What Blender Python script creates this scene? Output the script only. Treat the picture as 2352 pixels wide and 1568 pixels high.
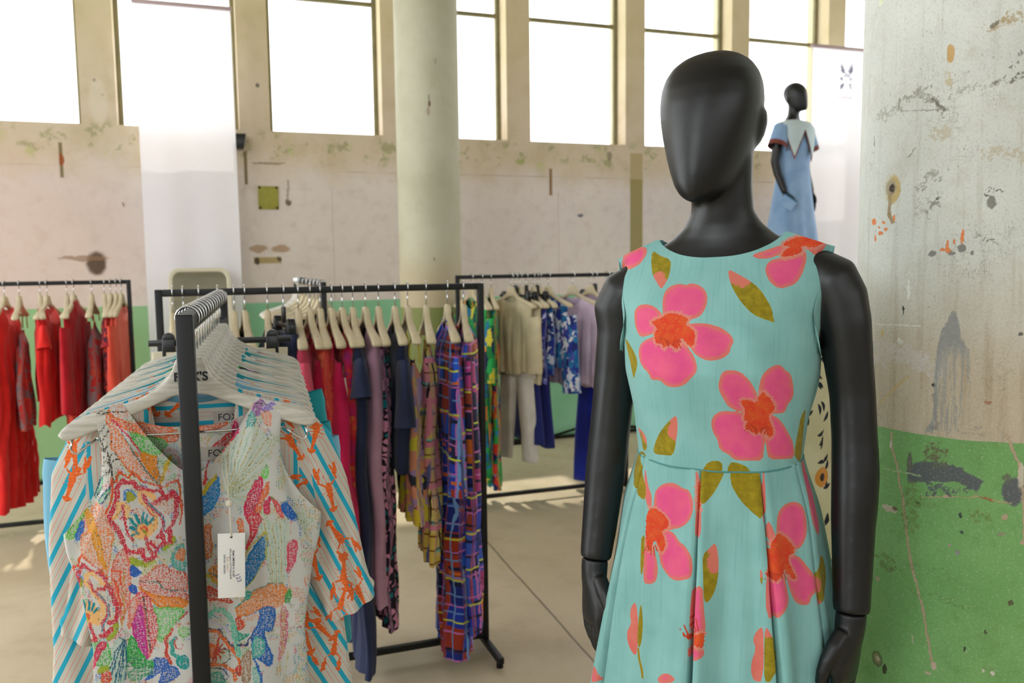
import bpy, math, random
import numpy as np
from mathutils import Vector, Matrix
from mathutils.bvhtree import BVHTree

for _o in list(bpy.data.objects):
    bpy.data.objects.remove(_o)
SC = bpy.context.scene
COL = SC.collection
rad = math.radians

# ------------------------------------------------------------------ camera
cam_d = bpy.data.cameras.new('camera')
cam_d.sensor_fit = 'HORIZONTAL'
cam_d.sensor_width = 36.0
cam_d.lens = 36.0 * 1950.0 / 2352.0
cam_d.clip_start = 0.05
cam_d.clip_end = 200
cam_d.dof.use_dof = True
cam_d.dof.focus_distance = 1.40
cam_d.dof.aperture_fstop = 6.3
cam = bpy.data.objects.new('camera', cam_d)
COL.objects.link(cam)
EYE = Vector((0, 0, 1.6))
PITCH, ROLL = rad(5.4), 0.012
_f = Vector((0, math.cos(PITCH), -math.sin(PITCH)))
_r0 = Vector((1, 0, 0))
_u0 = _r0.cross(_f)
_r = _r0 * math.cos(ROLL) - _u0 * math.sin(ROLL)
_u = _u0 * math.cos(ROLL) + _r0 * math.sin(ROLL)
_m = Matrix((_r, _u, -_f)).transposed().to_4x4()
_m.translation = EYE
cam.matrix_world = _m
SC.camera = cam

# ------------------------------------------------------------------ light
SC.view_settings.view_transform = 'Standard'
SC.view_settings.look = 'None'
SC.view_settings.exposure = 0.0
SC.view_settings.gamma = 1.0
SC.view_settings.use_curve_mapping = False
world = bpy.data.worlds.new('overcast_sky')
SC.world = world
world.use_nodes = True
_bg = world.node_tree.nodes['Background']
_bg.inputs['Color'].default_value = (0.94, 0.978, 1.0, 1)
_bg.inputs['Strength'].default_value = 4.1


def sun(name, energy, elev, azim, angle, col=(1, .95, .85)):
    d = bpy.data.lights.new(name, 'SUN')
    d.energy = energy
    d.angle = angle
    d.color = col
    o = bpy.data.objects.new(name, d)
    COL.objects.link(o)
    # light travels from the sky beyond the window wall into the hall
    o.rotation_euler = Vector((math.cos(elev) * math.sin(azim), math.cos(elev) * math.cos(azim), math.sin(elev))).to_track_quat('Z', 'Y').to_euler()
    return o


def area(name, loc, target, size, size_y, energy, col=(1, 1, 1)):
    d = bpy.data.lights.new(name, 'AREA')
    d.shape = 'RECTANGLE'
    d.size = size
    d.size_y = size_y
    d.energy = energy
    d.color = col
    o = bpy.data.objects.new(name, d)
    COL.objects.link(o)
    o.location = loc
    o.rotation_euler = (Vector(loc) - Vector(target)).to_track_quat('Z', 'Y').to_euler()
    return o


sun('sunlight', 3.2, rad(65), rad(-20), rad(1.5))
# soft fill lamp added inside the solid left wall to brighten the foreground
area('left_fill_light', (-3.92, -3.18, 3.0), (0.2, 2.0, 1.3), 4.0, 2.6, 235.0, (.89, .955, 1.0))

# ------------------------------------------------------------------ room axes
TH = rad(70)
UX, UY = math.sin(TH), math.cos(TH)          # along the window wall
NX, NY = -math.cos(TH), math.sin(TH)         # out through the window wall


def R(u, n, z=0.0):
    """room coordinates -> world; n = 0 is the inner face of the window wall"""
    return Vector((UX * u + NX * n, 7.40 + UY * u + NY * n, z))


WALL_ROT = math.atan2(UY, UX)                # rotation that turns +x along the wall


# ------------------------------------------------------------------ nodes
def lin(c):
    if isinstance(c, (int, float)):
        c = (c, c, c)
    out = []
    for v in c[:3]:
        v /= 255.0
        out.append(v / 12.92 if v <= .04045 else ((v + .055) / 1.055) ** 2.4)
    return (out[0], out[1], out[2], 1.0)


class V:
    def __init__(s, m, sock):
        s.m, s.s = m, sock

    def _b(s, op, o, rev=False):
        return s.m.math(op, o, s) if rev else s.m.math(op, s, o)

    def __add__(s, o): return s._b('ADD', o)
    def __radd__(s, o): return s._b('ADD', o)
    def __sub__(s, o): return s._b('SUBTRACT', o)
    def __rsub__(s, o): return s._b('SUBTRACT', o, True)
    def __mul__(s, o): return s._b('MULTIPLY', o)
    def __rmul__(s, o): return s._b('MULTIPLY', o)
    def __truediv__(s, o): return s._b('DIVIDE', o)
    def abs(s): return s.m.math('ABSOLUTE', s)
    def fract(s): return s.m.math('FRACT', s)
    def floor(s): return s.m.math('FLOOR', s)
    def sin(s): return s.m.math('SINE', s)
    def lt(s, o): return s.m.math('LESS_THAN', s, o)
    def gt(s, o): return s.m.math('GREATER_THAN', s, o)
    def min(s, o): return s.m.math('MINIMUM', s, o)
    def max(s, o): return s.m.math('MAXIMUM', s, o)

    def ss(s, a, b, x=0., y=1.):
        n = s.m.n('ShaderNodeMapRange')
        n.interpolation_type = 'SMOOTHSTEP'
        s.m.put(n.inputs[0], s)
        n.inputs[1].default_value, n.inputs[2].default_value = a, b
        n.inputs[3].default_value, n.inputs[4].default_value = x, y
        return V(s.m, n.outputs[0])


class Mat:
    def __init__(s, name, rough=.8, spec=.3, sheen=0., metal=0.):
        s.mat = bpy.data.materials.new(name)
        s.mat.use_nodes = True
        s.t = s.mat.node_tree
        s.p = s.t.nodes['Principled BSDF']
        s.p.inputs['Roughness'].default_value = rough
        s.p.inputs['Specular IOR Level'].default_value = spec
        s.p.inputs['Metallic'].default_value = metal
        if sheen:
            s.p.inputs['Sheen Weight'].default_value = sheen
        s._tc = None

    def n(s, t):
        return s.t.nodes.new(t)

    def put(s, inp, v):
        if isinstance(v, V):
            s.t.links.new(v.s, inp)
        elif isinstance(v, (tuple, list)):
            inp.default_value = tuple(v)[:len(inp.default_value)] if len(v) >= len(inp.default_value) else tuple(v) + (1,) * (len(inp.default_value) - len(v))
        else:
            inp.default_value = v

    def math(s, op, a, b=None):
        n = s.n('ShaderNodeMath')
        n.operation = op
        s.put(n.inputs[0], a)
        if b is not None:
            s.put(n.inputs[1], b)
        return V(s, n.outputs[0])

    def coord(s, kind='Object'):
        if s._tc is None:
            s._tc = s.n('ShaderNodeTexCoord')
        return V(s, s._tc.outputs[kind])

    def sep(s, v):
        n = s.n('ShaderNodeSeparateXYZ')
        s.put(n.inputs[0], v)
        return V(s, n.outputs[0]), V(s, n.outputs[1]), V(s, n.outputs[2])

    def com(s, x=0., y=0., z=0.):
        n = s.n('ShaderNodeCombineXYZ')
        for i, v in enumerate((x, y, z)):
            s.put(n.inputs[i], v)
        return V(s, n.outputs[0])

    def vscale(s, v, sc):
        n = s.n('ShaderNodeVectorMath')
        n.operation = 'MULTIPLY'
        s.put(n.inputs[0], v)
        n.inputs[1].default_value = sc
        return V(s, n.outputs[0])

    def noise(s, v, scale, detail=3., rough=.55, dist=0., color=False):
        n = s.n('ShaderNodeTexNoise')
        s.put(n.inputs['Vector'], v)
        n.inputs['Scale'].default_value = scale
        n.inputs['Detail'].default_value = detail
        n.inputs['Roughness'].default_value = rough
        n.inputs['Distortion'].default_value = dist
        return V(s, n.outputs[1 if color else 0])

    def voro(s, v, scale, feature='F1', rnd=1., out='Distance'):
        n = s.n('ShaderNodeTexVoronoi')
        n.feature = feature
        s.put(n.inputs['Vector'], v)
        n.inputs['Scale'].default_value = scale
        n.inputs['Randomness'].default_value = rnd
        return V(s, n.outputs[out])

    def white(s, v):
        n = s.n('ShaderNodeTexWhiteNoise')
        n.noise_dimensions = '3D'
        s.put(n.inputs['Vector'], v)
        return V(s, n.outputs[0])

    def attr(s, name, out='Fac'):
        n = s.n('ShaderNodeAttribute')
        n.attribute_name = name
        return V(s, n.outputs[out])

    def mix(s, f, a, b):
        n = s.n('ShaderNodeMix')
        n.data_type = 'RGBA'
        s.put(n.inputs[0], f)
        s.put(n.inputs[6], a if isinstance(a, V) else (a if len(a) == 4 else lin(a)))
        s.put(n.inputs[7], b if isinstance(b, V) else (b if len(b) == 4 else lin(b)))
        return V(s, n.outputs[2])

    def ramp(s, f, stops, const=False):
        n = s.n('ShaderNodeValToRGB')
        s.put(n.inputs[0], f)
        cr = n.color_ramp
        cr.interpolation = 'CONSTANT' if const else 'LINEAR'
        while len(cr.elements) > 1:
            cr.elements.remove(cr.elements[-1])
        for i, (p, c) in enumerate(stops):
            e = cr.elements[0] if i == 0 else cr.elements.new(p)
            e.position = p
            e.color = c if len(c) == 4 else lin(c)
        return V(s, n.outputs[0])

    def palette(s, f, cols):
        return s.ramp(f, [(i / len(cols), c) for i, c in enumerate(cols)], True)

    def bump(s, h, strength=.3, dist=.002):
        n = s.n('ShaderNodeBump')
        n.inputs['Strength'].default_value = strength
        n.inputs['Distance'].default_value = dist
        s.put(n.inputs['Height'], h)
        s.t.links.new(n.outputs[0], s.p.inputs['Normal'])

    def base(s, c):
        s.put(s.p.inputs['Base Color'], c if isinstance(c, V) else lin(c))
        return s.mat

    def inp(s, name, v):
        s.put(s.p.inputs[name], v)

    # masks in a plane (x, y are V); all in metres
    def ell(s, x, y, cx, cy, rx, ry, soft=.25):
        dx, dy = (x - cx) / rx, (y - cy) / ry
        return (dx * dx + dy * dy).ss(1 + soft, 1 - soft)

    def box(s, x, y, x0, x1, y0, y1, soft=.004):
        dx = (x - (x0 + x1) / 2).abs() - abs(x1 - x0) / 2
        dy = (y - (y0 + y1) / 2).abs() - abs(y1 - y0) / 2
        return dx.max(dy).ss(soft, -soft)

    def seg(s, x, y, ax, ay, bx, by, w, soft=.4):
        """a straight stroke from a to b, half width w"""
        L = math.hypot(bx - ax, by - ay)
        ux, uy = (bx - ax) / L, (by - ay) / L
        px, py = x - ax, y - ay
        t = px * ux + py * uy
        d = (px * uy - py * ux).abs()
        e = (t - L / 2).abs() - L / 2
        return d.max(e).ss(w * (1 + soft), w * (1 - soft))


def simple(name, c, rough=.6, spec=.4, metal=0., noise_amt=.0, nscale=30., sheen=0.):
    m = Mat(name, rough, spec, sheen, metal)
    if noise_amt:
        k = m.noise(m.coord(), nscale)
        lo = tuple(max(0, v * (1 - noise_amt)) for v in c)
        hi = tuple(min(255, v * (1 + noise_amt * .6)) for v in c)
        return m.base(m.mix(k, lo, hi))
    return m.base(c)


# ------------------------------------------------------------------ mesh helpers
def link(name, me, mats=(), parent=None, loc=None, rot=None):
    o = bpy.data.objects.new(name, me)
    COL.objects.link(o)
    if mats and me is not None:
        for m in (mats if isinstance(mats, (list, tuple)) else [mats]):
            me.materials.append(m)
    if parent is not None:
        o.parent = parent
    if loc is not None:
        o.location = loc
    if rot is not None:
        o.rotation_euler = rot
    return o


def tag(o, label, cat, group=None, kind=None):
    o['label'] = label
    o['category'] = cat
    if group:
        o['group'] = group
    if kind:
        o['kind'] = kind
    return o


def empty(name, loc, rz=0., label=None, cat=None, group=None):
    o = bpy.data.objects.new(name, None)
    COL.objects.link(o)
    o.location = loc
    o.rotation_euler = (0, 0, rz)
    if label:
        tag(o, label, cat, group)
    return o


def mesh(name, v, f, smooth=True, uv=None):
    me = bpy.data.meshes.new(name)
    v = np.asarray(v, float).reshape(-1, 3)
    me.from_pydata(v.tolist(), [], [list(map(int, q)) for q in f])
    if uv is not None:
        uv = np.asarray(uv, float)
        l = me.uv_layers.new(name='UVMap')
        idx = np.empty(len(me.loops), int)
        me.loops.foreach_get('vertex_index', idx)
        l.data.foreach_set('uv', uv[idx].ravel())
    if smooth:
        me.polygons.foreach_set('use_smooth', [True] * len(me.polygons))
    me.update()
    return me


def grid_faces(nu, nv, wrap=False, off=0):
    """faces of nv rows of nu columns"""
    f = []
    for j in range(nv - 1):
        for i in range(nu if wrap else nu - 1):
            a = off + j * nu + i
            b = off + j * nu + (i + 1) % nu
            f.append((a, b, b + nu, a + nu))
    return f


class MB:
    """collects boxes, bars, tubes and lofts into one mesh"""

    def __init__(s):
        s.v, s.f = [], []

    def add(s, v, f):
        o = len(s.v)
        s.v += [tuple(p) for p in v]
        s.f += [tuple(i + o for i in q) for q in f]

    def box(s, x0, x1, y0, y1, z0, z1):
        s.add([(x, y, z) for z in (z0, z1) for y in (y0, y1) for x in (x0, x1)],
              [(0, 2, 3, 1), (4, 5, 7, 6), (0, 1, 5, 4), (2, 6, 7, 3), (0, 4, 6, 2), (1, 3, 7, 5)])

    def rings(s, rings, cap=True, closed=True):
        rings = [np.asarray(r, float) for r in rings]
        n = len(rings[0])
        f = grid_faces(n, len(rings), closed)
        v = np.concatenate(rings)
        if cap:
            f.append(tuple(range(n))[::-1])
            f.append(tuple(range(len(v) - n, len(v))))
        s.add(v.tolist(), f)

    def tube(s, pts, r, n=8, cap=True):
        pts = [Vector(p) for p in pts]
        rr = r if isinstance(r, (list, tuple)) else [r] * len(pts)
        rings = []
        ref = None
        for i, p in enumerate(pts):
            d = (pts[min(i + 1, len(pts) - 1)] - pts[max(i - 1, 0)]).normalized()
            if ref is None:
                ref = Vector((0, 0, 1)) if abs(d.z) < .9 else Vector((1, 0, 0))
            a = (ref - d * ref.dot(d)).normalized()
            ref = a
            b = d.cross(a)
            rings.append([p + (a * math.cos(2 * math.pi * k / n) + b * math.sin(2 * math.pi * k / n)) * rr[i] for k in range(n)])
        s.rings(rings, cap)

    def build(s, name, mats, parent=None, smooth=False, bevel=0., loc=None, rot=None, segs=2):
        me = mesh(name, s.v, s.f, smooth)
        o = link(name, me, mats, parent, loc, rot)
        if bevel:
            b = o.modifiers.new('bevel', 'BEVEL')
            b.width = bevel
            b.segments = segs
            b.limit_method = 'ANGLE'
            b.angle_limit = rad(40)
            me.polygons.foreach_set('use_smooth', [True] * len(me.polygons))
        return o


def bake(o):
    """replace an object's mesh by its modified mesh"""
    dg = bpy.context.evaluated_depsgraph_get()
    dg.update()
    me = bpy.data.meshes.new_from_object(o.evaluated_get(dg))
    o.modifiers.clear()
    old = o.data
    o.data = me
    bpy.data.meshes.remove(old)
    me.polygons.foreach_set('use_smooth', [True] * len(me.polygons))
    return o


def text(name, body, size, mat, parent=None, loc=(0, 0, 0), rot=(0, 0, 0), depth=.0003, bold=0.):
    c = bpy.data.curves.new(name, 'FONT')
    c.body = body
    c.size = size
    c.extrude = depth
    c.offset = bold
    c.align_x = 'CENTER'
    c.align_y = 'CENTER'
    tmp = bpy.data.objects.new(name, c)
    COL.objects.link(tmp)
    dg = bpy.context.evaluated_depsgraph_get()
    dg.update()
    me = bpy.data.meshes.new_from_object(tmp.evaluated_get(dg))
    bpy.data.objects.remove(tmp)
    bpy.data.curves.remove(c)
    return link(name, me, mat, parent, loc, rot)


def interp(tab, x):
    tab = sorted(tab)
    return np.interp(x, [t[0] for t in tab], [t[1] for t in tab])


def smoothstep(a, b, x):
    t = np.clip((np.asarray(x, float) - a) / (b - a), 0, 1)
    return t * t * (3 - 2 * t)

# ================================================================== THE ROOM
# ---- materials of the shell
def wall_material():
    m = Mat('painted_concrete_wall', .85, .2)
    x, y, z = m.sep(m.coord())                       # x along the wall, z up
    v = m.coord()
    big = m.noise(v, .8, 4)
    fine = m.noise(v, 9, 5, .65)
    c = m.mix(big.ss(.3, .7), (206, 196, 190), (214, 204, 194))
    c = m.mix(fine.ss(.45, .75) * .35, c, (170, 154, 140))
    # warm bare plaster toward the sills and on the piers
    warm = (z + (m.noise(v, 2.2, 4) - .5) * .5).ss(2.15, 2.5)
    c = m.mix(warm * .75, c, (196, 178, 148))
    c = m.mix((warm * m.noise(v, 5, 5).ss(.42, .7)) * .55, c, (176, 160, 124))
    c = m.mix(z.ss(2.7, 3.6) * .5, c, (200, 186, 140))
    # flaking green-grey band under the sills
    band = m.box(x, z + (m.noise(v, 3, 5) - .5) * .3, -9, 9, 2.42, 2.62, .06)
    c = m.mix(band * m.noise(v, 7, 6, .7).ss(.52, .6) * .8, c, (150, 148, 108))
    c = m.mix(band * m.noise(v, 5.3, 6, .7).ss(.58, .63) * .8, c, (176, 184, 120))
    c = m.mix(m.seg(x, z, -9, 2.33, 9, 2.33, .006) * m.noise(v, 1.4).ss(.4, .6) * .5, c, (150, 130, 110))
    # pinkish lower left part
    c = m.mix(m.ell(x, z, -3.9, 1.75, .9, .7, .9) * .35, c, (208, 168, 150))
    # green dado
    g = m.mix(m.noise(v, 3, 4).ss(.3, .7), (126, 180, 142), (140, 192, 154))
    g = m.mix(m.ell(x, z, -3.6, .7, 1.2, .9, .9) * .55, g, (150, 176, 110))
    c = m.mix(z.lt(1.298), c, g)
    # darkens to a narrow strip at the foot of the wall
    c = m.mix(z.ss(.06, .02), c, (30, 26, 20))
    wx, wz = x + (m.noise(v, 11) - .5) * .05, z + (m.noise(v, 13) - .5) * .05
    slot = (104, 92, 48)
    for (x0, x1, z0, z1, cc) in ((-3.455, -3.432, 2.24, 2.49, slot), (-2.183, -2.160, 2.215, 2.47, slot),
                                 (.365, .392, 2.17, 2.40, (120, 84, 40)), (1.158, 1.286, 1.2, 2.33, (140, 128, 72)),
                                 (1.158, 1.286, 2.33, 2.56, (168, 152, 110)), (-2.14, -1.93, 1.605, 1.655, (160, 140, 88))):
        c = m.mix(m.box(x, z, x0, x1, z0, z1, .008) * .9, c, cc)
    c = m.mix(m.ell(wx, wz, -3.44, 2.37, .016, .04) * .8, c, (150, 70, 30))
    for (cx, cz, rx, rz, cc, k) in ((-3.25, 1.62, .065, .085, (84, 66, 50), .95), (-3.33, 1.66, .16, .02, (140, 110, 84), .7),
                                    (-1.86, 2.08, .022, .028, (96, 82, 70), .9), (-2.10, 1.72, .07, .03, (160, 130, 96), .8), (-1.93, 1.72, .07, .03, (160, 130, 96), .8),
                                    (-2.12, 1.63, .02, .03, (70, 60, 50), .9), (-1.95, 1.635, .02, .02, (90, 80, 60), .9),
                                    (.66, 2.0, .03, .016, (90, 94, 104), .9), (-3.20, 2.94, .012, .016, (110, 96, 80), .9), (-2.06, 2.97, .014, .02, (90, 84, 80), .9), (-3.15, 2.84, .012, .012, (110, 96, 80), .9),
                                    (.10, 2.45, .04, .03, (150, 156, 90), .7), (.95, 2.52, .03, .04, (120, 110, 84), .7), (-2.0, 2.38, .12, .012, (130, 112, 92), .7),
                                    (-3.18, 2.8, .06, .16, (206, 196, 176), .6), (-2.78, 1.72, .012, .03, (110, 90, 74), .8), (-3.05, 2.05, .008, .02, (120, 90, 80), .8)):
        c = m.mix(m.ell(wx, wz, cx, cz, rx, rz, .5) * k, c, cc)
    c = m.mix(m.seg(wx, wz, -1.865, 2.25, -1.855, 2.1, .008) * .8, c, (150, 140, 130))
    for xx in (-1.52, .45, 1.9):
        c = m.mix(m.seg(x + (m.noise(v, 4) - .5) * .02, z, xx, 1.3, xx, 2.2, .004) * .35, c, (150, 130, 116))
    m.bump(m.noise(v, 25, 6, .7), .25, .006)
    return m.base(c)


def floor_material():
    m = Mat('worn_concrete_floor', .42, .35)
    v = m.coord()
    x, y, z = m.sep(v)
    c = m.mix(m.noise(v, .7, 5).ss(.3, .7), (190, 174, 146), (212, 197, 170))
    c = m.mix(m.noise(v, 3.3, 6, .65).ss(.45, .75) * .55, c, (168, 150, 122))
    c = m.mix(m.noise(v, 60, 3, .7).ss(.5, .8) * .25, c, (222, 210, 184))
    w = x + (m.noise(v, 2.5, 3) - .5) * .012
    for a in (-4.07, 1.93):
        c = m.mix(m.seg(w, y, a + .065, -6, a - .065, 9, .006) * .75, c, (84, 70, 54))
    c = m.mix(m.seg(w, y, -1.20, -6, -.60, 9, .0055) * .75, c, (90, 76, 60))
    m.inp('Roughness', m.noise(v, 4, 5).ss(.3, .7, .34, .6))
    m.bump(m.noise(v, 18, 5), .08, .003)
    return m.base(c)


M_WALL = wall_material()
M_FLOOR = floor_material()
M_CEIL = simple('grey_concrete_ceiling', (176, 168, 150), .9, .2, 0, .15, 2.)
M_STEEL = simple('weathered_window_steel', (132, 126, 92), .6, .3, 0, .25, 9.)
M_BLACK = simple('black_powder_coat', (15, 16, 18), .48, .4, 0, .1, 60.)
M_RUBBER = simple('black_rubber', (18, 18, 18), .8, .2)
M_CHROME = simple('polished_chrome', (205, 205, 205), .14, .5, 1.)


def glass_material():
    m = Mat('window_glass')
    t = m.n('ShaderNodeBsdfTransparent')
    g = m.n('ShaderNodeBsdfGlossy')
    g.inputs['Roughness'].default_value = .05
    k = m.n('ShaderNodeMixShader')
    k.inputs[0].default_value = .05
    m.t.links.new(t.outputs[0], k.inputs[1])
    m.t.links.new(g.outputs[0], k.inputs[2])
    m.t.links.new(k.outputs[0], m.t.nodes['Material Output'].inputs['Surface'])
    return m.mat


M_GLASS = glass_material()

ROOM0 = Vector((0, 7.40, 0))


def struct(o):
    o['kind'] = 'structure'
    return o


b = MB()
b.box(-7.5, 7.5, -18, .35, -.12, 0)
struct(b.build('floor', M_FLOOR, loc=ROOM0, rot=(0, 0, WALL_ROT)))
b = MB()
b.box(-7.5, 7.5, -14, .35, 5.0, 5.2)
for n0 in (-2.2, -5.4, -8.6):
    b.box(-7.5, 7.5, n0 - .2, n0 + .2, 4.6, 5.0)
struct(b.build('ceiling', M_CEIL, loc=ROOM0, rot=(0, 0, WALL_ROT)))

WIN = [(-5.235, -4.38), (-4.15, -3.298), (-3.06, -2.205), (-1.975, -1.095), (-.89, -.02), (.195, 1.112), (1.308, 2.223), (2.418, 3.333), (3.535, 4.44)]
SILL, HEAD, WT = 2.63, 4.85, .32
b = MB()
b.box(-7.5, 7.5, 0, WT, 0, SILL)
b.box(-7.5, 7.5, 0, WT, HEAD, 5.0)
e = -7.5
for (l, r) in WIN:
    b.box(e, l, 0, WT, SILL, HEAD)
    e = r
b.box(e, 7.5, 0, WT, SILL, HEAD)
struct(b.build('wall_back', M_WALL, loc=ROOM0, rot=(0, 0, WALL_ROT)))

b = MB()
b.box(-7.5, 7.5, -14.3, -14.0, 0, 2.9)
b.box(-7.5, 7.5, -14.3, -14.0, 4.7, 5.0)
for x0 in np.linspace(-7.5, 7.2, 6):
    b.box(x0, x0 + .3, -14.3, -14.0, 2.9, 4.7)
struct(b.build('wall_front', M_CEIL, loc=ROOM0, rot=(0, 0, WALL_ROT)))
b = MB()
b.box(-7.8, -7.5, -14.3, -6.0, 0, 5.0)
struct(b.build('wall_left', M_CEIL, loc=ROOM0, rot=(0, 0, WALL_ROT)))
b = MB()
b.box(7.5, 7.8, -14.3, -4.5, 0, 5.0)
struct(b.build('wall_right', M_CEIL, loc=ROOM0, rot=(0, 0, WALL_ROT)))

for i, (l, r) in enumerate(WIN):
    b = MB()
    y0, y1, t = .165, .205, .034
    b.box(l, l + t, y0, y1, SILL, HEAD)
    b.box(r - t, r, y0, y1, SILL, HEAD)
    b.box(l + t, r - t, y0, y1, SILL, SILL + .02)
    b.box(l + t, r - t, y0, y1, HEAD - t, HEAD)
    b.box(l + t, r - t, y0, y1, 3.685, 3.72)
    w = struct(b.build(f'window_{i + 1}', M_STEEL, loc=ROOM0, rot=(0, 0, WALL_ROT), bevel=.006))
    for (z0, z1) in ((SILL + .02, 3.685), (3.72, HEAD - t)):
        b = MB()
        b.box(l + t, r - t, .182, .186, z0, z1)
        b.build('pane', M_GLASS, w)


# ---- the two round columns
def column_material(near):
    m = Mat('column_paint_near' if near else 'column_paint_far', .62, .3)
    v = m.coord()
    x, y, z = m.sep(v)
    if not near:
        c = m.mix(m.noise(v, 2, 5).ss(.3, .7), (172, 169, 144), (190, 188, 166))
        c = m.mix(m.noise(v, 9, 5, .7).ss(.5, .8) * .4, c, (168, 158, 130))
        c = m.mix((z + (m.noise(v, 4) - .5) * .3).ss(1.9, 1.35) * .6, c, (190, 168, 134))
        g = m.mix(m.noise(v, 3, 4), (112, 122, 66), (140, 146, 88))
        c = m.mix(z.lt(1.298), c, g)
        a = m.math('ARCTAN2', y, x)
        for (aa, zz, ra, rz, cc) in ((-1.43, 2.63, .045, .022, (90, 56, 30)), (-1.43, 2.67, .03, .02, (130, 120, 110)), (-1.36, 1.62, .025, .012, (96, 60, 30)), (-1.45, 2.58, .05, .03, (160, 144, 120)), (-1.2, 2.9, .03, .02, (150, 140, 120))):
            c = m.mix(m.ell(a + (m.noise(v, 20) - .5) * .1, z, aa, zz, ra, rz, .5) * .85, c, cc)
        m.bump(m.noise(v, 30, 6, .7), .3, .004)
        return m.base(c)
    s = m.math('ARCTAN2', y, x) * .2125                      # metres round the column
    st = m.com(s * 60., z * 4., 0.)
    brush = m.noise(st, 1., 5, .6)
    c = m.mix(m.noise(v, 5, 5, .6).ss(.3, .7), (204, 206, 198), (219, 221, 213))
    c = m.mix(m.noise(v, 14, 6, .7).ss(.5, .75) * .5, c, (190, 184, 168))
    c = m.mix(brush.ss(.52, .72) * .35, c, (170, 164, 146))
    warm = (z + (m.noise(v, 6, 4) - .5) * .2).ss(1.62, 1.36)
    c = m.mix(warm * .75, c, (192, 172, 140))
    c = m.mix(warm * brush.ss(.45, .65) * .4, c, (160, 138, 108))
    c = m.mix(m.voro(m.com(s, z * .7, 0), 90).lt(.13) * m.noise(v, 18).ss(.5, .6) * .5, c, (150, 140, 120))
    # fine scratches all over: thin level sets of stretched noise
    for (sx, sz, k, cc) in ((70, 14, .45, (128, 124, 112)), (18, 60, .4, (120, 112, 100))):
        l = (m.noise(m.com(s * sx, z * sz, 0), 1., 4, .6) - .5).abs().lt(.006)
        c = m.mix(l * m.noise(v, 9, 3).ss(.52, .62) * k, c, cc)
    # green lower paint
    g = m.mix(m.noise(v, 7, 5).ss(.3, .7), (116, 168, 98), (130, 180, 110))
    g = m.mix(m.noise(v, 40, 4, .7).ss(.5, .7) * .4, g, (104, 146, 78))
    g = m.mix(m.noise(v, 13, 5, .7).ss(.62, .72) * .5, g, (110, 120, 66))
    isg = (z + (m.noise(v, 30, 2) - .5) * .004).lt(1.298)
    c = m.mix(isg, c, g)
    # stains, scrapes, cracks and flakes of this one column
    am = m.attr('mark_amount')
    c = m.mix((am + (m.noise(v, 300, 3, .7) - .5) * .55).ss(.22, .42) * (am * 1.25).min(1.), c, m.attr('mark_colour', 'Color'))
    fine = m.noise(v, 260, 4, .75)
    c = m.mix(fine.ss(.50, .72) * .30, c, (116, 112, 98))
    c = m.mix(fine.ss(.46, .30) * .28, c, (226, 226, 216))
    m.bump(m.noise(v, 70, 6, .7) + brush * .6 + fine * .8, .55, .0025)
    m.inp('Roughness', m.noise(v, 10, 4).ss(.3, .7, .45, .7))
    return m.base(c)


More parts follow.
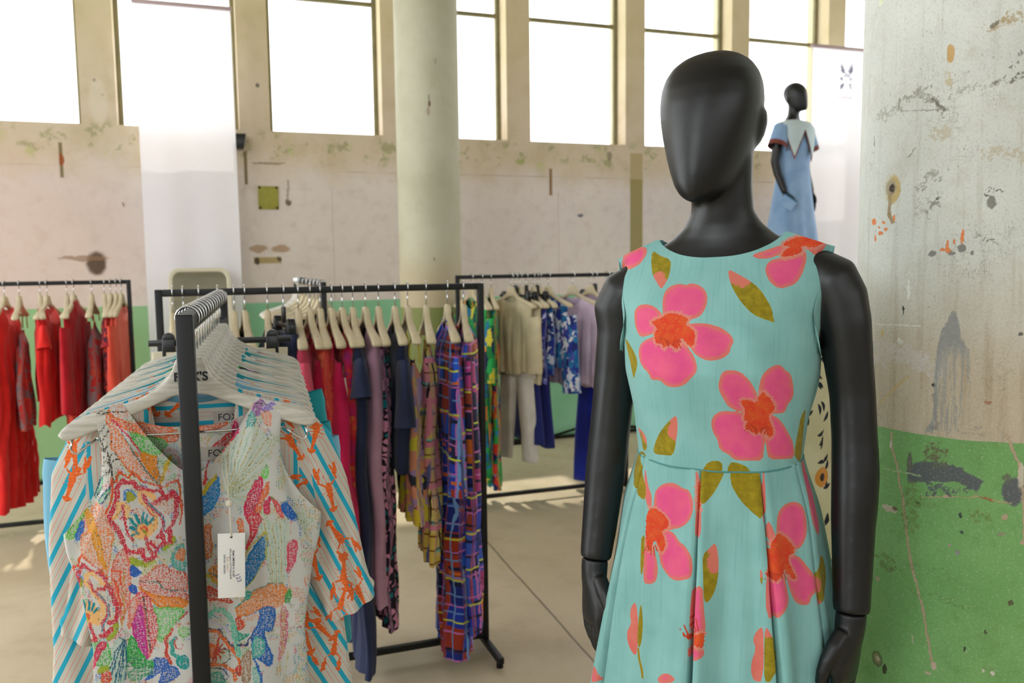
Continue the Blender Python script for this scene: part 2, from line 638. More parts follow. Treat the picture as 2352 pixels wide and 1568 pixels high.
MARKS_PALE = [
    ('f',-.2078,1.8495,-.148,1.8507,.01,(168,166,154),.7), ('w',-.1462,1.8504,-.1451,1.8682,.0015,(104,102,94),.7), ('f',-.1451,1.8668,-.1141,1.8696,.007,(160,158,146),.8),
    ('f',-.1141,1.8696,-.0879,1.8599,.007,(160,158,146),.8), ('f',-.0879,1.8599,-.0673,1.8383,.007,(160,158,146),.8),
    ('w',-.0851,1.8568,-.0659,1.8368,.002,(104,102,94),.7), ('w',-.1425,1.8456,-.0608,1.8361,.002,(140,138,128),.5), ('f',-.0516,1.8598,.0112,1.8702,.006,(170,168,156),.6),
    ('f',.0112,1.8715,.0474,1.8735,.004,(104,102,94),.7), ('f',-.0009,1.9553,.019,1.9652,.01,(176,156,118),.6), ('f',.019,1.9652,.0324,1.9687,.01,(176,156,118),.6),
    ('w',-.001,1.9578,.0056,1.9619,.003,(104,102,94),.6), ('w',-.0593,1.9249,.0057,.0157,(196,160,104),.9), ('f',-.0623,1.8797,.0094,.0156,(196,182,148),.7),
    ('f',.024,1.8918,.0457,1.9175,.003,(104,102,94),.6), ('w',-.1577,1.7172,.0198,.0255,(200,198,180),.9), ('w',-.1538,1.7155,.0153,.0229,(186,160,92),.9),
    ('w',-.1597,1.7188,.0115,.014,(160,150,124),.9), ('w',-.157,1.7178,.0061,.0083,(52,26,16),1.0), ('w',-.1604,1.7061,-.1606,1.6718,.004,(150,124,84),.7),
    ('w',-.1606,1.6718,-.1535,1.6601,.004,(150,124,84),.7), ('w',-.2035,1.663,.0078,.0072,(226,132,74),.85), ('w',-.1747,1.6596,.0045,.0032,(226,132,74),.85),
    ('w',-.182,1.641,.0071,.0039,(226,132,74),.85), ('w',-.1965,1.6327,.0032,.0058,(226,132,74),.85), ('w',-.169,1.6478,.0051,.0029,(226,132,74),.85),
    ('w',-.15,1.667,.0025,.0057,(226,132,74),.85), ('w',-.1873,1.6515,.0032,.0026,(226,132,74),.85), ('w',-.0609,1.6098,.0043,.0025,(226,132,74),.85),
    ('w',-.0535,1.6178,.0022,.008,(226,132,74),.85), ('w',-.0317,1.6307,.0028,.0123,(226,132,74),.85), ('w',-.0519,1.6097,.0043,.0061,(226,132,74),.85),
    ('w',-.0436,1.623,.0015,.0049,(226,132,74),.85), ('w',-.0311,1.612,.0067,.0067,(132,130,126),.9), ('w',-.0467,1.6042,.0061,.0037,(132,130,126),.9),
    ('w',-.0765,1.6046,.0068,.0049,(132,130,126),.9), ('w',-.0164,1.6037,.0031,.0037,(132,130,126),.9), ('f',-.0998,1.7153,-.0755,1.7351,.008,(158,156,144),.7),
    ('f',-.0666,1.7021,-.0541,1.7106,.003,(130,128,120),.7), ('w',.0081,1.6835,.0067,.0104,(134,132,124),.85), ('f',.0036,1.6986,.0266,1.6997,.002,(104,102,94),.8),
    ('f',-.0843,1.6747,-.076,1.6859,.007,(142,140,134),.8), ('w',-.0715,1.6948,.0031,.0025,(104,102,94),.8), ('w',-.1244,1.7658,-.1124,1.7801,.0012,(104,102,94),.6),
    ('w',-.2106,1.7949,-.2116,1.8124,.0012,(104,102,94),.7), ('f',-.025,1.6465,-.008,1.6341,.003,(128,124,112),.8), ('f',-.008,1.6341,.016,1.6111,.003,(128,124,112),.8),
    ('f',-.0009,1.7621,.0522,1.7539,.01,(190,180,156),.6), ('f',-.1017,1.6852,.0125,.0156,(178,174,160),.6), ('f',-.0724,1.7991,.0187,.0187,(190,180,154),.6),
    ('w',-.2016,2.0421,.0061,.0061,(220,222,190),.9),
    ('w',-.0661,1.3844,.0035,.0025,(30,28,26),1.0),
    ('w',-.124,1.5079,.002,.0071,(40,36,30),1.0), ('w',-.1699,1.4667,.0026,.0062,(214,180,80),.9), ('w',-.1159,1.5426,.0035,.0182,(224,222,212),.9),
    ('w',-.117,1.4719,.0051,.0081,(198,190,168),.9), ('w',-.1296,1.4548,.0061,.0046,(216,212,198),.9), ('w',-.1976,1.4805,-.0907,1.4827,.0015,(222,220,210),.8),
    ('f',-.1868,1.4291,-.108,1.4311,.02,(202,194,186),.7), ('f',-.108,1.4311,-.0662,1.4129,.02,(202,194,186),.7), ('w',-.1715,1.3391,-.1118,1.3947,.002,(200,176,120),.7),
    ('w',-.0655,1.3676,-.0594,1.3115,.003,(150,140,130),.7), ('w',-.0672,1.3127,.004,.0051,(104,102,94),.6), ('w',.015,1.3633,.006,.0025,(170,120,90),.8),
    ('w',.0565,1.4753,.004,.003,(104,102,94),.8), ('f',-.0024,1.3111,.0201,.007,(170,158,140),.7),
]
MARKS_GREEN = [
    ('w',-.0604,1.2379,.0407,.0163,(92,98,100),.95), ('w',-.0961,1.2243,-.0274,1.2385,.011,(92,98,100),.95), ('w',-.0274,1.2385,-.0014,1.227,.011,(92,98,100),.95),
    ('f',-.0679,1.2028,-.0028,1.2115,.006,(92,98,100),.85), ('w',-.1037,1.2463,.0046,.0185,(104,108,92),.9), ('f',-.0571,1.2661,.0172,.0223,(106,110,76),.8),
    ('w',.0569,1.2178,.0174,.0235,(92,98,100),.95), ('f',.0445,1.237,.0071,.0081,(104,108,90),.8), ('w',-.143,1.291,-.1398,1.2677,.0024,(184,162,134),.85),
    ('w',-.1398,1.2677,-.1271,1.232,.0024,(184,162,134),.85), ('w',-.1271,1.232,-.1133,1.173,.0024,(184,162,134),.85),
    ('w',-.1133,1.173,-.0987,1.0859,.0024,(184,162,134),.85), ('w',-.0987,1.0859,-.0722,.9932,.0024,(184,162,134),.85),
    ('w',-.0722,.9932,-.0524,.9013,.0024,(184,162,134),.85), ('w',.0437,1.3099,.0522,1.2883,.0026,(184,162,134),.85),
    ('w',.0522,1.2883,.063,1.2623,.0026,(184,162,134),.85), ('w',.063,1.2623,.0705,1.2228,.0026,(184,162,134),.85), ('w',.0705,1.2228,.0762,1.1339,.0026,(184,162,134),.85),
    ('w',-.1416,1.2702,.0026,.0073,(214,206,190),.9), ('w',.0665,1.2448,.0046,.0204,(206,196,176),.9), ('w',-.1599,1.2246,-.0844,1.2266,.0013,(170,196,150),.8),
    ('w',-.0809,1.1899,.009,1.2057,.0014,(178,170,124),.8), ('w',.009,1.2057,.0518,1.1975,.0014,(178,170,124),.8), ('w',.011,1.205,.0246,1.2011,.002,(160,90,40),.8),
    ('w',-.1415,1.1552,.0169,.0063,(196,184,164),.9), ('w',-.13,1.1582,.0053,.0037,(110,90,70),.9), ('w',-.0423,1.1983,.0041,.0031,(196,170,150),.9),
    ('w',-.0191,1.1692,.0026,.0051,(50,60,60),.9), ('w',-.0874,1.1781,.0041,.0026,(46,56,40),.9), ('w',-.0162,1.1422,.0036,.0021,(70,80,80),.9),
    ('w',-.0334,1.116,.0026,.0026,(170,150,150),.9), ('w',-.021,1.106,.0031,.0031,(150,140,150),.9), ('w',.0457,1.1747,.0051,.0051,(184,162,134),.9),
    ('w',-.1638,1.018,.0049,.0044,(184,162,134),.9), ('w',.0742,1.1338,.0047,.0047,(184,162,134),.9), ('w',.0603,1.0313,.0042,.0053,(90,90,60),.9),
    ('w',.0383,.9083,.0043,.0032,(220,216,200),.9), ('w',.0233,.91,.0027,.0032,(220,216,200),.9), ('w',-.0507,.8995,.0049,.0076,(204,180,160),.9),
    ('w',-.0584,.8839,.0065,.0027,(204,180,160),.9), ('w',-.0055,.9414,.0021,.0054,(60,70,50),.9), ('w',-.0874,.9351,.0016,.0076,(200,190,160),.9),
    ('w',-.1593,.8697,.0124,.0146,(96,112,66),.9), ('w',-.1593,.8697,.0084,.0101,(140,140,100),.9), ('w',-.158,.8703,.0045,.0051,(206,190,160),.9),
    ('w',-.1414,.8585,.005,.0101,(60,66,40),.9), ('w',.0421,1.1461,.0072,.0031,(150,150,120),.9), ('w',.0248,.9766,.0027,.0043,(80,90,60),.9),
    ('f',-.099,1.1669,.0177,.0468,(108,132,70),.6), ('f',-.15,1.0553,.0324,.0108,(104,128,76),.6), ('f',-.1629,1.0459,-.0423,1.0722,.002,(104,124,74),.6),
    ('f',-.0941,1.02,-.008,1.0146,.003,(104,140,78),.6), ('f',.0121,1.1713,.0154,.0072,(112,140,70),.7),
]


def vnoise(x, y, scale, seed, octaves=4, rough=.55):
    """value noise in 0..1 on numpy arrays"""
    out = np.zeros_like(x)
    amp, tot = 1., 0.
    rng = np.random.RandomState(seed)
    for o in range(octaves):
        t = rng.rand(64, 64)
        X, Y = x * scale + 17.3 * o, y * scale + 9.1 * o
        xi, yi = np.floor(X).astype(int), np.floor(Y).astype(int)
        fx, fy = X - xi, Y - yi
        fx, fy = fx * fx * (3 - 2 * fx), fy * fy * (3 - 2 * fy)
        a = t[xi % 64, yi % 64] * (1 - fx) + t[(xi + 1) % 64, yi % 64] * fx
        b_ = t[xi % 64, (yi + 1) % 64] * (1 - fx) + t[(xi + 1) % 64, (yi + 1) % 64] * fx
        out += amp * (a * (1 - fy) + b_ * fy)
        tot += amp
        amp *= rough
        scale *= 2.03
    return out / tot


def poly_sdf(P, poly):
    """signed distance (negative inside) from points P (n,2) to a closed outline"""
    poly = np.asarray(poly, float)
    d = np.full(len(P), 1e9)
    inside = np.zeros(len(P), bool)
    for a_, b_ in zip(poly, np.roll(poly, -1, 0)):
        e_, w_ = b_ - a_, P - a_
        t_ = np.clip((w_ @ e_) / max(e_ @ e_, 1e-12), 0, 1)
        d = np.minimum(d, np.hypot(*(w_ - t_[:, None] * e_).T))
        c1 = (a_[1] <= P[:, 1]) & (b_[1] > P[:, 1])
        c2 = (a_[1] > P[:, 1]) & (b_[1] <= P[:, 1])
        cr = e_[0] * w_[:, 1] - e_[1] * w_[:, 0]
        inside ^= (c1 & (cr > 0)) | (c2 & (cr < 0))
    return np.where(inside, -d, d)


def point_attr(me, name, arr, color=False):
    if color:
        at = me.attributes.new(name, 'FLOAT_COLOR', 'POINT')
        a4 = np.ones((len(arr), 4), np.float32)
        a4[:, :3] = arr
        at.data.foreach_set('color', a4.ravel())
    else:
        at = me.attributes.new(name, 'FLOAT', 'POINT')
        at.data.foreach_set('value', np.asarray(arr, np.float32))


def fast_mesh(name, v, quads, uv=None):
    """numpy vertices (n,3) and quads (m,4)"""
    me = bpy.data.meshes.new(name)
    v = np.asarray(v, np.float32)
    q = np.asarray(quads, np.int32)
    me.vertices.add(len(v))
    me.vertices.foreach_set('co', v.ravel())
    me.loops.add(q.size)
    me.loops.foreach_set('vertex_index', q.ravel())
    me.polygons.add(len(q))
    me.polygons.foreach_set('loop_start', np.arange(0, q.size, 4, dtype=np.int32))
    me.polygons.foreach_set('use_smooth', np.ones(len(q), bool))
    me.update(calc_edges=True)
    if uv is not None:
        l = me.uv_layers.new(name='UVMap')
        l.data.foreach_set('uv', np.asarray(uv, np.float32)[q.ravel()].ravel())
    return me


def quads_grid(nu, nv, wrap=False):
    i = np.arange(nu if wrap else nu - 1)
    j = np.arange(nv - 1)
    I, J = np.meshgrid(i, j)
    a = J * nu + I
    b_ = J * nu + (I + 1) % nu
    return np.stack([a, b_, b_ + nu, a + nu], -1).reshape(-1, 4)


# far column: plain round shaft
CF = R(-1.044, -1.248)
n = 96
b = MB()
b.rings([[(.2128 * math.cos(2 * math.pi * k / n), .2128 * math.sin(2 * math.pi * k / n), z) for k in range(n)] for z in np.linspace(0, 5, 40)])
struct(b.build('column_1', column_material(False), smooth=True, loc=CF))

# near column: fine patch where its paint shows, coarse elsewhere
CN, CR = Vector((.862, 1.555, 0)), .2125
s_ = np.concatenate([np.linspace(-math.pi, -1.62, 26)[:-1], np.linspace(-1.62, 1.62, 430), np.linspace(1.62, math.pi, 26)[1:-1]])
z_ = np.concatenate([np.linspace(0, .74, 8)[:-1], np.linspace(.74, 2.12, 760), np.linspace(2.12, 5, 16)[1:]])
A, Z = np.meshgrid(s_, z_)
rr_ = CR + (vnoise(A * 2, Z * 9, 1., 4) - .5) * .0016
v = np.stack([rr_ * np.cos(A), rr_ * np.sin(A), Z], -1).reshape(-1, 3)
me = fast_mesh('column_2', v, quads_grid(len(s_), len(z_), True))
S_, Z_ = (A * CR).ravel(), Z.ravel()
acc, amt = np.zeros((len(S_), 3)), np.zeros(len(S_))
n1, n2 = vnoise(S_, Z_, 150., 11, 4, .7) - .5, vnoise(S_, Z_, 150., 12, 4, .7) - .5
n3, n4 = vnoise(S_, Z_, 60., 13, 5, .75) - .5, vnoise(S_, Z_, 60., 14, 5, .75) - .5
br = vnoise(S_, Z_ * .05, 420., 15, 3, .7)
for lst in (MARKS_PALE, MARKS_GREEN):
    for mk in lst:
        k1, k2 = (.012, .012) if mk[0] == 'w' else (.045, .045)
        px, pz = (S_ + n1 * k1 * .5, Z_ + n2 * k2 * .5) if mk[0] == 'w' else (S_ + n3 * k1, Z_ + n4 * k2)
        if not isinstance(mk[5], tuple):               # stroke
            ax, az, bx, bz, w, colr, k = mk[1:8]
            L = math.hypot(bx - ax, bz - az) or 1e-6
            ux, uz = (bx - ax) / L, (bz - az) / L
            t = (px - ax) * ux + (pz - az) * uz
            d = np.maximum(np.abs((px - ax) * uz - (pz - az) * ux), np.abs(t - L / 2) - L / 2)
            w = max(w, .0011)
            a = smoothstep(w * 1.3, w * .7, d) if False else 1 - smoothstep(w * .7, w * 1.3, d)
        else:
            cx, cz, rx, rz, colr, k = mk[1:7]
            rx, rz = max(rx, .0016), max(rz, .0016)
            e2 = ((px - cx) / rx) ** 2 + ((pz - cz) / rz) ** 2
            a = 1 - smoothstep(.65, 1.35, e2)
            if len(mk) > 7:
                a = a * (.45 + .55 * smoothstep(.35, .6, br))
        if mk[0] == 'f':
            a = a * (.35 + .65 * smoothstep(.42, .58, vnoise(S_, Z_, 220., 21, 3, .7)))
        a = a * k
        cl = np.array(lin(colr)[:3])
        acc = acc * (1 - a)[:, None] + cl * a[:, None]
        amt = amt * (1 - a) + a
# the long grey brush smear, dense at its tip and streaky below
SMEAR = np.array([(-0.0405, 1.5124), (-0.0481, 1.4967), (-0.0577, 1.4763), (-0.0624, 1.4537), (-0.0653, 1.4265), (-0.0664, 1.3948), (-0.0665, 1.3584), (-0.0676, 1.3264), (-0.0792, 1.3018), (-0.0258, 1.3088), (-0.0171, 1.3454), (-0.0106, 1.3815), (-0.0099, 1.4169), (-0.0148, 1.4474), (-0.0271, 1.4666), (-0.031, 1.4885), (-0.0355, 1.5059)])
px, pz = S_ + n1 * .004, Z_ + n2 * .012
k_ = (np.abs(px) < .2) & (pz > 1.2) & (pz < 1.7)
sd_ = np.full(len(px), .1)
sd_[k_] = poly_sdf(np.stack([px, pz], -1)[k_], SMEAR)
ins = 1 - smoothstep(-.003, .0025, sd_)
zt_ = SMEAR[:, 1].max()
t_ = np.clip((zt_ - pz) / (zt_ - SMEAR[:, 1].min()), 0, 1)
xl = np.interp(pz, SMEAR[8::-1, 1], SMEAR[8::-1, 0])
edge = 1 - smoothstep(0, .012, px - xl)
a = ins * (.95 - .45 * smoothstep(.15, .45, t_) + .35 * edge) * (1 - (.75 * smoothstep(.2, .5, t_)) * smoothstep(.42, .62, br) * (1 - edge))
a = np.clip(a, 0, .95)
cl = np.array(lin((152, 152, 149))[:3])
acc = acc * (1 - a)[:, None] + cl * a[:, None]
amt = amt * (1 - a) + a
point_attr(me, 'mark_amount', amt)
point_attr(me, 'mark_colour', acc / np.maximum(amt, 1e-4)[:, None], True)
o = link('column_2', me, column_material(True), loc=CN, rot=(0, 0, math.atan2(-CN.y, -CN.x)))
struct(o)

# ================================================================== RACKS
RACK_H = 1.515


def rack(label, a, bpt, t=.025, foot=.20, group='black clothes racks'):
    """a garment rack: a and bpt are the room points (u, n) or world vectors of its two uprights"""
    a, bpt = (R(*p) if isinstance(p, tuple) else p for p in (a, bpt))
    d = bpt - a
    L = d.length
    root = empty('clothes_rack', a, math.atan2(d.y, d.x), label, 'clothes rack', group)
    h = t / 2
    for x in (0, L):
        m_ = MB()
        m_.box(x - h, x + h, -h, h, .045, RACK_H)
        m_.build('upright', M_BLACK, root, bevel=.0025)
        m_ = MB()
        m_.box(x - h, x + h, -foot, foot, .02, .045)
        ft = m_.build('foot', M_BLACK, root, bevel=.0025)
        for sy in (-1, 1):
            m_ = MB()
            yy = sy * (foot - .02)
            m_.rings([[(x + .014 * math.cos(q * .628), yy + .014 * math.sin(q * .628), z) for q in range(10)] for z in (0, .02)])
            m_.build('rubber_foot', M_RUBBER, ft)
    m_ = MB()
    m_.box(h, L - h, -h, h, RACK_H - t, RACK_H)
    m_.build('top_bar', M_BLACK, root, bevel=.0025)
    m_ = MB()
    m_.box(h, L - h, -h, h, .05, .05 + t)
    m_.build('bottom_bar', M_BLACK, root, bevel=.0025)
    return root


class Rail:
    """points along a rack's top bar and the turn that sets a hanger square to it"""

    def __init__(s, a, bpt, side=-1):
        s.a, s.b = (R(*p) if isinstance(p, tuple) else p for p in (a, bpt))
        s.d = (s.b - s.a).normalized()
        s.L = (s.b - s.a).length
        s.ang = math.atan2(s.d.y, s.d.x) + side * math.pi / 2

    def at(s, t):
        p = s.a + s.d * t
        return Vector((p.x, p.y, RACK_H))


A_NEAR = Vector((-.568, 1.472, 0))
A_DIR = Vector((-.2723, .9622, 0))
RA = (A_NEAR, A_NEAR + A_DIR * 1.21)
RB = ((-2.675, -3.72), (-1.487, -3.72))
RC = ((-1.005, -1.76), (.195, -1.76))
RD = ((-4.15, -1.25), (-2.951, -1.25))
_e0 = Vector((-.862, 3.90, 0))
RE = (_e0, _e0 + Vector((NX, NY, 0)) * 1.2)
_f0 = Vector((.765, 2.28, 0))
RF = (_f0, _f0 + Vector((NX, NY, 0)) * .8)
rack('black square tube rack end on beside the mannequin, holding bright summer prints', RA[0], RA[1], .029)
rack('long black rack in the middle holding pink, navy and plaid clothes', *RB)
rack('black rack before the window wall holding green and blue prints', *RC)
rack('black rack by the window wall holding only red clothes', *RD)
rack('black rack seen end on behind the pink clothes, holding black garments', *RE)
rack('black rack hidden behind the turquoise dress, holding a cream dress', *RF)
RLA, RLB, RLC, RLD, RLE, RLF = Rail(*RA), Rail(*RB), Rail(*RC), Rail(*RD), Rail(*RE), Rail(*RF)

# ================================================================== HANGERS
def wood_material():
    m = Mat('whitewashed_hanger_wood', .5, .4)
    v = m.coord()
    g = m.noise(m.vscale(v, (12, 60, 120)), 1., 5, .6)
    c = m.mix(g.ss(.35, .7), (180, 176, 164), (208, 204, 194))
    return m.base(m.mix(m.noise(v, 20).ss(.55, .75) * .4, c, (170, 158, 134)))


M_WOOD = wood_material()
M_WOOD2 = simple('pale_wood', (206, 192, 160), .55, .35, 0, .12, 14.)
M_INK = simple('dark_print_ink', (52, 54, 58), .8, .2)
HTOP = [(0, -.085), (.021, -.085), (.024, -.090), (.031, -.109), (.042, -.126), (.06, -.141), (.09, -.156), (.13, -.169), (.18, -.183), (.204, -.193), (.215, -.203), (.220, -.211)]
HBOT = [(0, -.149), (.03, -.154), (.06, -.167), (.1, -.184), (.15, -.204), (.18, -.216), (.203, -.222), (.215, -.220), (.220, -.213)]


def hang_top(x):
    return interp(HTOP, np.abs(x))


def hanger_meshes(thick):
    xs = np.concatenate([np.linspace(-.220, -.05, 22), np.linspace(-.045, -.026, 6), [-.024, -.021, -.014, 0, .014, .021, .024], np.linspace(.026, .045, 6), np.linspace(.05, .220, 22)])
    rings = []
    for x in xs:
        zt, zb = interp(HTOP, abs(x)), interp(HBOT, abs(x))
        zc, hh = (zt + zb) / 2, max((zt - zb) / 2, .0012)
        ht = thick * (.5 + .35 * abs(x) / .220) * (min(1, (.2215 - abs(x)) / .008) ** .5)
        ring = []
        for k in range(14):
            t_ = 2 * math.pi * k / 14
            c_, s_ = math.cos(t_), math.sin(t_)
            ring.append((x, ht * math.copysign(abs(c_) ** .55, c_), zc + hh * math.copysign(abs(s_) ** .6, s_)))
        rings.append(ring)
    w = MB()
    w.rings(rings)
    hook = MB()
    pts = [(0, 0, -.088), (0, 0, -.052), (0, -.004, -.040), (0, -.0165, -.030), (0, -.0195, -.014)]
    r_ = .0195
    pts += [(0, -r_ * math.cos(t_), -.012 + .019 * math.sin(t_)) for t_ in np.linspace(.1, math.pi, 12)]
    pts += [(0, r_, -.016), (0, r_ - .001, -.022)]
    hook.tube([(p[1], p[0], p[2]) for p in pts], .0022, 8)     # the hook lies in the hanger's own plane, over the bar
    bar = MB()
    pts = []
    for s in (-1, 1):
        e = [(s * .158, 0, -.207), (s * .160, 0, -.222), (s * .192, 0, -.247), (s * .199, 0, -.245), (s * .202, 0, -.237), (s * .198, 0, -.218)]
        bar.tube(e[1:], .002, 6)
    bar.tube([(-.160, 0, -.222), (-.15, 0, -.221), (.15, 0, -.221), (.160, 0, -.222)], .002, 6)
    return mesh('hanger_body', w.v, w.f), mesh('hook', hook.v, hook.f), mesh('trouser_bar', bar.v, bar.f)


HM_THIN = hanger_meshes(.013)
HM_WIDE = hanger_meshes(.022)
for hm_, mt in ((HM_THIN, M_WOOD), (HM_WIDE, M_WOOD2)):
    hm_[0].materials.append(mt)
    hm_[1].materials.append(M_CHROME)
    hm_[2].materials.append(M_CHROME)


def hanger(p, ang, label, hm=HM_WIDE, bar=False, group='wooden clothes hangers', dz=0.004):
    root = empty('clothes_hanger', (p.x, p.y, p.z + dz), ang, label, 'clothes hanger', group)
    link('hanger_body', hm[0], parent=root)
    link('hook', hm[1], parent=root)
    if bar:
        link('trouser_bar', hm[2], parent=root)
    return root


# ================================================================== CLOTHES
def garment(name, p, ang, mats, hem, w, label, cat, th=.035, neck=(.075, .07, .02), sh=.19, drop=0., folds=(.012, 5, 0), nx=44, nz=60,
            group=None, straps=False, hemwave=.01, sleeves=None, uvs=None, slit=None, twist=0., extra=None, dense=None, topfn=None):
    """a garment hanging by its shoulders, drawn in the hanger's own axes: x across, y through, z down from the bar.
    w: list of (z below the bar as a negative number, half width)"""
    rng = np.random.RandomState(folds[2] + 7)
    root = p
    ph = rng.rand(6) * 6.28
    s = np.linspace(-1, 1, nx + 1)
    v = np.linspace(0, 1, nz + 1)
    if dense:
        v = np.unique(np.concatenate([np.linspace(0, dense, int(nz * .7)), np.linspace(dense, 1, int(nz * .3))]))
    nv = len(v)
    s2 = np.concatenate([s, s[::-1][1:-1]])
    side = np.concatenate([np.ones(nx + 1) * -1, np.ones(nx - 1)])       # front first (-y)
    ns = len(s2)
    xt = s2 * sh
    if topfn is not None:
        top, xt = topfn(s2, side)
    else:
        top = hang_top(np.clip(np.abs(xt), 0, .215)) + .004 - drop
        inn = np.abs(xt) < neck[0]
        zsh = float(hang_top(neck[0])) + .004 - drop
        dip = np.where(side < 0, neck[1], neck[2])
        top = np.where(inn, zsh - dip * np.sqrt(np.clip(1 - (xt / neck[0]) ** 2, 0, 1)), top)
    hz = hem + hemwave * np.sin(s2 * 4 + ph[0]) + (hemwave * .6) * np.sin(s2 * 11 + ph[1])
    if slit is not None:
        hz = hz + slit * np.abs(s2)
    Z = top[None, :] + (hz - top)[None, :] * v[:, None]
    Wz = interp(w, Z)
    g = smoothstep(0, .10, (top[None, :] - Z))
    X = xt[None, :] * (1 - g) + s2[None, :] * Wz * g
    T = th * (.22 + .78 * g) * np.power(np.clip(1 - np.abs(s2)[None, :] ** 2.4, 0, 1), .5)
    Y = side[None, :] * (T + .004 * (np.abs(s2)[None, :] < .999))
    A, k = folds[0], folds[1]
    amp = A * smoothstep(0.02, .9, v)[:, None]
    ss_ = s2[None, :] + .10 * np.sin(Z * 5 + ph[3])
    Y = Y + amp * (np.sin(k * math.pi * ss_ + ph[2] + side[None, :] * .7) * .7 + .4 * np.sin(k * 1.9 * math.pi * ss_ + ph[4] + 2.2 * Z)) * (1 - .35 * np.abs(s2)[None, :] ** 6)
    Y = Y + .006 * np.sin(Z * 14 + s2[None, :] * 5 + ph[5]) * g
    X0 = X
    if twist:
        a_ = twist * v[:, None] ** 1.2
        X, Y = X * np.cos(a_) - Y * np.sin(a_), X * np.sin(a_) + Y * np.cos(a_)
    V_ = np.stack([X, Y, Z], -1).reshape(-1, 3)
    uu = X.copy()
    UV = np.stack([uu + (side[None, :] > 0) * .61, Z + 0 * uu], -1).reshape(-1, 2)
    me = fast_mesh(name, V_, quads_grid(ns, nv, True), UV)
    o = link(name, me, mats, None, root, (0, 0, ang))
    tag(o, label, cat, group)
    mt = mats[0] if isinstance(mats, (list, tuple)) else mats
    if sleeves:
        L, hw, a_, = sleeves[:3]
        for sx in (-1, 1):
            sleeve(o, sx, sh, drop, L, hw, a_, mt, rng, sleeves[3] if len(sleeves) > 3 else None)
    if straps:
        for sx in (-1, 1):
            m_ = MB()
            x0 = sx * straps
            zt = float(hang_top(straps)) + .003
            x1 = sx * straps * .85
            zb = float(np.interp(abs(x1), [0, neck[0], .3], [zsh - neck[1], zsh, zsh - .03])) if topfn is None else -drop - .1
            for y in (-1, 1):
                m_.tube([(x0, 0, zt), (x0, y * .012, zt - .012), (x1, y * (th * .5), (zt + zb) / 2), (x1, y * th * .6, zb - .01)], .0035, 6)
            m_.build('strap', mt, o, smooth=True)
    return o


def sleeve(o, sx, sh, drop, L, hw, a_, mt, rng, name=None):
    zt = float(hang_top(min(sh, .21))) - drop
    n, rows = 24, 18
    ph = rng.rand(3) * 6.28
    rings, uv = [], []
    for j in range(rows):
        t_ = j / (rows - 1)
        an = a_ * (1 - .35 * t_)
        cx = sx * (sh - .012 + L * t_ * math.sin(an))
        cz = zt - .085 - L * t_ * math.cos(an) + .035 * (1 - t_) * 0
        h_ = (.082 * (1 - t_) + hw * t_) if t_ > .12 else .082
        for q in range(n):
            c_, s_ = math.cos(2 * math.pi * q / n), math.sin(2 * math.pi * q / n)
            wob = 1 + .10 * math.sin(3 * 2 * math.pi * q / n + ph[0] + 3 * t_) * t_
            # wide axis lies square to the sleeve's run, in the hanger's plane
            wx, wz = math.cos(an) * sx, math.sin(an)
            rings.append((cx + wx * h_ * c_ * wob, (.022 + .016 * t_) * s_ * wob, cz + wz * h_ * c_ * wob + (1 - t_) * .0))
            uv.append((cx + c_ * h_ + 1.3, cz + (s_ > 0) * .4))
    me = fast_mesh(name or 'sleeve', np.array(rings), quads_grid(n, rows, True), uv)
    link(name or 'sleeve', me, mt, o)


def trousers(name, p, ang, mat, top, hem, label, w=.17, leg=.085, group=None, gap=.02, flare=1., th=.03):
    """trousers clipped by the waist; x across, z down"""
    b_ = MB()
    rng = np.random.RandomState(int(abs(top) * 1000) + 3)
    n = 28
    crotch = top - .27
    ring = lambda cx, hw, ht, z, k: [(cx + hw * math.copysign(abs(math.cos(q)) ** .8, math.cos(q)) + .006 * math.sin(4 * q + z * 9 + k), ht * math.sin(q) * (1 + .2 * math.sin(3 * q + k + z * 4)), z) for q in np.linspace(0, 2 * math.pi, n, False)]
    b_.rings([ring(0, w + (.02 if z < top - .1 else 0) * 1, th, z, 1) for z in np.linspace(top, crotch, 8)], cap=True)
    o = b_.build(name, mat, None, True, loc=p, rot=(0, 0, ang))
    tag(o, label, 'trousers', group)
    for sx in (-1, 1):
        b_ = MB()
        b_.rings([ring(sx * (w / 2 + gap * t_ * 2), w / 2 * (1 - t_) + leg * flare * t_ * (1 if t_ > .3 else 1), th * (.95 + .2 * t_), crotch + .02 + (hem - crotch - .02) * t_, sx + 2) for t_ in np.linspace(0, 1, 16)])
        b_.build('trouser_leg', mat, o, True)
    return o


# ---- cloth materials
def uvxy(m):
    v = m.coord('UV')
    x, y, _ = m.sep(v)
    return v, x, y


def cloth(name, c, c2=None, rough=.85, weave=.12, sheen=.15):
    m = Mat(name, rough, .2, sheen)
    v = m.coord()
    k = m.noise(v, 6, 4)
    lo = tuple(x * .9 for x in c) if c2 is None else c2
    col = m.mix(k.ss(.3, .7), lo, c)
    m.bump(m.noise(v, 900, 2), weave, .0006)
    return m.base(col)


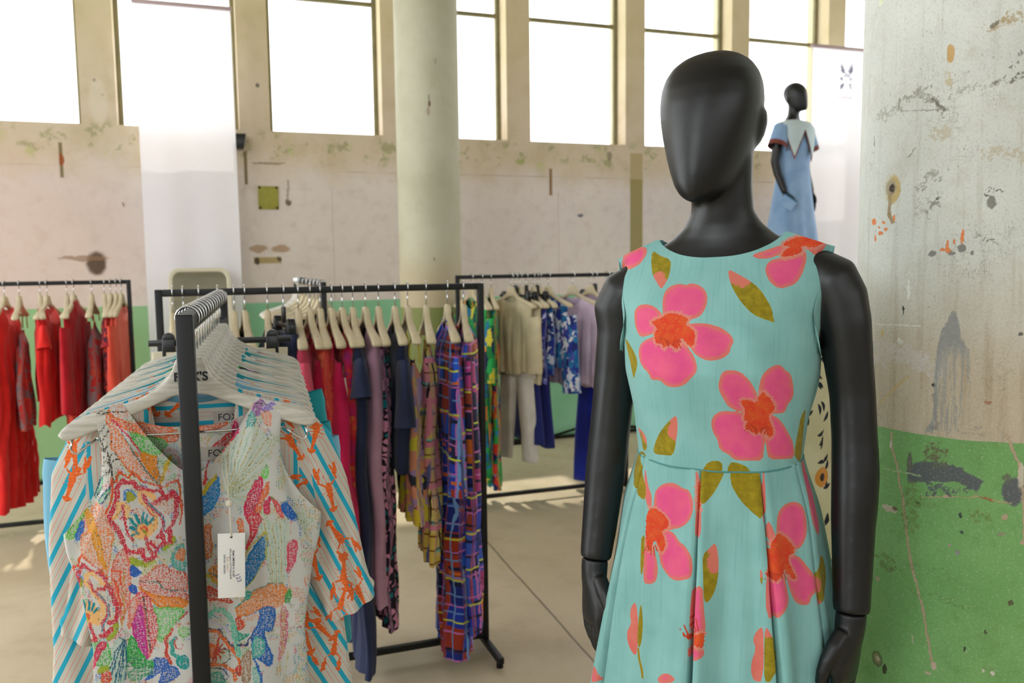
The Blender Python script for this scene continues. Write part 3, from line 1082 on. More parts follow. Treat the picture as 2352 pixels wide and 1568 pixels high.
def blotch(name, cols, scale=30., stretch=(1, 1, 1), dist=.4, rough=.8, ground=None, rnd=1.):
    """painterly print: cells of a few flat colours with wavering edges"""
    m = Mat(name, rough, .2, .1)
    v, x, y = uvxy(m)
    nz = m.noise(v, scale * .8, 3, .6, color=True)
    n_ = m.n('ShaderNodeVectorMath')
    n_.operation = 'MULTIPLY_ADD'
    m.put(n_.inputs[0], nz)
    n_.inputs[1].default_value = (dist / scale * 2.4,) * 3
    m.put(n_.inputs[2], m.vscale(v, stretch))
    vv = V(m, n_.outputs[0])
    vn = m.n('ShaderNodeTexVoronoi')
    m.put(vn.inputs['Vector'], vv)
    vn.inputs['Scale'].default_value = scale
    vn.inputs['Randomness'].default_value = rnd
    r_, g_, b_ = m.sep(V(m, vn.outputs['Color']))
    c = m.palette(r_, cols)
    if ground is not None:
        d = V(m, vn.outputs['Distance'])
        c = m.mix(d.gt(.5 + 0.0), c, ground)
    return m.base(c)


def plaid(name, ground, bands, scale=1., wob=.004, rough=.8):
    """crossing stripes: bands = (axis, period m, offset, width m, colour)"""
    m = Mat(name, rough, .2, .1)
    v, x, y = uvxy(m)
    x = x + (m.noise(v, 9) - .5) * wob * 6
    y = y + (m.noise(v, 7.3) - .5) * wob * 6
    cells = m.white(m.com((x / (.11 * scale)).floor(), (y / (.095 * scale)).floor(), 0.))
    c = m.palette(cells, ground) if isinstance(ground[0], tuple) else None
    if c is None:
        c = m.mix(0., ground, ground)
    for ax, per, off, wd, colr in bands:
        q = x if ax == 'x' else y
        other = y if ax == 'x' else x
        t_ = ((q + off) / (per * scale)).fract() * (per * scale)
        mask = (t_ - per * scale / 2).abs().lt(wd * scale / 2)
        if colr[-1] == 'b':                       # broken band
            colr = colr[:3]
            mask = mask * m.white(m.com(((q + off) / (per * scale)).floor(), (other / (.07 * scale)).floor(), 3.)).gt(.45)
        c = m.mix(mask, c, colr)
    return m.base(c)

# ================================================================== PRINTS (outlines of the motifs, in millimetres on the cloth)
#PRINTS_BEGIN
PR = {'dress':{'petal':[[(-819,15421),(-813,15529),(-724,15594),(-582,15620),(-478,15591),(-414,15626),(-278,15608),(-148,15545),(-74,15430),(-69,15307),(-103,15183),
(-187,15108),(-292,15074),(-395,15004),(-492,14948),(-633,14996),(-719,15120),(-787,15297)],[(-1276,15072),(-1273,15190),(-1180,15275),(-1062,15295),(-912,15267),
(-773,15180),(-718,15092),(-658,14967),(-759,14887),(-932,14817),(-1088,14769),(-1194,14832),(-1256,14940)],[(-419,14977),(-323,15010),(-153,15030),(17,15013),
(180,14954),(298,14866),(353,14770),(307,14686),(302,14603),(207,14512),(71,14474),(-68,14493),(-182,14564),(-253,14669),(-375,14802),(-455,14872)],[(-835,14805),
(-1028,14728),(-1138,14629),(-1153,14475),(-1072,14325),(-921,14221),(-903,14116),(-716,14138),(-670,14062),(-494,14035),(-337,14084),(-244,14183),(-151,14290),
(-149,14436),(-239,14611),(-370,14754),(-484,14875),(-646,14895)],[(180,14232),(214,14326),(325,14350),(463,14320),(583,14208),(681,14059),(745,13898),(771,13739),
(627,13690),(473,13706),(320,13765),(220,13918),(153,14075)],[(753,13922),(731,14110),(759,14259),(838,14368),(966,14431),(1056,14396),(1103,14335),(1201,14291),
(1277,14136),(1345,13947),(1306,13848),(1250,13802),(1229,13671),(1065,13668),(919,13659),(825,13712)],[(602,13661),(450,13703),(273,13721),(117,13670),(34,13530),
(66,13345),(141,13242),(170,13081),(331,13009),(419,12922),(674,12925),(910,12929),(906,13125),(881,13391),(842,13554),(755,13636)],[(911,13662),(1056,13626),
(1208,13510),(1370,13339),(1535,13161),(1632,12904),(1289,12922),(1013,12937),(955,13071),(899,13281),(899,13497)],[(647,16050),(900,16123),(1141,16204),(1233,16155),
(1132,16062),(946,15990),(762,15992)],[(1120,16001),(1244,16014),(1379,16050),(1453,16125),(1464,15972),(1409,15771),(1301,15623),(1140,15564),(1016,15537),(921,15614),
(862,15780),(890,15905),(994,15979)],[(1438,16179),(1558,16136),(1641,16224),(1661,16248),(1663,16176),(1585,16012),(1529,16058)],[(-1692,16044),(-1552,16147),
(-1413,16212),(-1345,16205),(-1315,16112),(-1360,15970),(-1451,15881),(-1577,15836),(-1709,15814)],[(1141,16204),(1264,16308),(1376,16345),(1479,16326),(1609,16276),
(1661,16243),(1626,16214),(1543,16139),(1417,16204),(1279,16167)],[(-901,12174),(-862,12326),(-725,12439),(-584,12485),(-467,12464),(-401,12423),(-289,12410),
(-217,12287),(-207,12122),(-249,11971),(-371,11834),(-534,11766),(-681,11744),(-785,11806),(-908,11985)],[(-1084,12676),(-1022,12330),(-946,12245),(-939,12095),
(-966,12016),(-1065,12076),(-1091,12383)],[(-758,11704),(-649,11736),(-522,11703),(-440,11598),(-295,11538),(-208,11430),(-182,11243),(-198,11101),(-288,11054),
(-457,10988),(-635,11014),(-763,11131),(-801,11300),(-828,11496)],[(-1044,11551),(-920,11459),(-864,11337),(-819,11126),(-827,10971),(-863,10854),(-1006,10810),
(-1054,10850),(-1069,11252)],[(1021,11965),(1036,12101),(1131,12228),(1302,12270),(1436,12229),(1508,12152),(1572,11983),(1574,11787),(1522,11612),(1444,11546),
(1283,11560),(1128,11660),(1007,11810)],[(866,12048),(933,11955),(998,11765),(983,11659),(905,11684)],[(858,11237),(951,11278),(1070,11303),(1128,11182),(1193,10984),
(1213,10807),(1084,10676),(1018,10581),(871,10602)],[(1218,11468),(1348,11481),(1505,11403),(1611,11245),(1866,10990),(1810,10877),(1670,10836),(1648,10703),(1543,10693),
(1381,10766),(1271,10929),(1200,11101),(1158,11293)],[(-190,10888),(-171,10923),(-29,11027),(-5,10696),(28,10410),(19,10278),(-194,10206),(-204,10495)],[(-214,10073),
(30,10058),(19,9945),(-82,9880),(-213,9826)],[(1641,12853),(1813,12764),(1955,12416),(1982,12027),(2058,11797),(2017,11625),(1782,11779),(1674,12094),
(1604,12492)],[(-194,12773),(-129,12631),(-93,12135),(-79,11737),(-169,11672),(-176,12003),(-162,12411)],[(-1936,9208),(-1846,9178),(-1827,9049),(-1836,8971),
(-1978,8907)],[(-762,9337),(-669,9481),(-540,9572),(-434,9558),(-359,9481)]],'coral':[[(-1176,10495),(-1265,10400),(-1293,10262),(-1248,10121),(-1339,9972),(-1310,9804),
(-1214,9689),(-1127,9635),(-1104,9898),(-1108,10192)],[(853,10481),(782,10389),(722,10246),(772,10103),(710,9889),(708,9749),(762,9609),(870,9646)],[(746,12884),
(784,12678),(872,11967),(799,11995),(766,12573)]],'heart':[[(-946,15004),(-838,15064),(-730,15104),(-687,15165),(-552,15173),(-413,15139),(-296,15093),(-360,15003),
(-240,14953),(-186,14861),(-194,14687),(-269,14681),(-372,14778),(-425,14815),(-392,14705),(-461,14597),(-520,14673),(-599,14706),(-650,14612),(-713,14716),(-795,14684),
(-838,14784),(-843,14862),(-789,14936)],[(460,13887),(581,13899),(736,13846),(739,13953),(802,14030),(885,13948),(1005,13816),(1027,13708),(919,13659),(975,13523),
(1069,13358),(958,13243),(885,13444),(777,13338),(701,13371),(616,13425),(560,13504),(637,13572),(531,13557),(573,13713)],[(1145,16197),(1266,16284),(1375,16336),
(1490,16314),(1607,16276),(1658,16235),(1626,16214),(1543,16139),(1416,16180),(1279,16167)],[(1112,16004),(1215,16157),(1339,16197),(1418,16172),(1414,16070),
(1314,16039),(1222,16006)],[(-1047,11958),(-938,12037),(-818,12026),(-679,11942),(-618,11855),(-646,11754),(-758,11704),(-705,11597),(-677,11480),(-760,11326),
(-813,11452),(-867,11540),(-919,11427),(-942,11331),(-1002,11366),(-1056,11550)],[(908,11641),(957,11749),(1041,11849),(1193,11765),(1346,11606),(1379,11512),
(1218,11468),(1278,11314),(1419,11126),(1350,11098),(1239,11185),(1159,11309),(1061,11191),(989,11129),(902,11183),(866,11285)],[(-203,10192),(18,10343),(32,10108),
(-43,10070),(-207,10112)],[(-156,12582),(-126,12527),(-93,12135),(-156,12105)]],'leaf':[[(-1259,16155),(-1115,16063),(-886,15997),(-849,15840),(-842,15681),(-873,15579),
(-895,15527),(-987,15612),(-1117,15736),(-1214,15916)],[(234,15845),(388,15779),(612,15670),(747,15552),(837,15356),(875,15210),(878,15113),(915,15030),(872,15052),
(785,15082),(628,15149),(494,15284),(379,15456),(289,15631)],[(-507,13602),(-596,13537),(-774,13383),(-961,13167),(-1092,12924),(-1013,12882),(-784,12909),(-649,12911),
(-569,13129),(-519,13352)],[(-1599,13269),(-1289,13197),(-1229,13092),(-1270,12892),(-1449,12893),(-1428,13061)],[(1817,13715),(1645,13575),(1642,13366),(1597,13101),
(1620,12893),(2032,12789),(2035,13017),(1912,13337)],[(-1691,14725),(-1482,14683),(-1218,14492),(-1163,14314),(-1321,14055),(-1346,14270),(-1523,14521)],[(-1714,12790),
(-1417,12878),(-1263,12768),(-1066,12385),(-1066,12126),(-1150,12133),(-1301,12262),(-1621,12457)],[(0,12895),(220,12905),(229,12736),(115,12455),(-14,12262),
(-104,12203),(-131,12460),(-120,12730)],[(322,12889),(494,12885),(684,12799),(737,12605),(817,12290),(796,12027),(641,12149),(444,12337),(293,12588)],[(132,11662),
(35,11548),(-48,11473),(-27,11129),(-4,10729),(85,10784),(167,10977),(192,11232),(178,11473)],[(2074,11381),(1849,11168),(1765,10959),(1811,10584),(2024,10680),
(2168,10897),(2171,11133)],[(863,10503),(944,10353),(1063,10126),(1086,9883),(979,9769),(942,9659),(877,9646),(867,10018)],[(-1083,10553),(-1036,10284),(-1035,10013),
(-1067,9802),(-1101,9773),(-1123,10016)],[(-2155,11449),(-2133,11237),(-2156,10824),(-2420,10754),(-2420,11053)],[(-1058,11596),(-1087,11548),(-1130,11536),(-1121,10934),
(-1073,10946),(-1056,11256)],[(785,11339),(821,11234),(817,11043),(789,11127)]],'stamen':[[(-438,14785),(-389,14740)],[(-463,14772),(-391,14653)],[(-494,14757),
(-453,14655)],[(-529,14749),(-509,14675)],[(-566,14750),(-565,14597)],[(-603,14751),(-624,14635)],[(-632,14757),(-669,14680)],[(-669,14780),(-766,14645)],[(-700,14797),
(-798,14707)],[(-723,14821),(-815,14773)],[(911,13478),(971,13410)],[(888,13459),(966,13314)],[(860,13451),(900,13328)],[(828,13445),(842,13356)],[(795,13451),
(793,13272)],[(763,13454),(738,13321)],[(730,13464),(699,13377)],[(704,13484),(613,13332)],[(679,13505),(578,13401)],[(657,13529),(570,13464)],[(1158,11268),
(1184,11227)],[(1109,11265),(1166,11144)],[(1065,11263),(1081,11180)],[(1028,11261),(1030,11216)],[(999,11261),(991,11134)],[(973,11265),(963,11171)],[(956,11274),
(958,11197)],[(950,11278),(852,11170)],[(946,11276),(832,11230)],[(-196,10158),(-298,10226)],[(-194,10175),(-357,10308)],[(-191,10183),(-276,10369)],[(-118,10284),
(-209,10389)],[(-90,10305),(-198,10500)],[(-64,10324),(-111,10507)],[(-864,11454),(-830,11373)],[(-892,11437),(-868,11286)],[(-931,11424),(-937,11296)],[(-968,11423),
(-993,11329)],[(-999,11427),(-1092,11260)]],'stem':[[(-1101,9773),(-1082,9600),(-1045,9451),(-1031,9309)]],'tip':[(-899,15538),(-1006,15627),(253,15827),(386,15770),
(503,15717),(-518,13573),(-556,13296),(-1554,13266),(-1235,13175),(145,11632),(179,11353),(1816,10588),(1795,10910),(854,10482),(785,11324)]},'dots':[([(-1781,-1798),
(-1680,-1711),(-1389,-1617),(-1350,-1785),(-1310,-2100),(-1170,-2559),(-1293,-2762),(-1330,-2916),(-1759,-2958),(-1714,-2415),(-1771,-1997)],(150,140,110),.16,.0),
([(-1422,-1680),(-1304,-1818),(-1159,-2137),(-1013,-2356),(-866,-2508),(-647,-2608),(-575,-2912),(-547,-3092),(-680,-2924),(-874,-2865),(-1040,-2769),(-1141,-2610),
(-1243,-2441),(-1329,-2337),(-1353,-2094),(-1382,-1896)],(214,116,66),.36,.1),([(-1381,-1609),(-1304,-1770),(-1153,-1862),(-930,-1944),(-719,-2011),(-281,-2094),
(-283,-2360),(-505,-2329),(-739,-2262),(-921,-2099),(-1153,-1974),(-1293,-1853)],(216,104,56),.42,.14),([(-1007,-2074),(-786,-2209),(-425,-2353),(-532,-2479),
(-632,-2580),(-749,-2494),(-921,-2354),(-1020,-2147)],(84,176,76),.38,.1),([(-865,-2442),(-718,-2529),(-599,-2578),(-589,-2829),(-563,-3072),(-678,-2892),
(-823,-2647)],(214,130,40),.55,.3),([(-446,-2629),(-395,-2650),(-484,-2845),(-547,-3075),(-546,-2913)],(196,160,52),.5,.3),([(-1128,-3141),(-1052,-3101),(-985,-3154),
(-988,-3242),(-1059,-3283),(-1131,-3240)],(150,150,44),.6,.5),([(-966,-3690),(-811,-3642),(-694,-3724),(-717,-3894),(-840,-3978),(-950,-3935)],(224,172,108),.6,.5),
([(-1637,-3279),(-1502,-3358),(-1409,-3488),(-1324,-3730),(-1387,-3944),(-1932,-3953),(-1874,-3639),(-1823,-3389),(-1741,-3512)],(212,124,80),.36,.1),([(-1823,-3389),
(-1725,-3514),(-1634,-3733),(-1628,-3933),(-1742,-3936),(-1801,-3676)],(208,144,44),.5,.3),([(-1809,-2756),(-1712,-2707),(-1770,-3040),(-1850,-3206),
(-1808,-2928)],(76,160,110),.3,.3),([(-1750,-2969),(-1674,-2938),(-1697,-3138),(-1747,-3083)],(76,160,110),.3,.3),([(-1496,-2817),(-1540,-3072),(-1657,-3224),
(-1681,-3182),(-1616,-3006)],(76,160,110),.3,.3),([(-1361,-2983),(-1436,-3179),(-1554,-3297),(-1600,-3271),(-1467,-3081)],(76,160,110),.3,.3),([(-2176,-3828),
(-2044,-3672),(-1869,-3345),(-1776,-3196),(-1869,-3562),(-2025,-3835),(-2087,-3949),(-2187,-3944)],(104,184,66),.36,.2),([(-1870,-3578),(-1938,-3708),(-2061,-3948),
(-1932,-3953),(-1880,-3759)],(40,100,180),.5,.3),([(-1910,-3801),(-1331,-3789),(-1412,-4054),(-1489,-4496),(-1545,-4639),(-1625,-4399),(-1784,-4314),(-1903,-4261),
(-1942,-4058)],(212,126,74),.36,.1),([(-1756,-3784),(-1613,-3777),(-1547,-4219),(-1524,-4529),(-1592,-4366),(-1684,-4041)],(206,140,40),.5,.3),([(-2004,-5153),
(-1877,-5078),(-1685,-5220),(-1700,-5440),(-1893,-5544),(-1978,-5586),(-2021,-5414)],(224,172,108),.6,.5),([(-2022,-4651),(-1934,-4665),(-1963,-4808),
(-2013,-4834)],(150,150,44),.6,.5),([(-1438,-5481),(-1374,-5470),(-1397,-5613),(-1534,-5815),(-1598,-5778)],(146,160,52),.55,.35),([(-1221,-4080),(-1135,-4248),
(-1124,-4607),(-1160,-5067),(-1267,-5335),(-1315,-5582),(-1337,-5237),(-1402,-4900),(-1441,-4535),(-1393,-4354)],(206,102,80),.36,.1),([(-1079,-3810),(-873,-3828),
(-911,-3964),(-1021,-3918)],(224,172,108),.6,.5),([(-405,-3942),(-342,-3987),(-396,-4136),(-591,-4230),(-493,-4138)],(146,160,52),.55,.35),([(-1118,-4281),(-977,-4359),
(-820,-4393),(-722,-4350),(-758,-4435),(-950,-4452),(-1094,-4407)],(146,160,52),.6,.4),([(-941,-4526),(-722,-4368),(-694,-4423),(-762,-4540),(-914,-4637)],(170,172,78),
.3,.05),([(-1112,-4425),(-1031,-4449),(-941,-4580),(-1027,-4649),(-1125,-4625)],(40,90,170),.6,.4),([(-1134,-4790),(-1040,-4832),(-1033,-4978),(-1146,-4955)],(50,90,170),
.6,.4),([(-1014,-4704),(-828,-4589),(-665,-4447),(-535,-4466),(-445,-4616),(-189,-4617),(-189,-5038),(-194,-5174),(-410,-5253),(-605,-5254),(-760,-5115),
(-930,-4929)],(200,84,66),.34,.08),([(-1022,-4811),(-851,-4966),(-610,-5069),(-191,-5139),(-198,-5266),(-410,-5253),(-607,-5271),(-763,-5130),(-933,-4961)],(214,122,42),
.5,.25),([(-1121,-5032),(-963,-4928),(-851,-5004),(-784,-5225),(-715,-5447),(-724,-5787),(-798,-5972),(-930,-6272),(-1053,-6115),(-1136,-5813),(-1168,-5531)],(196,74,80),
.42,.14),([(-1148,-5439),(-973,-5105),(-956,-5541),(-944,-5920),(-930,-6272),(-1053,-6115),(-1136,-5813)],(180,50,136),.5,.25),([(-1135,-5048),(-1053,-5035),
(-1028,-5183),(-1142,-5402),(-1226,-5708),(-1196,-5248)],(210,110,90),.36,.1),([(-767,-5210),(-575,-5279),(-217,-5295),(-337,-5479),(-514,-5688),(-731,-5992),
(-707,-5453)],(90,180,84),.36,.1),([(-351,-4163),(-189,-4163),(-189,-4617),(-365,-4590),(-421,-4373)],(80,156,146),.42,.2),([(-387,-4379),(-222,-4178),
(-201,-4474)],(206,124,76),.45,.2),([(-364,-5661),(-261,-5632),(-183,-5674),(-189,-5822),(-304,-5830),(-386,-5767)],(130,190,110),.34,.15),([(-1911,-5842),(-1722,-5841),
(-1554,-5853),(-1539,-6267),(-1754,-6272),(-1895,-6244)],(76,166,78),.38,.12),([(-1722,-5841),(-1572,-5852),(-1764,-6123),(-1888,-6356),(-1900,-6285),
(-1794,-6066)],(196,56,88),.5,.25),([(-1449,-5772),(-1295,-5820),(-1300,-6618),(-1552,-6574),(-1514,-6117)],(130,186,164),.2,.2),([(-1253,-5868),(-1162,-5736),
(-1041,-6134),(-930,-6272),(-844,-6257),(-835,-6385),(-1253,-6367)],(58,162,80),.5,.25),([(-1253,-6367),(-835,-6385),(-978,-6562),(-1270,-6620)],(80,160,120),.3,.1),
([(-827,-6199),(-611,-6225),(-549,-6364),(-948,-6636),(-1016,-6629),(-801,-6387)],(44,92,170),.45,.2),([(-635,-6394),(-436,-6404),(-396,-6600),(-620,-6706),
(-784,-6692)],(44,92,170),.45,.2),([(-458,-6218),(-256,-6185),(-223,-6490),(-436,-6404)],(40,140,140),.5,.3),([(-1971,-5775),(-1919,-5799),(-1939,-6591),
(-1990,-6579)],(150,116,66),.42,.2),([(-2069,-5983),(-1981,-5993),(-1990,-6579),(-2138,-6572)],(186,100,134),.34,.08),([(-1709,-6362),(-1545,-6351),(-1531,-6577),
(-1712,-6569)],(196,80,56),.45,.2),([(-1771,-6311),(-1574,-6262),(-1554,-6338),(-1789,-6399)],(146,160,52),.6,.4),([(-2251,-4507),(-2163,-4469),(-2124,-5062),
(-2182,-5098),(-2185,-4799)],(212,126,58),.45,.2),([(-2169,-5356),(-2106,-5406),(-2072,-5844),(-2120,-5754)],(60,140,130),.4,.2),([(87,-2040),(313,-1964),(681,-2039),
(462,-2135),(82,-2215)],(208,96,52),.42,.14),([(802,-2192),(677,-2409),(656,-2219),(751,-1994)],(194,40,96),.48,.2),([(656,-2219),(503,-2354),(329,-2452),(228,-2746),
(175,-3117),(126,-3113),(208,-2862),(219,-2653),(102,-2645),(358,-2568),(538,-2570),(679,-2358)],(200,60,62),.44,.15),([(1183,-1611),(1268,-1649),(1174,-1858),
(1107,-1937),(1058,-1800)],(156,106,164),.5,.25),([(1107,-1937),(1035,-2120),(893,-2334),(937,-2092),(1039,-1833)],(90,156,148),.45,.2),([(1316,-1680),(1481,-1723),
(1413,-1841),(1208,-1863)],(136,118,184),.45,.2),([(1174,-1858),(1410,-1860),(1347,-2213)],(214,146,120),.4,.15),([(475,-2573),(903,-2125),(1168,-2127),(1306,-2345),
(1308,-2807),(1102,-3042),(852,-3546),(543,-3398)],(176,194,174),.18,.3),([(410,-2923),(437,-3177),(380,-3397),(224,-3596),(106,-3712),(120,-3297),
(241,-3103)],(38,126,186),.5,.3),([(121,-3265),(242,-3070),(410,-2906),(342,-3072),(135,-3299)],(186,166,52),.55,.35),([(1196,-2949),(1192,-3224),(1080,-3563),
(903,-3840),(818,-3521),(958,-3232)],(196,48,86),.48,.2),([(1298,-3051),(1308,-3277),(1183,-3453),(1071,-3850),(968,-3842),(1152,-3395)],(214,106,62),.42,.15),
([(1320,-3330),(1276,-3677),(1207,-3736),(1180,-3573)],(196,48,86),.5,.2),([(1189,-2914),(1292,-2772),(1300,-3034),(1214,-3072)],(104,196,88),.36,.12),([(1337,-3371),
(1463,-3617),(1571,-3880),(1407,-3695)],(206,90,90),.45,.15),([(1464,-3575),(1584,-3542),(1809,-3891),(1638,-3885)],(34,92,168),.55,.35),([(1081,-3905),(1620,-3892),
(1638,-4279),(1511,-5132),(1229,-5028),(1213,-4437),(1070,-4110)],(176,196,176),.2,.35),([(1225,-4041),(1236,-4250),(1147,-4618),(922,-4974),(665,-5228),(695,-4908),
(862,-4552),(1064,-4215)],(36,116,176),.5,.28),([(728,-3713),(853,-3844),(778,-4294),(708,-4622),(678,-4498),(731,-4088)],(214,112,60),.45,.18),([(878,-3683),
(1164,-3708),(1039,-4007),(871,-4365),(835,-4367),(960,-3995)],(196,56,70),.45,.16),([(165,-4694),(261,-4614),(612,-4630),(598,-4999),(570,-5236),
(370,-5067)],(212,136,56),.5,.25),([(119,-4923),(331,-5106),(568,-5302),(565,-5355),(308,-5254),(128,-5222)],(194,74,50),.44,.14),([(124,-3876),(255,-3824),(269,-4412),
(134,-4474)],(198,112,62),.46,.16),([(600,-5463),(912,-5188),(1227,-5047),(1478,-5084),(1535,-5263),(1461,-5515),(1319,-5575),(1172,-5487),(899,-5615),
(631,-5632)],(208,126,66),.46,.2),([(1584,-4291),(1757,-4261),(1729,-4607),(1577,-4929),(1554,-4686)],(198,74,96),.46,.18),([(1509,-5304),(1609,-5187),(1601,-5495),
(1479,-5497)],(66,146,80),.5,.2),([(133,-6020),(238,-6086),(290,-6212),(229,-6309),(129,-6289)],(212,104,50),.45,.2),([(568,-5818),(730,-5973),(863,-5959),(748,-6051),
(615,-6063)],(70,160,136),.5,.25),([(801,-5166),(912,-5209),(831,-5336),(793,-5334)],(60,160,140),.4,.2),([(1055,-5515),(1290,-5508),(1294,-5826),(1228,-6029),
(1098,-5939),(1109,-6108),(1214,-6421),(1227,-6650),(1166,-6674),(979,-6466),(885,-6463),(877,-6123),(904,-5929),(1007,-5777)],(40,96,166),.48,.25),([(902,-6045),
(1089,-6121),(1119,-6354),(980,-6447),(886,-6425)],(76,164,156),.44,.2),([(883,-6526),(1006,-6795),(983,-6927),(877,-6900)],(110,180,170),.36,.12),([(856,-6215),
(843,-6554),(809,-6888),(661,-6849),(659,-6411)],(160,126,98),.4,.15),([(638,-6488),(692,-6556),(626,-6727),(577,-6594)],(196,70,54),.5,.3),([(1405,-5546),(1542,-5592),
(1525,-6047),(1474,-6405),(1363,-6676),(1330,-6478),(1423,-6074)],(190,110,120),.34,.08),([(593,-5625),(725,-5649),(735,-5849),(587,-5839)],(190,76,50),.5,.2),
([(124,-6599),(328,-6629),(416,-6820),(117,-6788)],(80,160,140),.4,.2)],'dotlines':[([(-1681,-1783),(-1600,-1971),(-1508,-2238),(-1391,-2459),(-1328,-2746),
(-1303,-2927)],(58,58,52),.00169,.62),([(-1748,-1873),(-1659,-1927),(-1604,-2007)],(58,58,52),.001,.55),([(-1747,-2005),(-1619,-2040),(-1561,-2108)],(58,58,52),.001,.55),
([(-1722,-2162),(-1613,-2185),(-1527,-2219)],(58,58,52),.001,.55),([(-1722,-2296),(-1582,-2280),(-1490,-2315)],(58,58,52),.001,.55),([(-1714,-2415),(-1589,-2379),
(-1441,-2395)],(58,58,52),.001,.55),([(-1688,-2521),(-1574,-2508),(-1410,-2483)],(58,58,52),.001,.55),([(-1712,-2707),(-1592,-2690),(-1385,-2608)],(58,58,52),.001,.55),
([(-1743,-2842),(-1589,-2779),(-1353,-2722)],(58,58,52),.001,.55),([(-1754,-2943),(-1583,-2864),(-1357,-2753)],(58,58,52),.001,.55),([(-1662,-1837),(-1590,-1718),
(1277,-1689)],(58,58,52),.001,.55),([(-1600,-1971),(-1546,-1808),(-1424,-1716)],(58,58,52),.001,.55),([(-1561,-2128),(-1462,-1973),(-1401,-1898)],(58,58,52),.001,.55),
([(-1508,-2238),(-1420,-2089),(-1365,-2015)],(58,58,52),.001,.55),([(-1444,-2374),(-1361,-2272),(-1331,-2209)],(58,58,52),.001,.55),([(-1391,-2459),(-1287,-2419),
(-1225,-2473)],(58,58,52),.001,.55),([(-1348,-2597),(-1258,-2519),(-1183,-2557)],(58,58,52),.001,.55),([(-1733,-2090),(-1610,-2093),(-1544,-2179)],(58,58,52),.001,.55),
([(-1729,-2350),(-1583,-2349),(-1474,-2365)],(58,58,52),.001,.55),([(-1738,-2633),(-1588,-2603),(-1395,-2541)],(58,58,52),.001,.55),([(-1303,-1836),(-1096,-2078),
(-949,-2301),(-865,-2442)],(196,50,80),.00154,.6),([(-1156,-2056),(-979,-2426),(-795,-2780),(-563,-3072)],(70,100,96),.001,.5),([(-599,-2578),(-578,-3012)],(70,100,96),
.00092,.5),([(-1453,-3468),(-1376,-3237),(-1337,-3117),(-1344,-2869),(-1272,-2914),(-1221,-2752),(-1146,-2808),(-1056,-2851),(-1021,-2769),(-909,-2883),(-832,-2957),
(-680,-3008),(-562,-3105),(-487,-3103),(-395,-3022),(-267,-3018),(-260,-3281),(-218,-3535),(-260,-3783)],(206,84,48),.002,.7),([(-1394,-3526),(-1303,-3293),(-1253,-3166),
(-1277,-3028),(-1181,-2903),(-1105,-2946),(-1000,-2939),(-971,-3021),(-837,-3086),(-689,-3142),(-578,-3150),(-522,-3248),(-585,-3317),(-707,-3351)],(188,50,66),
.00423,.6),([(-478,-3298),(-368,-3206),(-307,-3329),(-315,-3573),(-384,-3766),(-482,-3874)],(188,50,66),.00423,.6),([(-1394,-3526),(-1364,-3660),(-1279,-3799),
(-1196,-3959)],(188,50,66),.00462,.6),([(-1314,-3562),(-1264,-3464),(-1258,-3315),(-1165,-3287),(-1111,-3446),(-1147,-3558)],(224,172,108),.00385,.62),([(-674,-3255),
(-823,-3142),(-902,-3148),(-907,-3282),(-774,-3417),(-659,-3612),(-664,-3765),(-761,-3886)],(224,172,108),.00385,.62),([(-1199,-3335),(-1176,-3504),(-1151,-3676),
(-1130,-3847),(-1042,-3989)],(188,50,66),.00269,.55),([(-840,-3191),(-798,-3309),(-685,-3461),(-563,-3607),(-543,-3784),(-623,-3935)],(188,50,66),.00346,.55),
([(-768,-3330),(-623,-3515),(-509,-3703),(-546,-3867)],(60,130,150),.00092,.6),([(-1162,-3239),(-1141,-3073),(-1050,-3084),(-965,-3176)],(50,120,186),.00169,.6),
([(-925,-3700),(-980,-3530)],(30,130,140),.00231,.9),([(-875,-3674),(-868,-3506)],(30,130,140),.00231,.9),([(-828,-3673),(-792,-3543)],(30,130,140),.00231,.9),
([(-800,-3716),(-706,-3611)],(30,130,140),.00231,.9),([(-969,-3744),(-1059,-3602)],(30,130,140),.00231,.9),([(-987,-3795),(-1079,-3749)],(30,130,140),.00231,.9),
([(-973,-3858),(-1053,-3887)],(30,130,140),.00231,.9),([(-1052,-3452),(-956,-3408),(-866,-3458),(-802,-3427),(-746,-3534),(-673,-3579)],(200,70,60),.00077,.6),
([(-897,-3785),(-847,-3759),(-802,-3810),(-837,-3857)],(206,84,48),.00231,.7),([(-860,-3827),(-837,-3890)],(150,160,50),.00231,.8),([(-1496,-2817),(-1600,-3005),
(-1674,-3190)],(40,80,110),.00085,.6),([(-1509,-3016),(-1644,-3215)],(40,80,110),.00085,.6),([(-1361,-2983),(-1467,-3081),(-1586,-3263)],(40,80,110),.00085,.6),
([(-1383,-3089),(-1541,-3300)],(40,80,110),.00085,.6),([(-2118,-5060),(-2114,-4800),(-2081,-4657),(-2079,-4409),(-2000,-4433),(-1931,-4229),(-1851,-4315),(-1740,-4401),
(-1634,-4492),(-1530,-4637),(-1449,-4603)],(206,84,48),.002,.7),([(-2104,-5231),(-2105,-5057),(-2041,-4797),(-1988,-4537),(-1908,-4389),(-1799,-4494),(-1636,-4569),
(-1545,-4677),(-1541,-4826),(-1665,-4861)],(188,50,66),.00385,.6),([(-1495,-4788),(-1439,-5012),(-1377,-5233),(-1422,-5446),(-1540,-5494)],(188,50,66),.00423,.6),
([(-2104,-5231),(-2064,-5405),(-2042,-5582),(-1954,-5724)],(188,50,66),.00462,.6),([(-2043,-5159),(-2024,-5018)],(224,172,108),.00385,.6),([(-1599,-4751),(-1760,-4566),
(-1861,-4605),(-1890,-4754),(-1769,-4933),(-1630,-5151),(-1628,-5370),(-1738,-5507)],(224,172,108),.00385,.6),([(-1944,-5261),(-1968,-5085)],(30,130,140),.00231,.9),
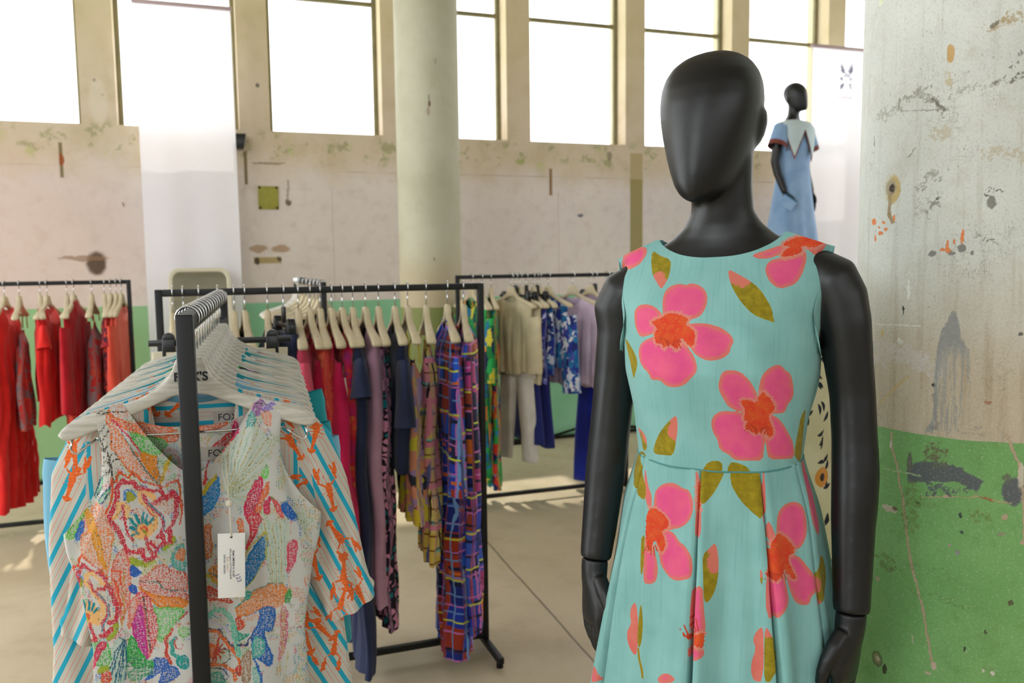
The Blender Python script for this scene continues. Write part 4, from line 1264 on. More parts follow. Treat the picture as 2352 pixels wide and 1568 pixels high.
([(-1886,-5237),(-1861,-5075)],(30,130,140),.00231,.9),([(-1837,-5256),(-1778,-5110)],(30,130,140),.00231,.9),([(-1790,-5290),(-1717,-5207)],(30,130,140),.00231,.9),
([(-1966,-5312),(-2006,-5235)],(30,130,140),.00231,.9),([(-1984,-5374),(-2012,-5362)],(30,130,140),.00231,.9),([(-1961,-5428),(-2016,-5463)],(30,130,140),.00231,.9),
([(-1942,-5368),(-1911,-5329),(-1879,-5385),(-1918,-5442)],(206,84,48),.00231,.7),([(-1917,-5406),(-1912,-5474)],(150,160,50),.00231,.8),([(-1996,-4591),
(-1921,-4659)],(50,120,186),.00154,.6),([(-1831,-4714),(-1779,-4859),(-1644,-5022),(-1551,-5187),(-1545,-5349),(-1653,-5508),(-1625,-5690)],(188,50,66),.00308,.55),
([(-1704,-4933),(-1568,-5115),(-1529,-5332),(-1640,-5548),(-1673,-5670)],(60,130,150),.00092,.6),([(-1865,-5504),(-1823,-5684),(-1780,-5805),(-1877,-5798)],(188,50,66),
.00308,.6),([(-1710,-5735),(-1602,-5723),(-1508,-5589)],(188,50,66),.00385,.6),([(-1439,-4499),(-1296,-4542),(-1299,-4796)],(208,80,44),.00154,.7),([(-1388,-4685),
(-1341,-4940),(-1324,-5199)],(208,80,44),.00154,.7),([(-1229,-4511),(-1267,-5058),(-1317,-5565)],(180,140,60),.00108,.6),([(-1282,-3794),(-1213,-3975),(-1131,-4177),
(-969,-4218),(-902,-4154),(-894,-4262),(-852,-4354),(-707,-4301)],(188,50,66),.00423,.6),([(-850,-3939),(-808,-4100),(-736,-4279),(-651,-4168),(-759,-4033)],(188,50,66),
.00308,.6),([(-642,-3962),(-580,-3919),(-537,-4013),(-587,-4124),(-441,-4077),(-419,-3888)],(188,50,66),.00385,.6),([(-1014,-4721),(-679,-4765),(-557,-4921),
(-187,-5003)],(60,110,110),.00108,.6),([(-938,-5039),(-897,-5449),(-872,-6085)],(80,70,60),.00092,.6),([(-480,-5685),(-589,-5865),(-604,-6092),(-535,-6344)],(190,66,50),
.00308,.65),([(-420,-5841),(-511,-5947),(-487,-6141),(-346,-6275)],(40,150,140),.00385,.6),([(-373,-5846),(-443,-5896),(-432,-6046),(-351,-6072),(-298,-5995),
(-343,-5957)],(188,60,60),.00115,.6),([(-409,-5585),(-178,-5588)],(188,70,70),.00077,.6),([(-321,-5484),(-202,-5371)],(190,60,60),.00192,.6),([(-1295,-5820),
(-1465,-6029),(-1544,-6317)],(40,96,120),.00092,.6),([(-1295,-5840),(-1407,-6215),(-1483,-6583)],(40,96,120),.00092,.6),([(-1299,-5874),(-1345,-6312),
(-1391,-6594)],(40,96,120),.00092,.6),([(-1279,-5842),(-1280,-6233),(-1330,-6605)],(40,96,120),.00092,.6),([(-1387,-5775),(-1329,-5836)],(40,96,120),.00092,.6),
([(-1311,-5838),(-1470,-6172),(-1525,-6461)],(40,96,120),.00092,.6),([(-1295,-5860),(-1382,-6302),(-1437,-6585)],(40,96,120),.00092,.6),([(-1262,-6148),(-1060,-6243),
(-844,-6257)],(50,130,90),.00092,.55),([(-1265,-6233),(-1064,-6315),(-849,-6317)],(50,130,90),.00092,.55),([(-1266,-6309),(-1068,-6386),(-853,-6382)],(50,130,90),
.00092,.55),([(-1273,-6387),(-1073,-6457),(-854,-6448)],(50,130,90),.00092,.55),([(-1280,-6465),(-1076,-6531),(-859,-6508)],(50,130,90),.00092,.55),([(555,-3293),
(489,-2538)],(150,176,150),.00092,.5),([(555,-3293),(616,-2397)],(168,156,96),.00092,.5),([(555,-3293),(750,-2257)],(150,176,150),.00092,.5),([(555,-3293),
(903,-2125)],(168,156,96),.00092,.5),([(555,-3293),(1035,-2120)],(150,176,150),.00092,.5),([(555,-3293),(1168,-2127)],(168,156,96),.00092,.5),([(555,-3293),
(1262,-2238)],(150,176,150),.00092,.5),([(555,-3293),(1306,-2345)],(168,156,96),.00092,.5),([(555,-3293),(1320,-2484)],(150,176,150),.00092,.5),([(555,-3293),
(1317,-2602)],(168,156,96),.00092,.5),([(555,-3293),(1308,-2807)],(150,176,150),.00092,.5),([(555,-3293),(1202,-2932)],(168,156,96),.00092,.5),([(555,-3293),
(1102,-3042)],(150,176,150),.00092,.5),([(555,-3293),(1031,-3135)],(168,156,96),.00092,.5),([(555,-3293),(992,-3199)],(150,176,150),.00092,.5),([(555,-3293),
(926,-3355)],(168,156,96),.00092,.5),([(555,-3293),(853,-3420)],(150,176,150),.00092,.5),([(1117,-3884),(1219,-4435),(1237,-5047)],(150,176,150),.00092,.5),
([(1190,-3892),(1271,-4440),(1278,-5056)],(168,156,96),.00092,.5),([(1263,-3901),(1318,-4446),(1321,-5062)],(150,176,150),.00092,.5),([(1334,-3909),(1367,-4454),
(1366,-5069)],(168,156,96),.00092,.5),([(1406,-3918),(1417,-4454),(1408,-5070)],(150,176,150),.00092,.5),([(1474,-3930),(1467,-4462),(1448,-5081)],(168,156,96),
.00092,.5),([(1557,-3942),(1520,-4471),(1492,-5088)],(150,176,150),.00092,.5),([(644,-5269),(620,-4982),(768,-4567),(948,-4286),(1209,-4038)],(180,160,44),.002,.65),
([(1208,-4062),(1189,-4539),(920,-4993),(663,-5249)],(170,166,60),.00108,.6),([(146,-4752),(389,-5049),(570,-5218)],(180,166,50),.00185,.65),([(161,-4717),(396,-4869),
(598,-4999)],(80,110,100),.001,.6),([(600,-5463),(914,-5193),(1227,-5047),(1478,-5084)],(50,130,120),.00123,.6),([(133,-5800),(304,-5838),(445,-6075),(622,-6366),
(647,-6486)],(212,104,50),.00308,.62),([(122,-5757),(325,-5795),(483,-6064),(642,-6327)],(60,70,100),.001,.6),([(216,-6205),(318,-5957)],(186,78,60),.00169,.8),
([(216,-6205),(370,-6064)],(186,78,60),.00169,.8),([(216,-6205),(403,-6150)],(186,78,60),.00169,.8),([(216,-6205),(383,-6246)],(186,78,60),.00169,.8),([(216,-6205),
(322,-6344)],(186,78,60),.00169,.8),([(216,-6205),(244,-6411)],(186,78,60),.00169,.8),([(216,-6205),(169,-6439)],(186,78,60),.00169,.8),([(133,-5538),(229,-5442),
(413,-5457),(553,-5692),(578,-5999),(642,-6309)],(84,176,148),.00462,.5),([(128,-5636),(274,-5671),(438,-5794),(539,-6048)],(188,176,200),.00231,.5),([(317,-6462),
(473,-6361),(478,-6218),(403,-6150)],(60,70,100),.00085,.6),([(630,-6150),(798,-6167),(822,-6073),(883,-6021)],(46,56,100),.00169,.7),([(904,-6469),(976,-6628),
(1024,-6799),(1002,-6930)],(40,96,176),.002,.65),([(1432,-5597),(1443,-6036),(1361,-6653)],(180,160,70),.00092,.55),([(1448,-5617),(1453,-6041),
(1378,-6601)],(194,90,130),.00092,.55),([(1460,-5648),(1466,-6040),(1402,-6536)],(180,160,70),.00092,.55),([(1475,-5669),(1480,-6039),(1418,-6479)],(194,90,130),
.00092,.55),([(1487,-5695),(1492,-6047),(1432,-6421)],(180,160,70),.00092,.55),([(1505,-5716),(1508,-6045),(1457,-6359)],(194,90,130),.00092,.55),([(1524,-6486),
(1474,-6775),(1387,-7051)],(170,160,70),.00138,.55),([(152,-6437),(373,-6471),(537,-6612),(552,-6771)],(212,104,50),.00346,.6),([(146,-6500),(351,-6549),(460,-6684),
(400,-6758),(326,-6715)],(60,60,100),.00108,.6)],'lobs':[(.2187,-.243,-.29,.07),(.1745,-.2568,.51,.07),(.242,-.3595,.19,.07),(.2544,-.4437,-2.62,.07),
(.2075,-.4921,.23,.07),(.262,-.5164,3.05,.07),(.1746,-.4965,.33,.062),(.1837,-.6082,1.2,.062),(.2192,-.6363,.66,.062),(.1391,-.332,-1.67,.062),(.2017,-.2039,.54,.062),
(.1749,-.6656,-2.77,.062),(.293,-.5658,.39,.062),(.2567,-.5771,2.88,.062),(.2418,-.6755,2.92,.062),(.186,-.6441,.35,.07),(.1707,-.3432,1.98,.062),(-.2048,-.2465,.15,.07),
(-.2119,-.3011,-.32,.07),(-.0809,-.1684,.47,.062),(-.0252,-.1734,-.87,.07)]}
#PRINTS_END


def line_dist(P, pts):
    d = np.full(len(P), 1e9)
    for a_, b_ in zip(pts[:-1], pts[1:]):
        a_, b_ = np.asarray(a_, float), np.asarray(b_, float)
        e_, w_ = b_ - a_, P - a_
        t_ = np.clip((w_ @ e_) / max(e_ @ e_, 1e-12), 0, 1)
        d = np.minimum(d, np.hypot(*(w_ - t_[:, None] * e_).T))
    return d


def smooth_poly(pts, n=2):
    """Chaikin corner cutting of a closed outline"""
    p = np.asarray(pts, float)
    for _ in range(n):
        q = np.roll(p, -1, 0)
        p = np.stack([p * .75 + q * .25, p * .25 + q * .75], 1).reshape(-1, 2)
    return p


def vert_uv(me):
    uv = np.empty(len(me.loops) * 2, np.float32)
    me.uv_layers[0].data.foreach_get('uv', uv)
    idx = np.empty(len(me.loops), np.int32)
    me.loops.foreach_get('vertex_index', idx)
    out = np.zeros((len(me.vertices), 2))
    out[idx] = uv.reshape(-1, 2)
    return out


# ---- dotted paisley and leaf print
def dots_material():
    m = Mat('dotted_paisley_print_cotton', .85, .2, .1)
    v, x, y = uvxy(m)
    colr = m.attr('dot_colour', 'Color')
    fill = m.attr('dot_fill')
    tint = m.attr('dot_tint')
    base = m.mix(m.noise(v, 9, 3).ss(.3, .7), (188, 186, 181), (199, 197, 192))
    base = m.mix(tint, base, colr)
    wv = m.noise(v, 45, 2, color=True)
    n_ = m.n('ShaderNodeVectorMath')
    n_.operation = 'MULTIPLY_ADD'
    m.put(n_.inputs[0], wv)
    n_.inputs[1].default_value = (.012, .012, 0)
    m.put(n_.inputs[2], v)
    vv = V(m, n_.outputs[0])
    d1 = m.voro(vv, 290., rnd=.45)
    d2 = m.voro(m.vscale(vv, (.62, 1.25, 1)), 275., rnd=.4)
    d = m.mix(m.noise(v, 26, 2).gt(.5), m.com(d1, d1, d1), m.com(d2, d2, d2))
    dr, _, _ = m.sep(d)
    dot = m.math('COMPARE', 0., 1.)
    dot = (fill - dr).ss(-.035, .035)
    var = m.voro(vv, 290., rnd=.45, out='Color')
    hv, _, _ = m.sep(var)
    dark = m.mix(hv.gt(.86) * .45, colr, (70, 80, 70))
    c = m.mix(dot * fill.gt(.05), base, dark)
    m.bump(m.noise(v, 900, 2), .12, .0006)
    return m.base(c)


def paint_dots(o, regions, lines):
    me = o.data
    P = vert_uv(me)
    back = P[:, 0] > .31
    P = P.copy()
    P[back, 0] = P[back, 0] - .61
    colr, fill, tint = np.ones((len(P), 3)) * .8, np.zeros(len(P)), np.zeros(len(P))
    wob = np.stack([vnoise(P[:, 0], P[:, 1], 70., 31, 3) - .5, vnoise(P[:, 0], P[:, 1], 70., 32, 3) - .5], -1) * .006
    Q = P + wob
    # small leaves and sprigs that fill the ground between the large motifs
    n1, n2 = vnoise(P[:, 0] + 3, P[:, 1] * .8 + 5, 52., 41, 2), vnoise(P[:, 0] + 1, P[:, 1] + 2, 24., 42, 2)
    pal = np.array([lin(q)[:3] for q in ((206, 110, 66), (84, 160, 90), (196, 70, 90), (90, 150, 160), (190, 150, 70), (140, 170, 110), (60, 110, 170), (206, 120, 80))])
    grp = np.clip(((n2 - .2) / .6 * 8).astype(int), 0, 7)
    on = n1 > .47
    colr[on], fill[on], tint[on] = pal[grp[on]], .34, .12
    for pts, cl, f_, t_ in regions:
        p = smooth_poly(np.array(pts) / 10000., 1)
        lo, hi = p.min(0) - .01, p.max(0) + .01
        k = np.where((Q[:, 0] > lo[0]) & (Q[:, 0] < hi[0]) & (Q[:, 1] > lo[1]) & (Q[:, 1] < hi[1]))[0]
        if len(k) == 0:
            continue
        d = poly_sdf(Q[k], p) - .0016
        ins = d < 0
        ki = k[ins]
        c3 = np.array(lin(cl)[:3])
        edge = d[ins] > -.0032
        colr[ki] = c3
        fill[ki] = np.where(edge, f_ + .16, f_) + .06
        tint[ki] = np.where(edge, t_ + .2, t_ + .14)
    for pts, cl, w, f_ in lines:
        p = np.array(pts) / 10000.
        d = line_dist(Q, p)
        ki = d < max(w * 1.05, .0013)
        colr[ki] = np.array(lin(cl)[:3])
        fill[ki] = f_
        tint[ki] = .30
    point_attr(me, 'dot_colour', colr, True)
    point_attr(me, 'dot_fill', fill)
    point_attr(me, 'dot_tint', tint)


# ---- striped cloth with lobsters
LOB = [  # (kind, points along the body in units of its length; head at +y), an ellipse is (x, y, rx, ry, turn)
    (0, .12, .085, .17, 0), (0, -.06, .07, .12, 0), (0, -.19, .058, .09, 0), (0, -.30, .048, .08, 0), (0, -.40, .05, .05, 0), (-.07, -.46, .035, .08, .7), (.07, -.46, .035, .08, -.7), (0, -.48, .035, .07, 0),
    (-.13, .26, .03, .12, .9), (.13, .26, .03, .12, -.9), (-.24, .40, .035, .09, -.3), (.24, .40, .035, .09, .3),
    (-.25, .56, .075, .12, .25), (.25, .56, .075, .12, -.25), (-.17, .68, .03, .10, -.35), (.17, .68, .03, .10, .35), (-.27, .70, .05, .11, .1), (.27, .70, .05, .11, -.1)]
LEGS = [((-.08, .12), (-.24, .16)), ((-.08, .05), (-.25, .03)), ((-.07, -.02), (-.22, -.10)), ((.08, .12), (.24, .16)), ((.08, .05), (.25, .03)), ((.07, -.02), (.22, -.10)), ((-.03, .27), (-.10, .55)), ((.03, .27), (.10, .55))]


def lobster_field(P, x, y, ang, size):
    c_, s_ = math.cos(-ang), math.sin(-ang)
    dx, dy = P[:, 0] - x, P[:, 1] - y
    X, Y = (dx * c_ - dy * s_) / size, (dx * s_ + dy * c_) / size
    out = np.full(len(P), 9.)
    for ex, ey, rx, ry, t_ in LOB:
        ct, st = math.cos(t_), math.sin(t_)
        ux, uy = (X - ex) * ct + (Y - ey) * st, -(X - ex) * st + (Y - ey) * ct
        out = np.minimum(out, (np.hypot(ux / rx, uy / ry) - 1) * min(rx, ry))
    # bite between the pincers
    for sx in (-1, 1):
        bite = (np.hypot((X - sx * .215) / .022, (Y - .76) / .13) - 1) * .022
        out = np.maximum(out, -bite)
    Q = np.stack([X, Y], -1)
    for a_, b_ in LEGS:
        out = np.minimum(out, line_dist(Q, [a_, b_]) - .011)
    return out * size


def lobster_material():
    m = Mat('striped_lobster_print_viscose', .82, .2, .1)
    v, x, y = uvxy(m)
    t_ = m.attr('stripe_coord')
    t_ = t_ + (m.noise(v, 20, 2) - .5) * .0012
    c = m.mix(m.noise(v, 12).ss(.3, .7), (194, 183, 169), (205, 196, 185))

    def band(c, per, off, w, col):
        q = ((t_ + off) / per).fract() * per
        return m.mix((q - per / 2).abs().lt(w / 2), c, col)
    P_ = .033
    c = band(c, P_, .000, .0080, (36, 160, 188))
    c = band(c, P_, .0075, .0032, (190, 190, 176))
    c = band(c, P_, .0120, .0009, (206, 116, 96))
    c = band(c, P_, .0165, .0030, (186, 190, 178))
    c = band(c, P_, .0200, .0009, (206, 116, 96))
    c = band(c, P_, .0240, .0030, (192, 190, 176))
    lob = m.attr('lobster')
    lc = m.mix(m.noise(v, 160, 3).ss(.4, .65), (232, 112, 48), (218, 92, 40))
    seg_ = (y * 520.).sin().abs().gt(.93)
    lc = m.mix(seg_ * .35, lc, (190, 70, 30))
    c = m.mix(lob.lt(0.0), c, lc)
    m.bump(m.noise(v, 900, 2), .12, .0006)
    return m.base(c)


def paint_lobsters(o, lobs, chev, sleeve=False):
    me = o.data
    P = vert_uv(me)
    back = P[:, 0] > .36
    F = np.full(len(P), .05)
    if sleeve:
        co = np.empty(len(me.vertices) * 3, np.float32)
        me.vertices.foreach_get('co', co)
        co = co.reshape(-1, 3)
        Q = co[:, [0, 2]].astype(float)
        sc = np.abs(Q[:, 0]) * .90 + Q[:, 1] * .42
        P = Q
    else:
        P = P.copy()
        P[back, 0] -= .61
        sc = np.where(back, P[:, 1], P[:, 0] * (1 - .15 * (P[:, 1] + .2)))
        ax = np.abs(P[:, 0])
        side = ax > chev
        sc = np.where(side & ~back, chev + (ax - chev) * .86 + (P[:, 1] + .3) * .45, sc)
    for x, y, a_, size in lobs:
        k = np.where(np.hypot(P[:, 0] - x, P[:, 1] - y) < size * 1.1)[0]
        if len(k):
            F[k] = np.minimum(F[k], lobster_field(P[k], x, y, a_, size))
    point_attr(me, 'lobster', F)
    point_attr(me, 'stripe_coord', sc)


# ================================================================== THE NEAREST RACK
def rotate_for(rl, jit=0.):
    return rl.ang + jit


def armhole_top(neckw, front_dip, back_dip, strap, und, sh, vneck=False):
    def f(s2, side):
        a_ = np.abs(s2)
        s_n, s_s = .50, .66
        x = np.where(a_ < s_n, a_ / s_n * neckw, np.where(a_ < s_s, neckw + (a_ - s_n) / (s_s - s_n) * (strap - neckw), 0))
        q = np.clip((a_ - s_s) / (1 - s_s), 0, 1)
        x = np.where(a_ >= s_s, strap - .012 * np.sin(q * math.pi) + (sh - strap) * q ** 2.4, x)
        zt = hang_top(np.minimum(x, .21)) + .005
        zs = float(hang_top(strap)) + .005
        zn = float(hang_top(neckw)) + .005
        r_ = np.clip(x / neckw, 0, 1)
        fr = zn - front_dip * ((1 - r_ ** 1.5) if vneck else np.sqrt(1 - r_ ** 2))
        bk = zn - back_dip * np.sqrt(1 - r_ ** 2.5)
        z = np.where(a_ < s_n, np.where(side < 0, fr, bk), np.where(a_ < s_s, zt, zs - (zs - und) * q ** .85))
        return z, np.sign(s2) * x
    return f


ANG_A = RLA.ang
M_LABEL = simple('grey_woven_label', (168, 160, 150), .8, .2)
M_DOTS = dots_material()
M_LOB = lobster_material()
pA1 = RLA.at(.050)
hg = hanger(pA1, ANG_A, 'pale wooden hanger at the front end of the nearest rack, bare trouser bar ends showing', HM_THIN, True)
text('lettering', "FOX'S", .022, M_INK, hg, (.002, -.0098, -.119), (rad(90), 0, 0), .0003, .0006)
dots_dress = garment('sleeveless_dress', pA1, ANG_A, M_DOTS, -1.12, [(-1.2, .23), (-.75, .19), (-.60, .185), (-.42, .212), (-.30, .20), (0, .20)],
                     'sleeveless white dress printed with dotted red paisleys and leaves, front of the nearest rack', 'dress', th=.026, sh=.215,
                     folds=(.006, 3, 12), nx=250, nz=430, dense=.58, group='clothes on the nearest rack',
                     topfn=armhole_top(.112, .135, .05, .158, -.385, .222, True))
pA2 = RLA.at(.108)
hg2 = hanger(pA2, ANG_A, 'pale wooden hanger holding the lobster print dress', HM_THIN, True)
lob_dress = garment('kimono_dress', pA2, ANG_A, M_LOB, -1.15, [(-1.2, .33), (-.9, .29), (-.62, .262), (-.42, .262), (-.25, .245), (0, .22)],
                    'dress with turquoise stripes and orange lobsters, just behind the dotted white dress', 'dress', th=.03, sh=.212,
                    neck=(.075, .16, .03), folds=(.011, 5, 5), nx=150, nz=260, dense=.6, group='clothes on the nearest rack')


def batwing(o, sx, mt):
    """a loose sleeve that hangs from the shoulder end and closes in a turned cuff"""
    rows, n = 150, 180
    k_ = 0 if sx > 0 else -.075
    path = [(.160, -.215, .05), (.180 + k_ * .5, -.275, .074), (.202 + k_, -.37, .082), (.226 + k_, -.46, .074), (.254 + k_, -.54, .060), (.277 + k_, -.60, .052)]
    rings, uv = [], []
    tt = np.linspace(0, 1, len(path))
    for j in range(rows):
        t_ = j / (rows - 1)
        cx, cz, h_ = (np.interp(t_, tt, [p[i] for p in path]) for i in range(3))
        an = .42
        for q in range(n):
            c_, s_ = math.cos(2 * math.pi * q / n), math.sin(2 * math.pi * q / n)
            cuff = .006 * math.exp(-((t_ - .93) / .03) ** 2)
            fold = .006 * math.sin(5 * c_ * 1.6 + 4 * t_) * smoothstep(.1, .6, t_)
            x = cx + math.cos(an) * (h_ + cuff) * c_
            rings.append((sx * x, (.022 + .018 * t_) * s_ + fold, cz + math.sin(an) * (h_ + cuff) * c_))
            uv.append((sx * x, rings[-1][2]))
    me = fast_mesh('sleeve', np.array(rings), quads_grid(n, rows, True), uv)
    return link('sleeve', me, mt, o)


LOB_SLEEVES = [batwing(lob_dress, sx, M_LOB) for sx in (-1, 1)]
#PAINT
if 'dots' in PR:
    paint_dots(dots_dress, PR['dots'], PR['dotlines'])
    paint_lobsters(lob_dress, PR['lobs'], .185)
    for s_o in LOB_SLEEVES:
        paint_lobsters(s_o, PR['lobs'], .185, True)


def neck_label(o, x, z, y, w, body, size):
    b_ = MB()
    b_.box(x - w / 2, x + w / 2, y - .0006, y + .0004, z - .0125, z + .0125)
    l_ = b_.build('neck_label', M_LABEL, o)
    text('lettering', body, size, M_INK, l_, (x + .002, y - .001, z), (rad(90), 0, 0), .0002)
    return l_

# ---- the rest of the nearest rack
GA = 'clothes on the nearest rack'
TEAL = cloth('teal_viscose', (38, 150, 160), (30, 134, 146))
SKY = cloth('light_blue_linen', (126, 182, 206), (112, 168, 196))
IVORY = cloth('ivory_cotton', (222, 216, 200))
CREAM = cloth('cream_twill', (212, 202, 176))
CORAL_PRINT = blotch('orange_coral_on_blue_print', [(150, 182, 208), (150, 182, 208), (160, 190, 212), (228, 132, 70), (150, 182, 208), (226, 140, 80)], 46, (1.3, .7, 1), 1.2)
TEAL_FLORAL = blotch('teal_tropical_print', [(28, 150, 160), (20, 140, 150), (46, 60, 60), (204, 110, 130), (60, 150, 70), (30, 156, 166), (150, 120, 170)], 60, (1, 1, 1), .7)
AQUA_PRINT = blotch('aqua_leaf_print', [(40, 160, 170), (218, 214, 200), (36, 150, 160), (150, 70, 90), (218, 214, 200)], 50, (1.4, .8, 1), .8)
for t_, nm, mt, hem, sh, wid, slv, lab, cat in (
        (.165, 'linen_blouse', SKY, -.62, .200, .235, (.24, .070, .12), 'plain light blue linen blouse with elbow sleeves, behind the lobster print dress', 'blouse'),
        (.225, 'coral_print_dress', CORAL_PRINT, -1.12, .13, .25, None, 'pale blue dress with orange coral branches, its hem showing past the lobster print cuff', 'dress'),
        (.300, 'teal_dress', TEAL, -.72, .192, .20, (.50, .055, .17), 'plain teal dress with long cuffed sleeves behind the light blue blouse', 'dress'),
        (.375, 'ivory_tee', IVORY, -.62, .125, .17, None, 'ivory top hidden between the teal dress and the tropical teal top', 'top'),
        (.445, 'tropical_tee', TEAL_FLORAL, -.66, .15, .17, None, 'teal top with a multicoloured tropical print on the shoulder', 'top'),
        (.525, 'ivory_shirt', IVORY, -.64, .12, .17, None, 'ivory sleeveless shirt behind the tropical print top', 'shirt'),
        (.600, 'teal_tee', TEAL, -.64, .165, .18, None, 'plain teal top with a wide neck behind the ivory sleeveless shirt', 'top'),
        (.690, 'leaf_print_tee', AQUA_PRINT, -.66, .14, .17, None, 'aqua and white leaf print top deep in the nearest rack', 'top'),
        (.785, 'teal_cardigan', TEAL, -.68, .205, .20, (.30, .06, .25), 'teal cardigan whose sleeve sticks out past the wooden hanger ends', 'cardigan'),
        (.880, 'aqua_blouse', AQUA_PRINT, -.66, .16, .18, None, 'aqua leaf print blouse, last top before the clip hanger', 'blouse')):
    p_ = RLA.at(t_)
    jt_ = rad((3, -4, 2, 5, -3, -5, 4, -2, 5, -4)[int(t_ * 100) % 10])
    hanger(p_, ANG_A + jt_, 'pale wooden hanger holding the ' + lab.split(',')[0].split(' with ')[0].split(' deep in')[0].split(' hidden')[0].split(' whose')[0], HM_THIN)
    th_ = .018 if t_ > .2 else .020
    garment(nm, p_, ANG_A + jt_, mt, hem, [(-1.3, wid + .03), (-.7, wid), (-.35, wid * .94), (0, sh)], lab, cat, th=th_, sh=sh, neck=(.07, .09, .03),
            folds=(.007, 5, int(t_ * 1000)), nx=60, nz=60, group=GA, sleeves=slv)
hanger(RLA.at(.985), ANG_A, 'empty pale wooden hanger before the black clip hanger', HM_THIN)


M_BLACKPL = simple('black_plastic', (20, 20, 22), .32, .5)


def clip_hanger(p, ang, label, w=.20):
    root = empty('clip_hanger', (p.x, p.y, p.z + .004), ang, label, 'clip hanger', 'black clip hangers')
    b_ = MB()
    b_.box(-w, w, -.006, .006, -.152, -.134)
    b_.box(-.018, .018, -.006, .006, -.140, -.075)
    b_.build('hanger_bar', M_BLACKPL, root, bevel=.003)
    link('hook', HM_THIN[1], parent=root)
    for sx in (-1, 1):
        b_ = MB()
        x = sx * w * .72
        b_.rings([[(x + .017 * math.cos(q * .524), y, -.130 + .017 * math.sin(q * .524)) for q in range(12)] for y in (-.014, .014)])
        b_.box(x - .018, x + .018, -.016, .016, -.19, -.13)
        b_.build('clip', M_BLACKPL, root, bevel=.003)
    return root


clip_hanger(RLA.at(1.06), ANG_A, 'black clip hanger holding the cream trousers at the far end of the nearest rack')
trousers('trousers', RLA.at(1.06), ANG_A, CREAM, -.165, -1.05, 'cream trousers on a black clip hanger at the far end of the nearest rack', .19, .10, GA)

# ---- the pink, navy and plaid rack
GB = 'clothes on the middle rack'
rb = random.Random(4)


def hung(rl, t, jit, lab, nm, mt, hem, sh, w, cat, grp, th=.034, hm=HM_WIDE, hang=None, **kw):
    p_ = rl.at(t)
    an = rl.ang + rad(jit)
    short = lab.split(',')[0]
    for cut in (' on the middle rack', ' on the end-on rack', ' by the window wall', ' behind the rack upright', ' beside the rack upright', ' of the middle rack', ' behind the turquoise floral dress', ' in the middle of the red rack end', ' at the far end', ' near the far end', ' beside the paisley dress', ' on the red rack', ' with a drooping half sleeve', ' with folds', ' behind the clip hanger', ' above the clip hanger', ' beside the wine red top', ' against the upright of the red rack', ' beside the black mannequin arm'):
        if len(short.split()) > 11:
            short = short.replace(cut, '')
    if len(short.split()) > 11:
        short = short.split(' with ')[0]
    hanger(p_, an, hang or ('pale wooden hanger holding the ' + short), hm)
    return garment(nm, p_, an, mt, hem, w, lab, cat, th=th, sh=sh, group=grp, **kw)


NAVY = cloth('navy_jersey', (38, 44, 72), (30, 36, 60))
NAVY2 = cloth('navy_crepe', (34, 42, 70), (42, 50, 80))
MAUVE = cloth('mauve_linen', (196, 154, 180), (182, 138, 166))
HOT = cloth('hot_pink_cotton', (226, 40, 100), (208, 28, 88))
MAGENTA = cloth('dark_pink_crepe', (190, 24, 70), (160, 16, 58))
PINK = cloth('candy_pink_jersey', (232, 96, 124), (222, 80, 112))
ORANGE_RED = blotch('orange_red_print', [(222, 70, 70), (226, 84, 72), (210, 52, 80), (230, 110, 80)], 26, (1.6, .6, 1), 1.)
BERRY = blotch('berry_floral_print', [(196, 40, 60), (180, 34, 96), (206, 60, 56), (150, 40, 110), (190, 30, 80), (196, 110, 50)], 48, (1, 1, 1), 1.)
ROSE_FLORAL = blotch('rose_and_green_print', [(214, 52, 88), (70, 120, 60), (226, 80, 104), (196, 40, 76), (110, 140, 70)], 60, (1, 1, 1), .8)


def leopard_material():
    m = Mat('pink_leopard_print', .8, .2, .1)
    v, x, y = uvxy(m)
    w_ = m.noise(v, 26, 3, color=True)
    n_ = m.n('ShaderNodeVectorMath')
    n_.operation = 'MULTIPLY_ADD'
    m.put(n_.inputs[0], w_)
    n_.inputs[1].default_value = (.03, .03, 0)
    m.put(n_.inputs[2], v)
    vv = V(m, n_.outputs[0])
    vv = m.vscale(vv, (1.25, .8, 1))
    e = m.voro(vv, 34, 'DISTANCE_TO_EDGE')
    h, _, _ = m.sep(m.voro(vv, 34, out='Color'))
    c = m.mix(e.lt(.10), (214, 146, 182), (30, 22, 38))
    c = m.mix(h.gt(.74), c, m.mix(e.gt(.14), (30, 22, 38), (24, 122, 134)))
    return m.base(c)


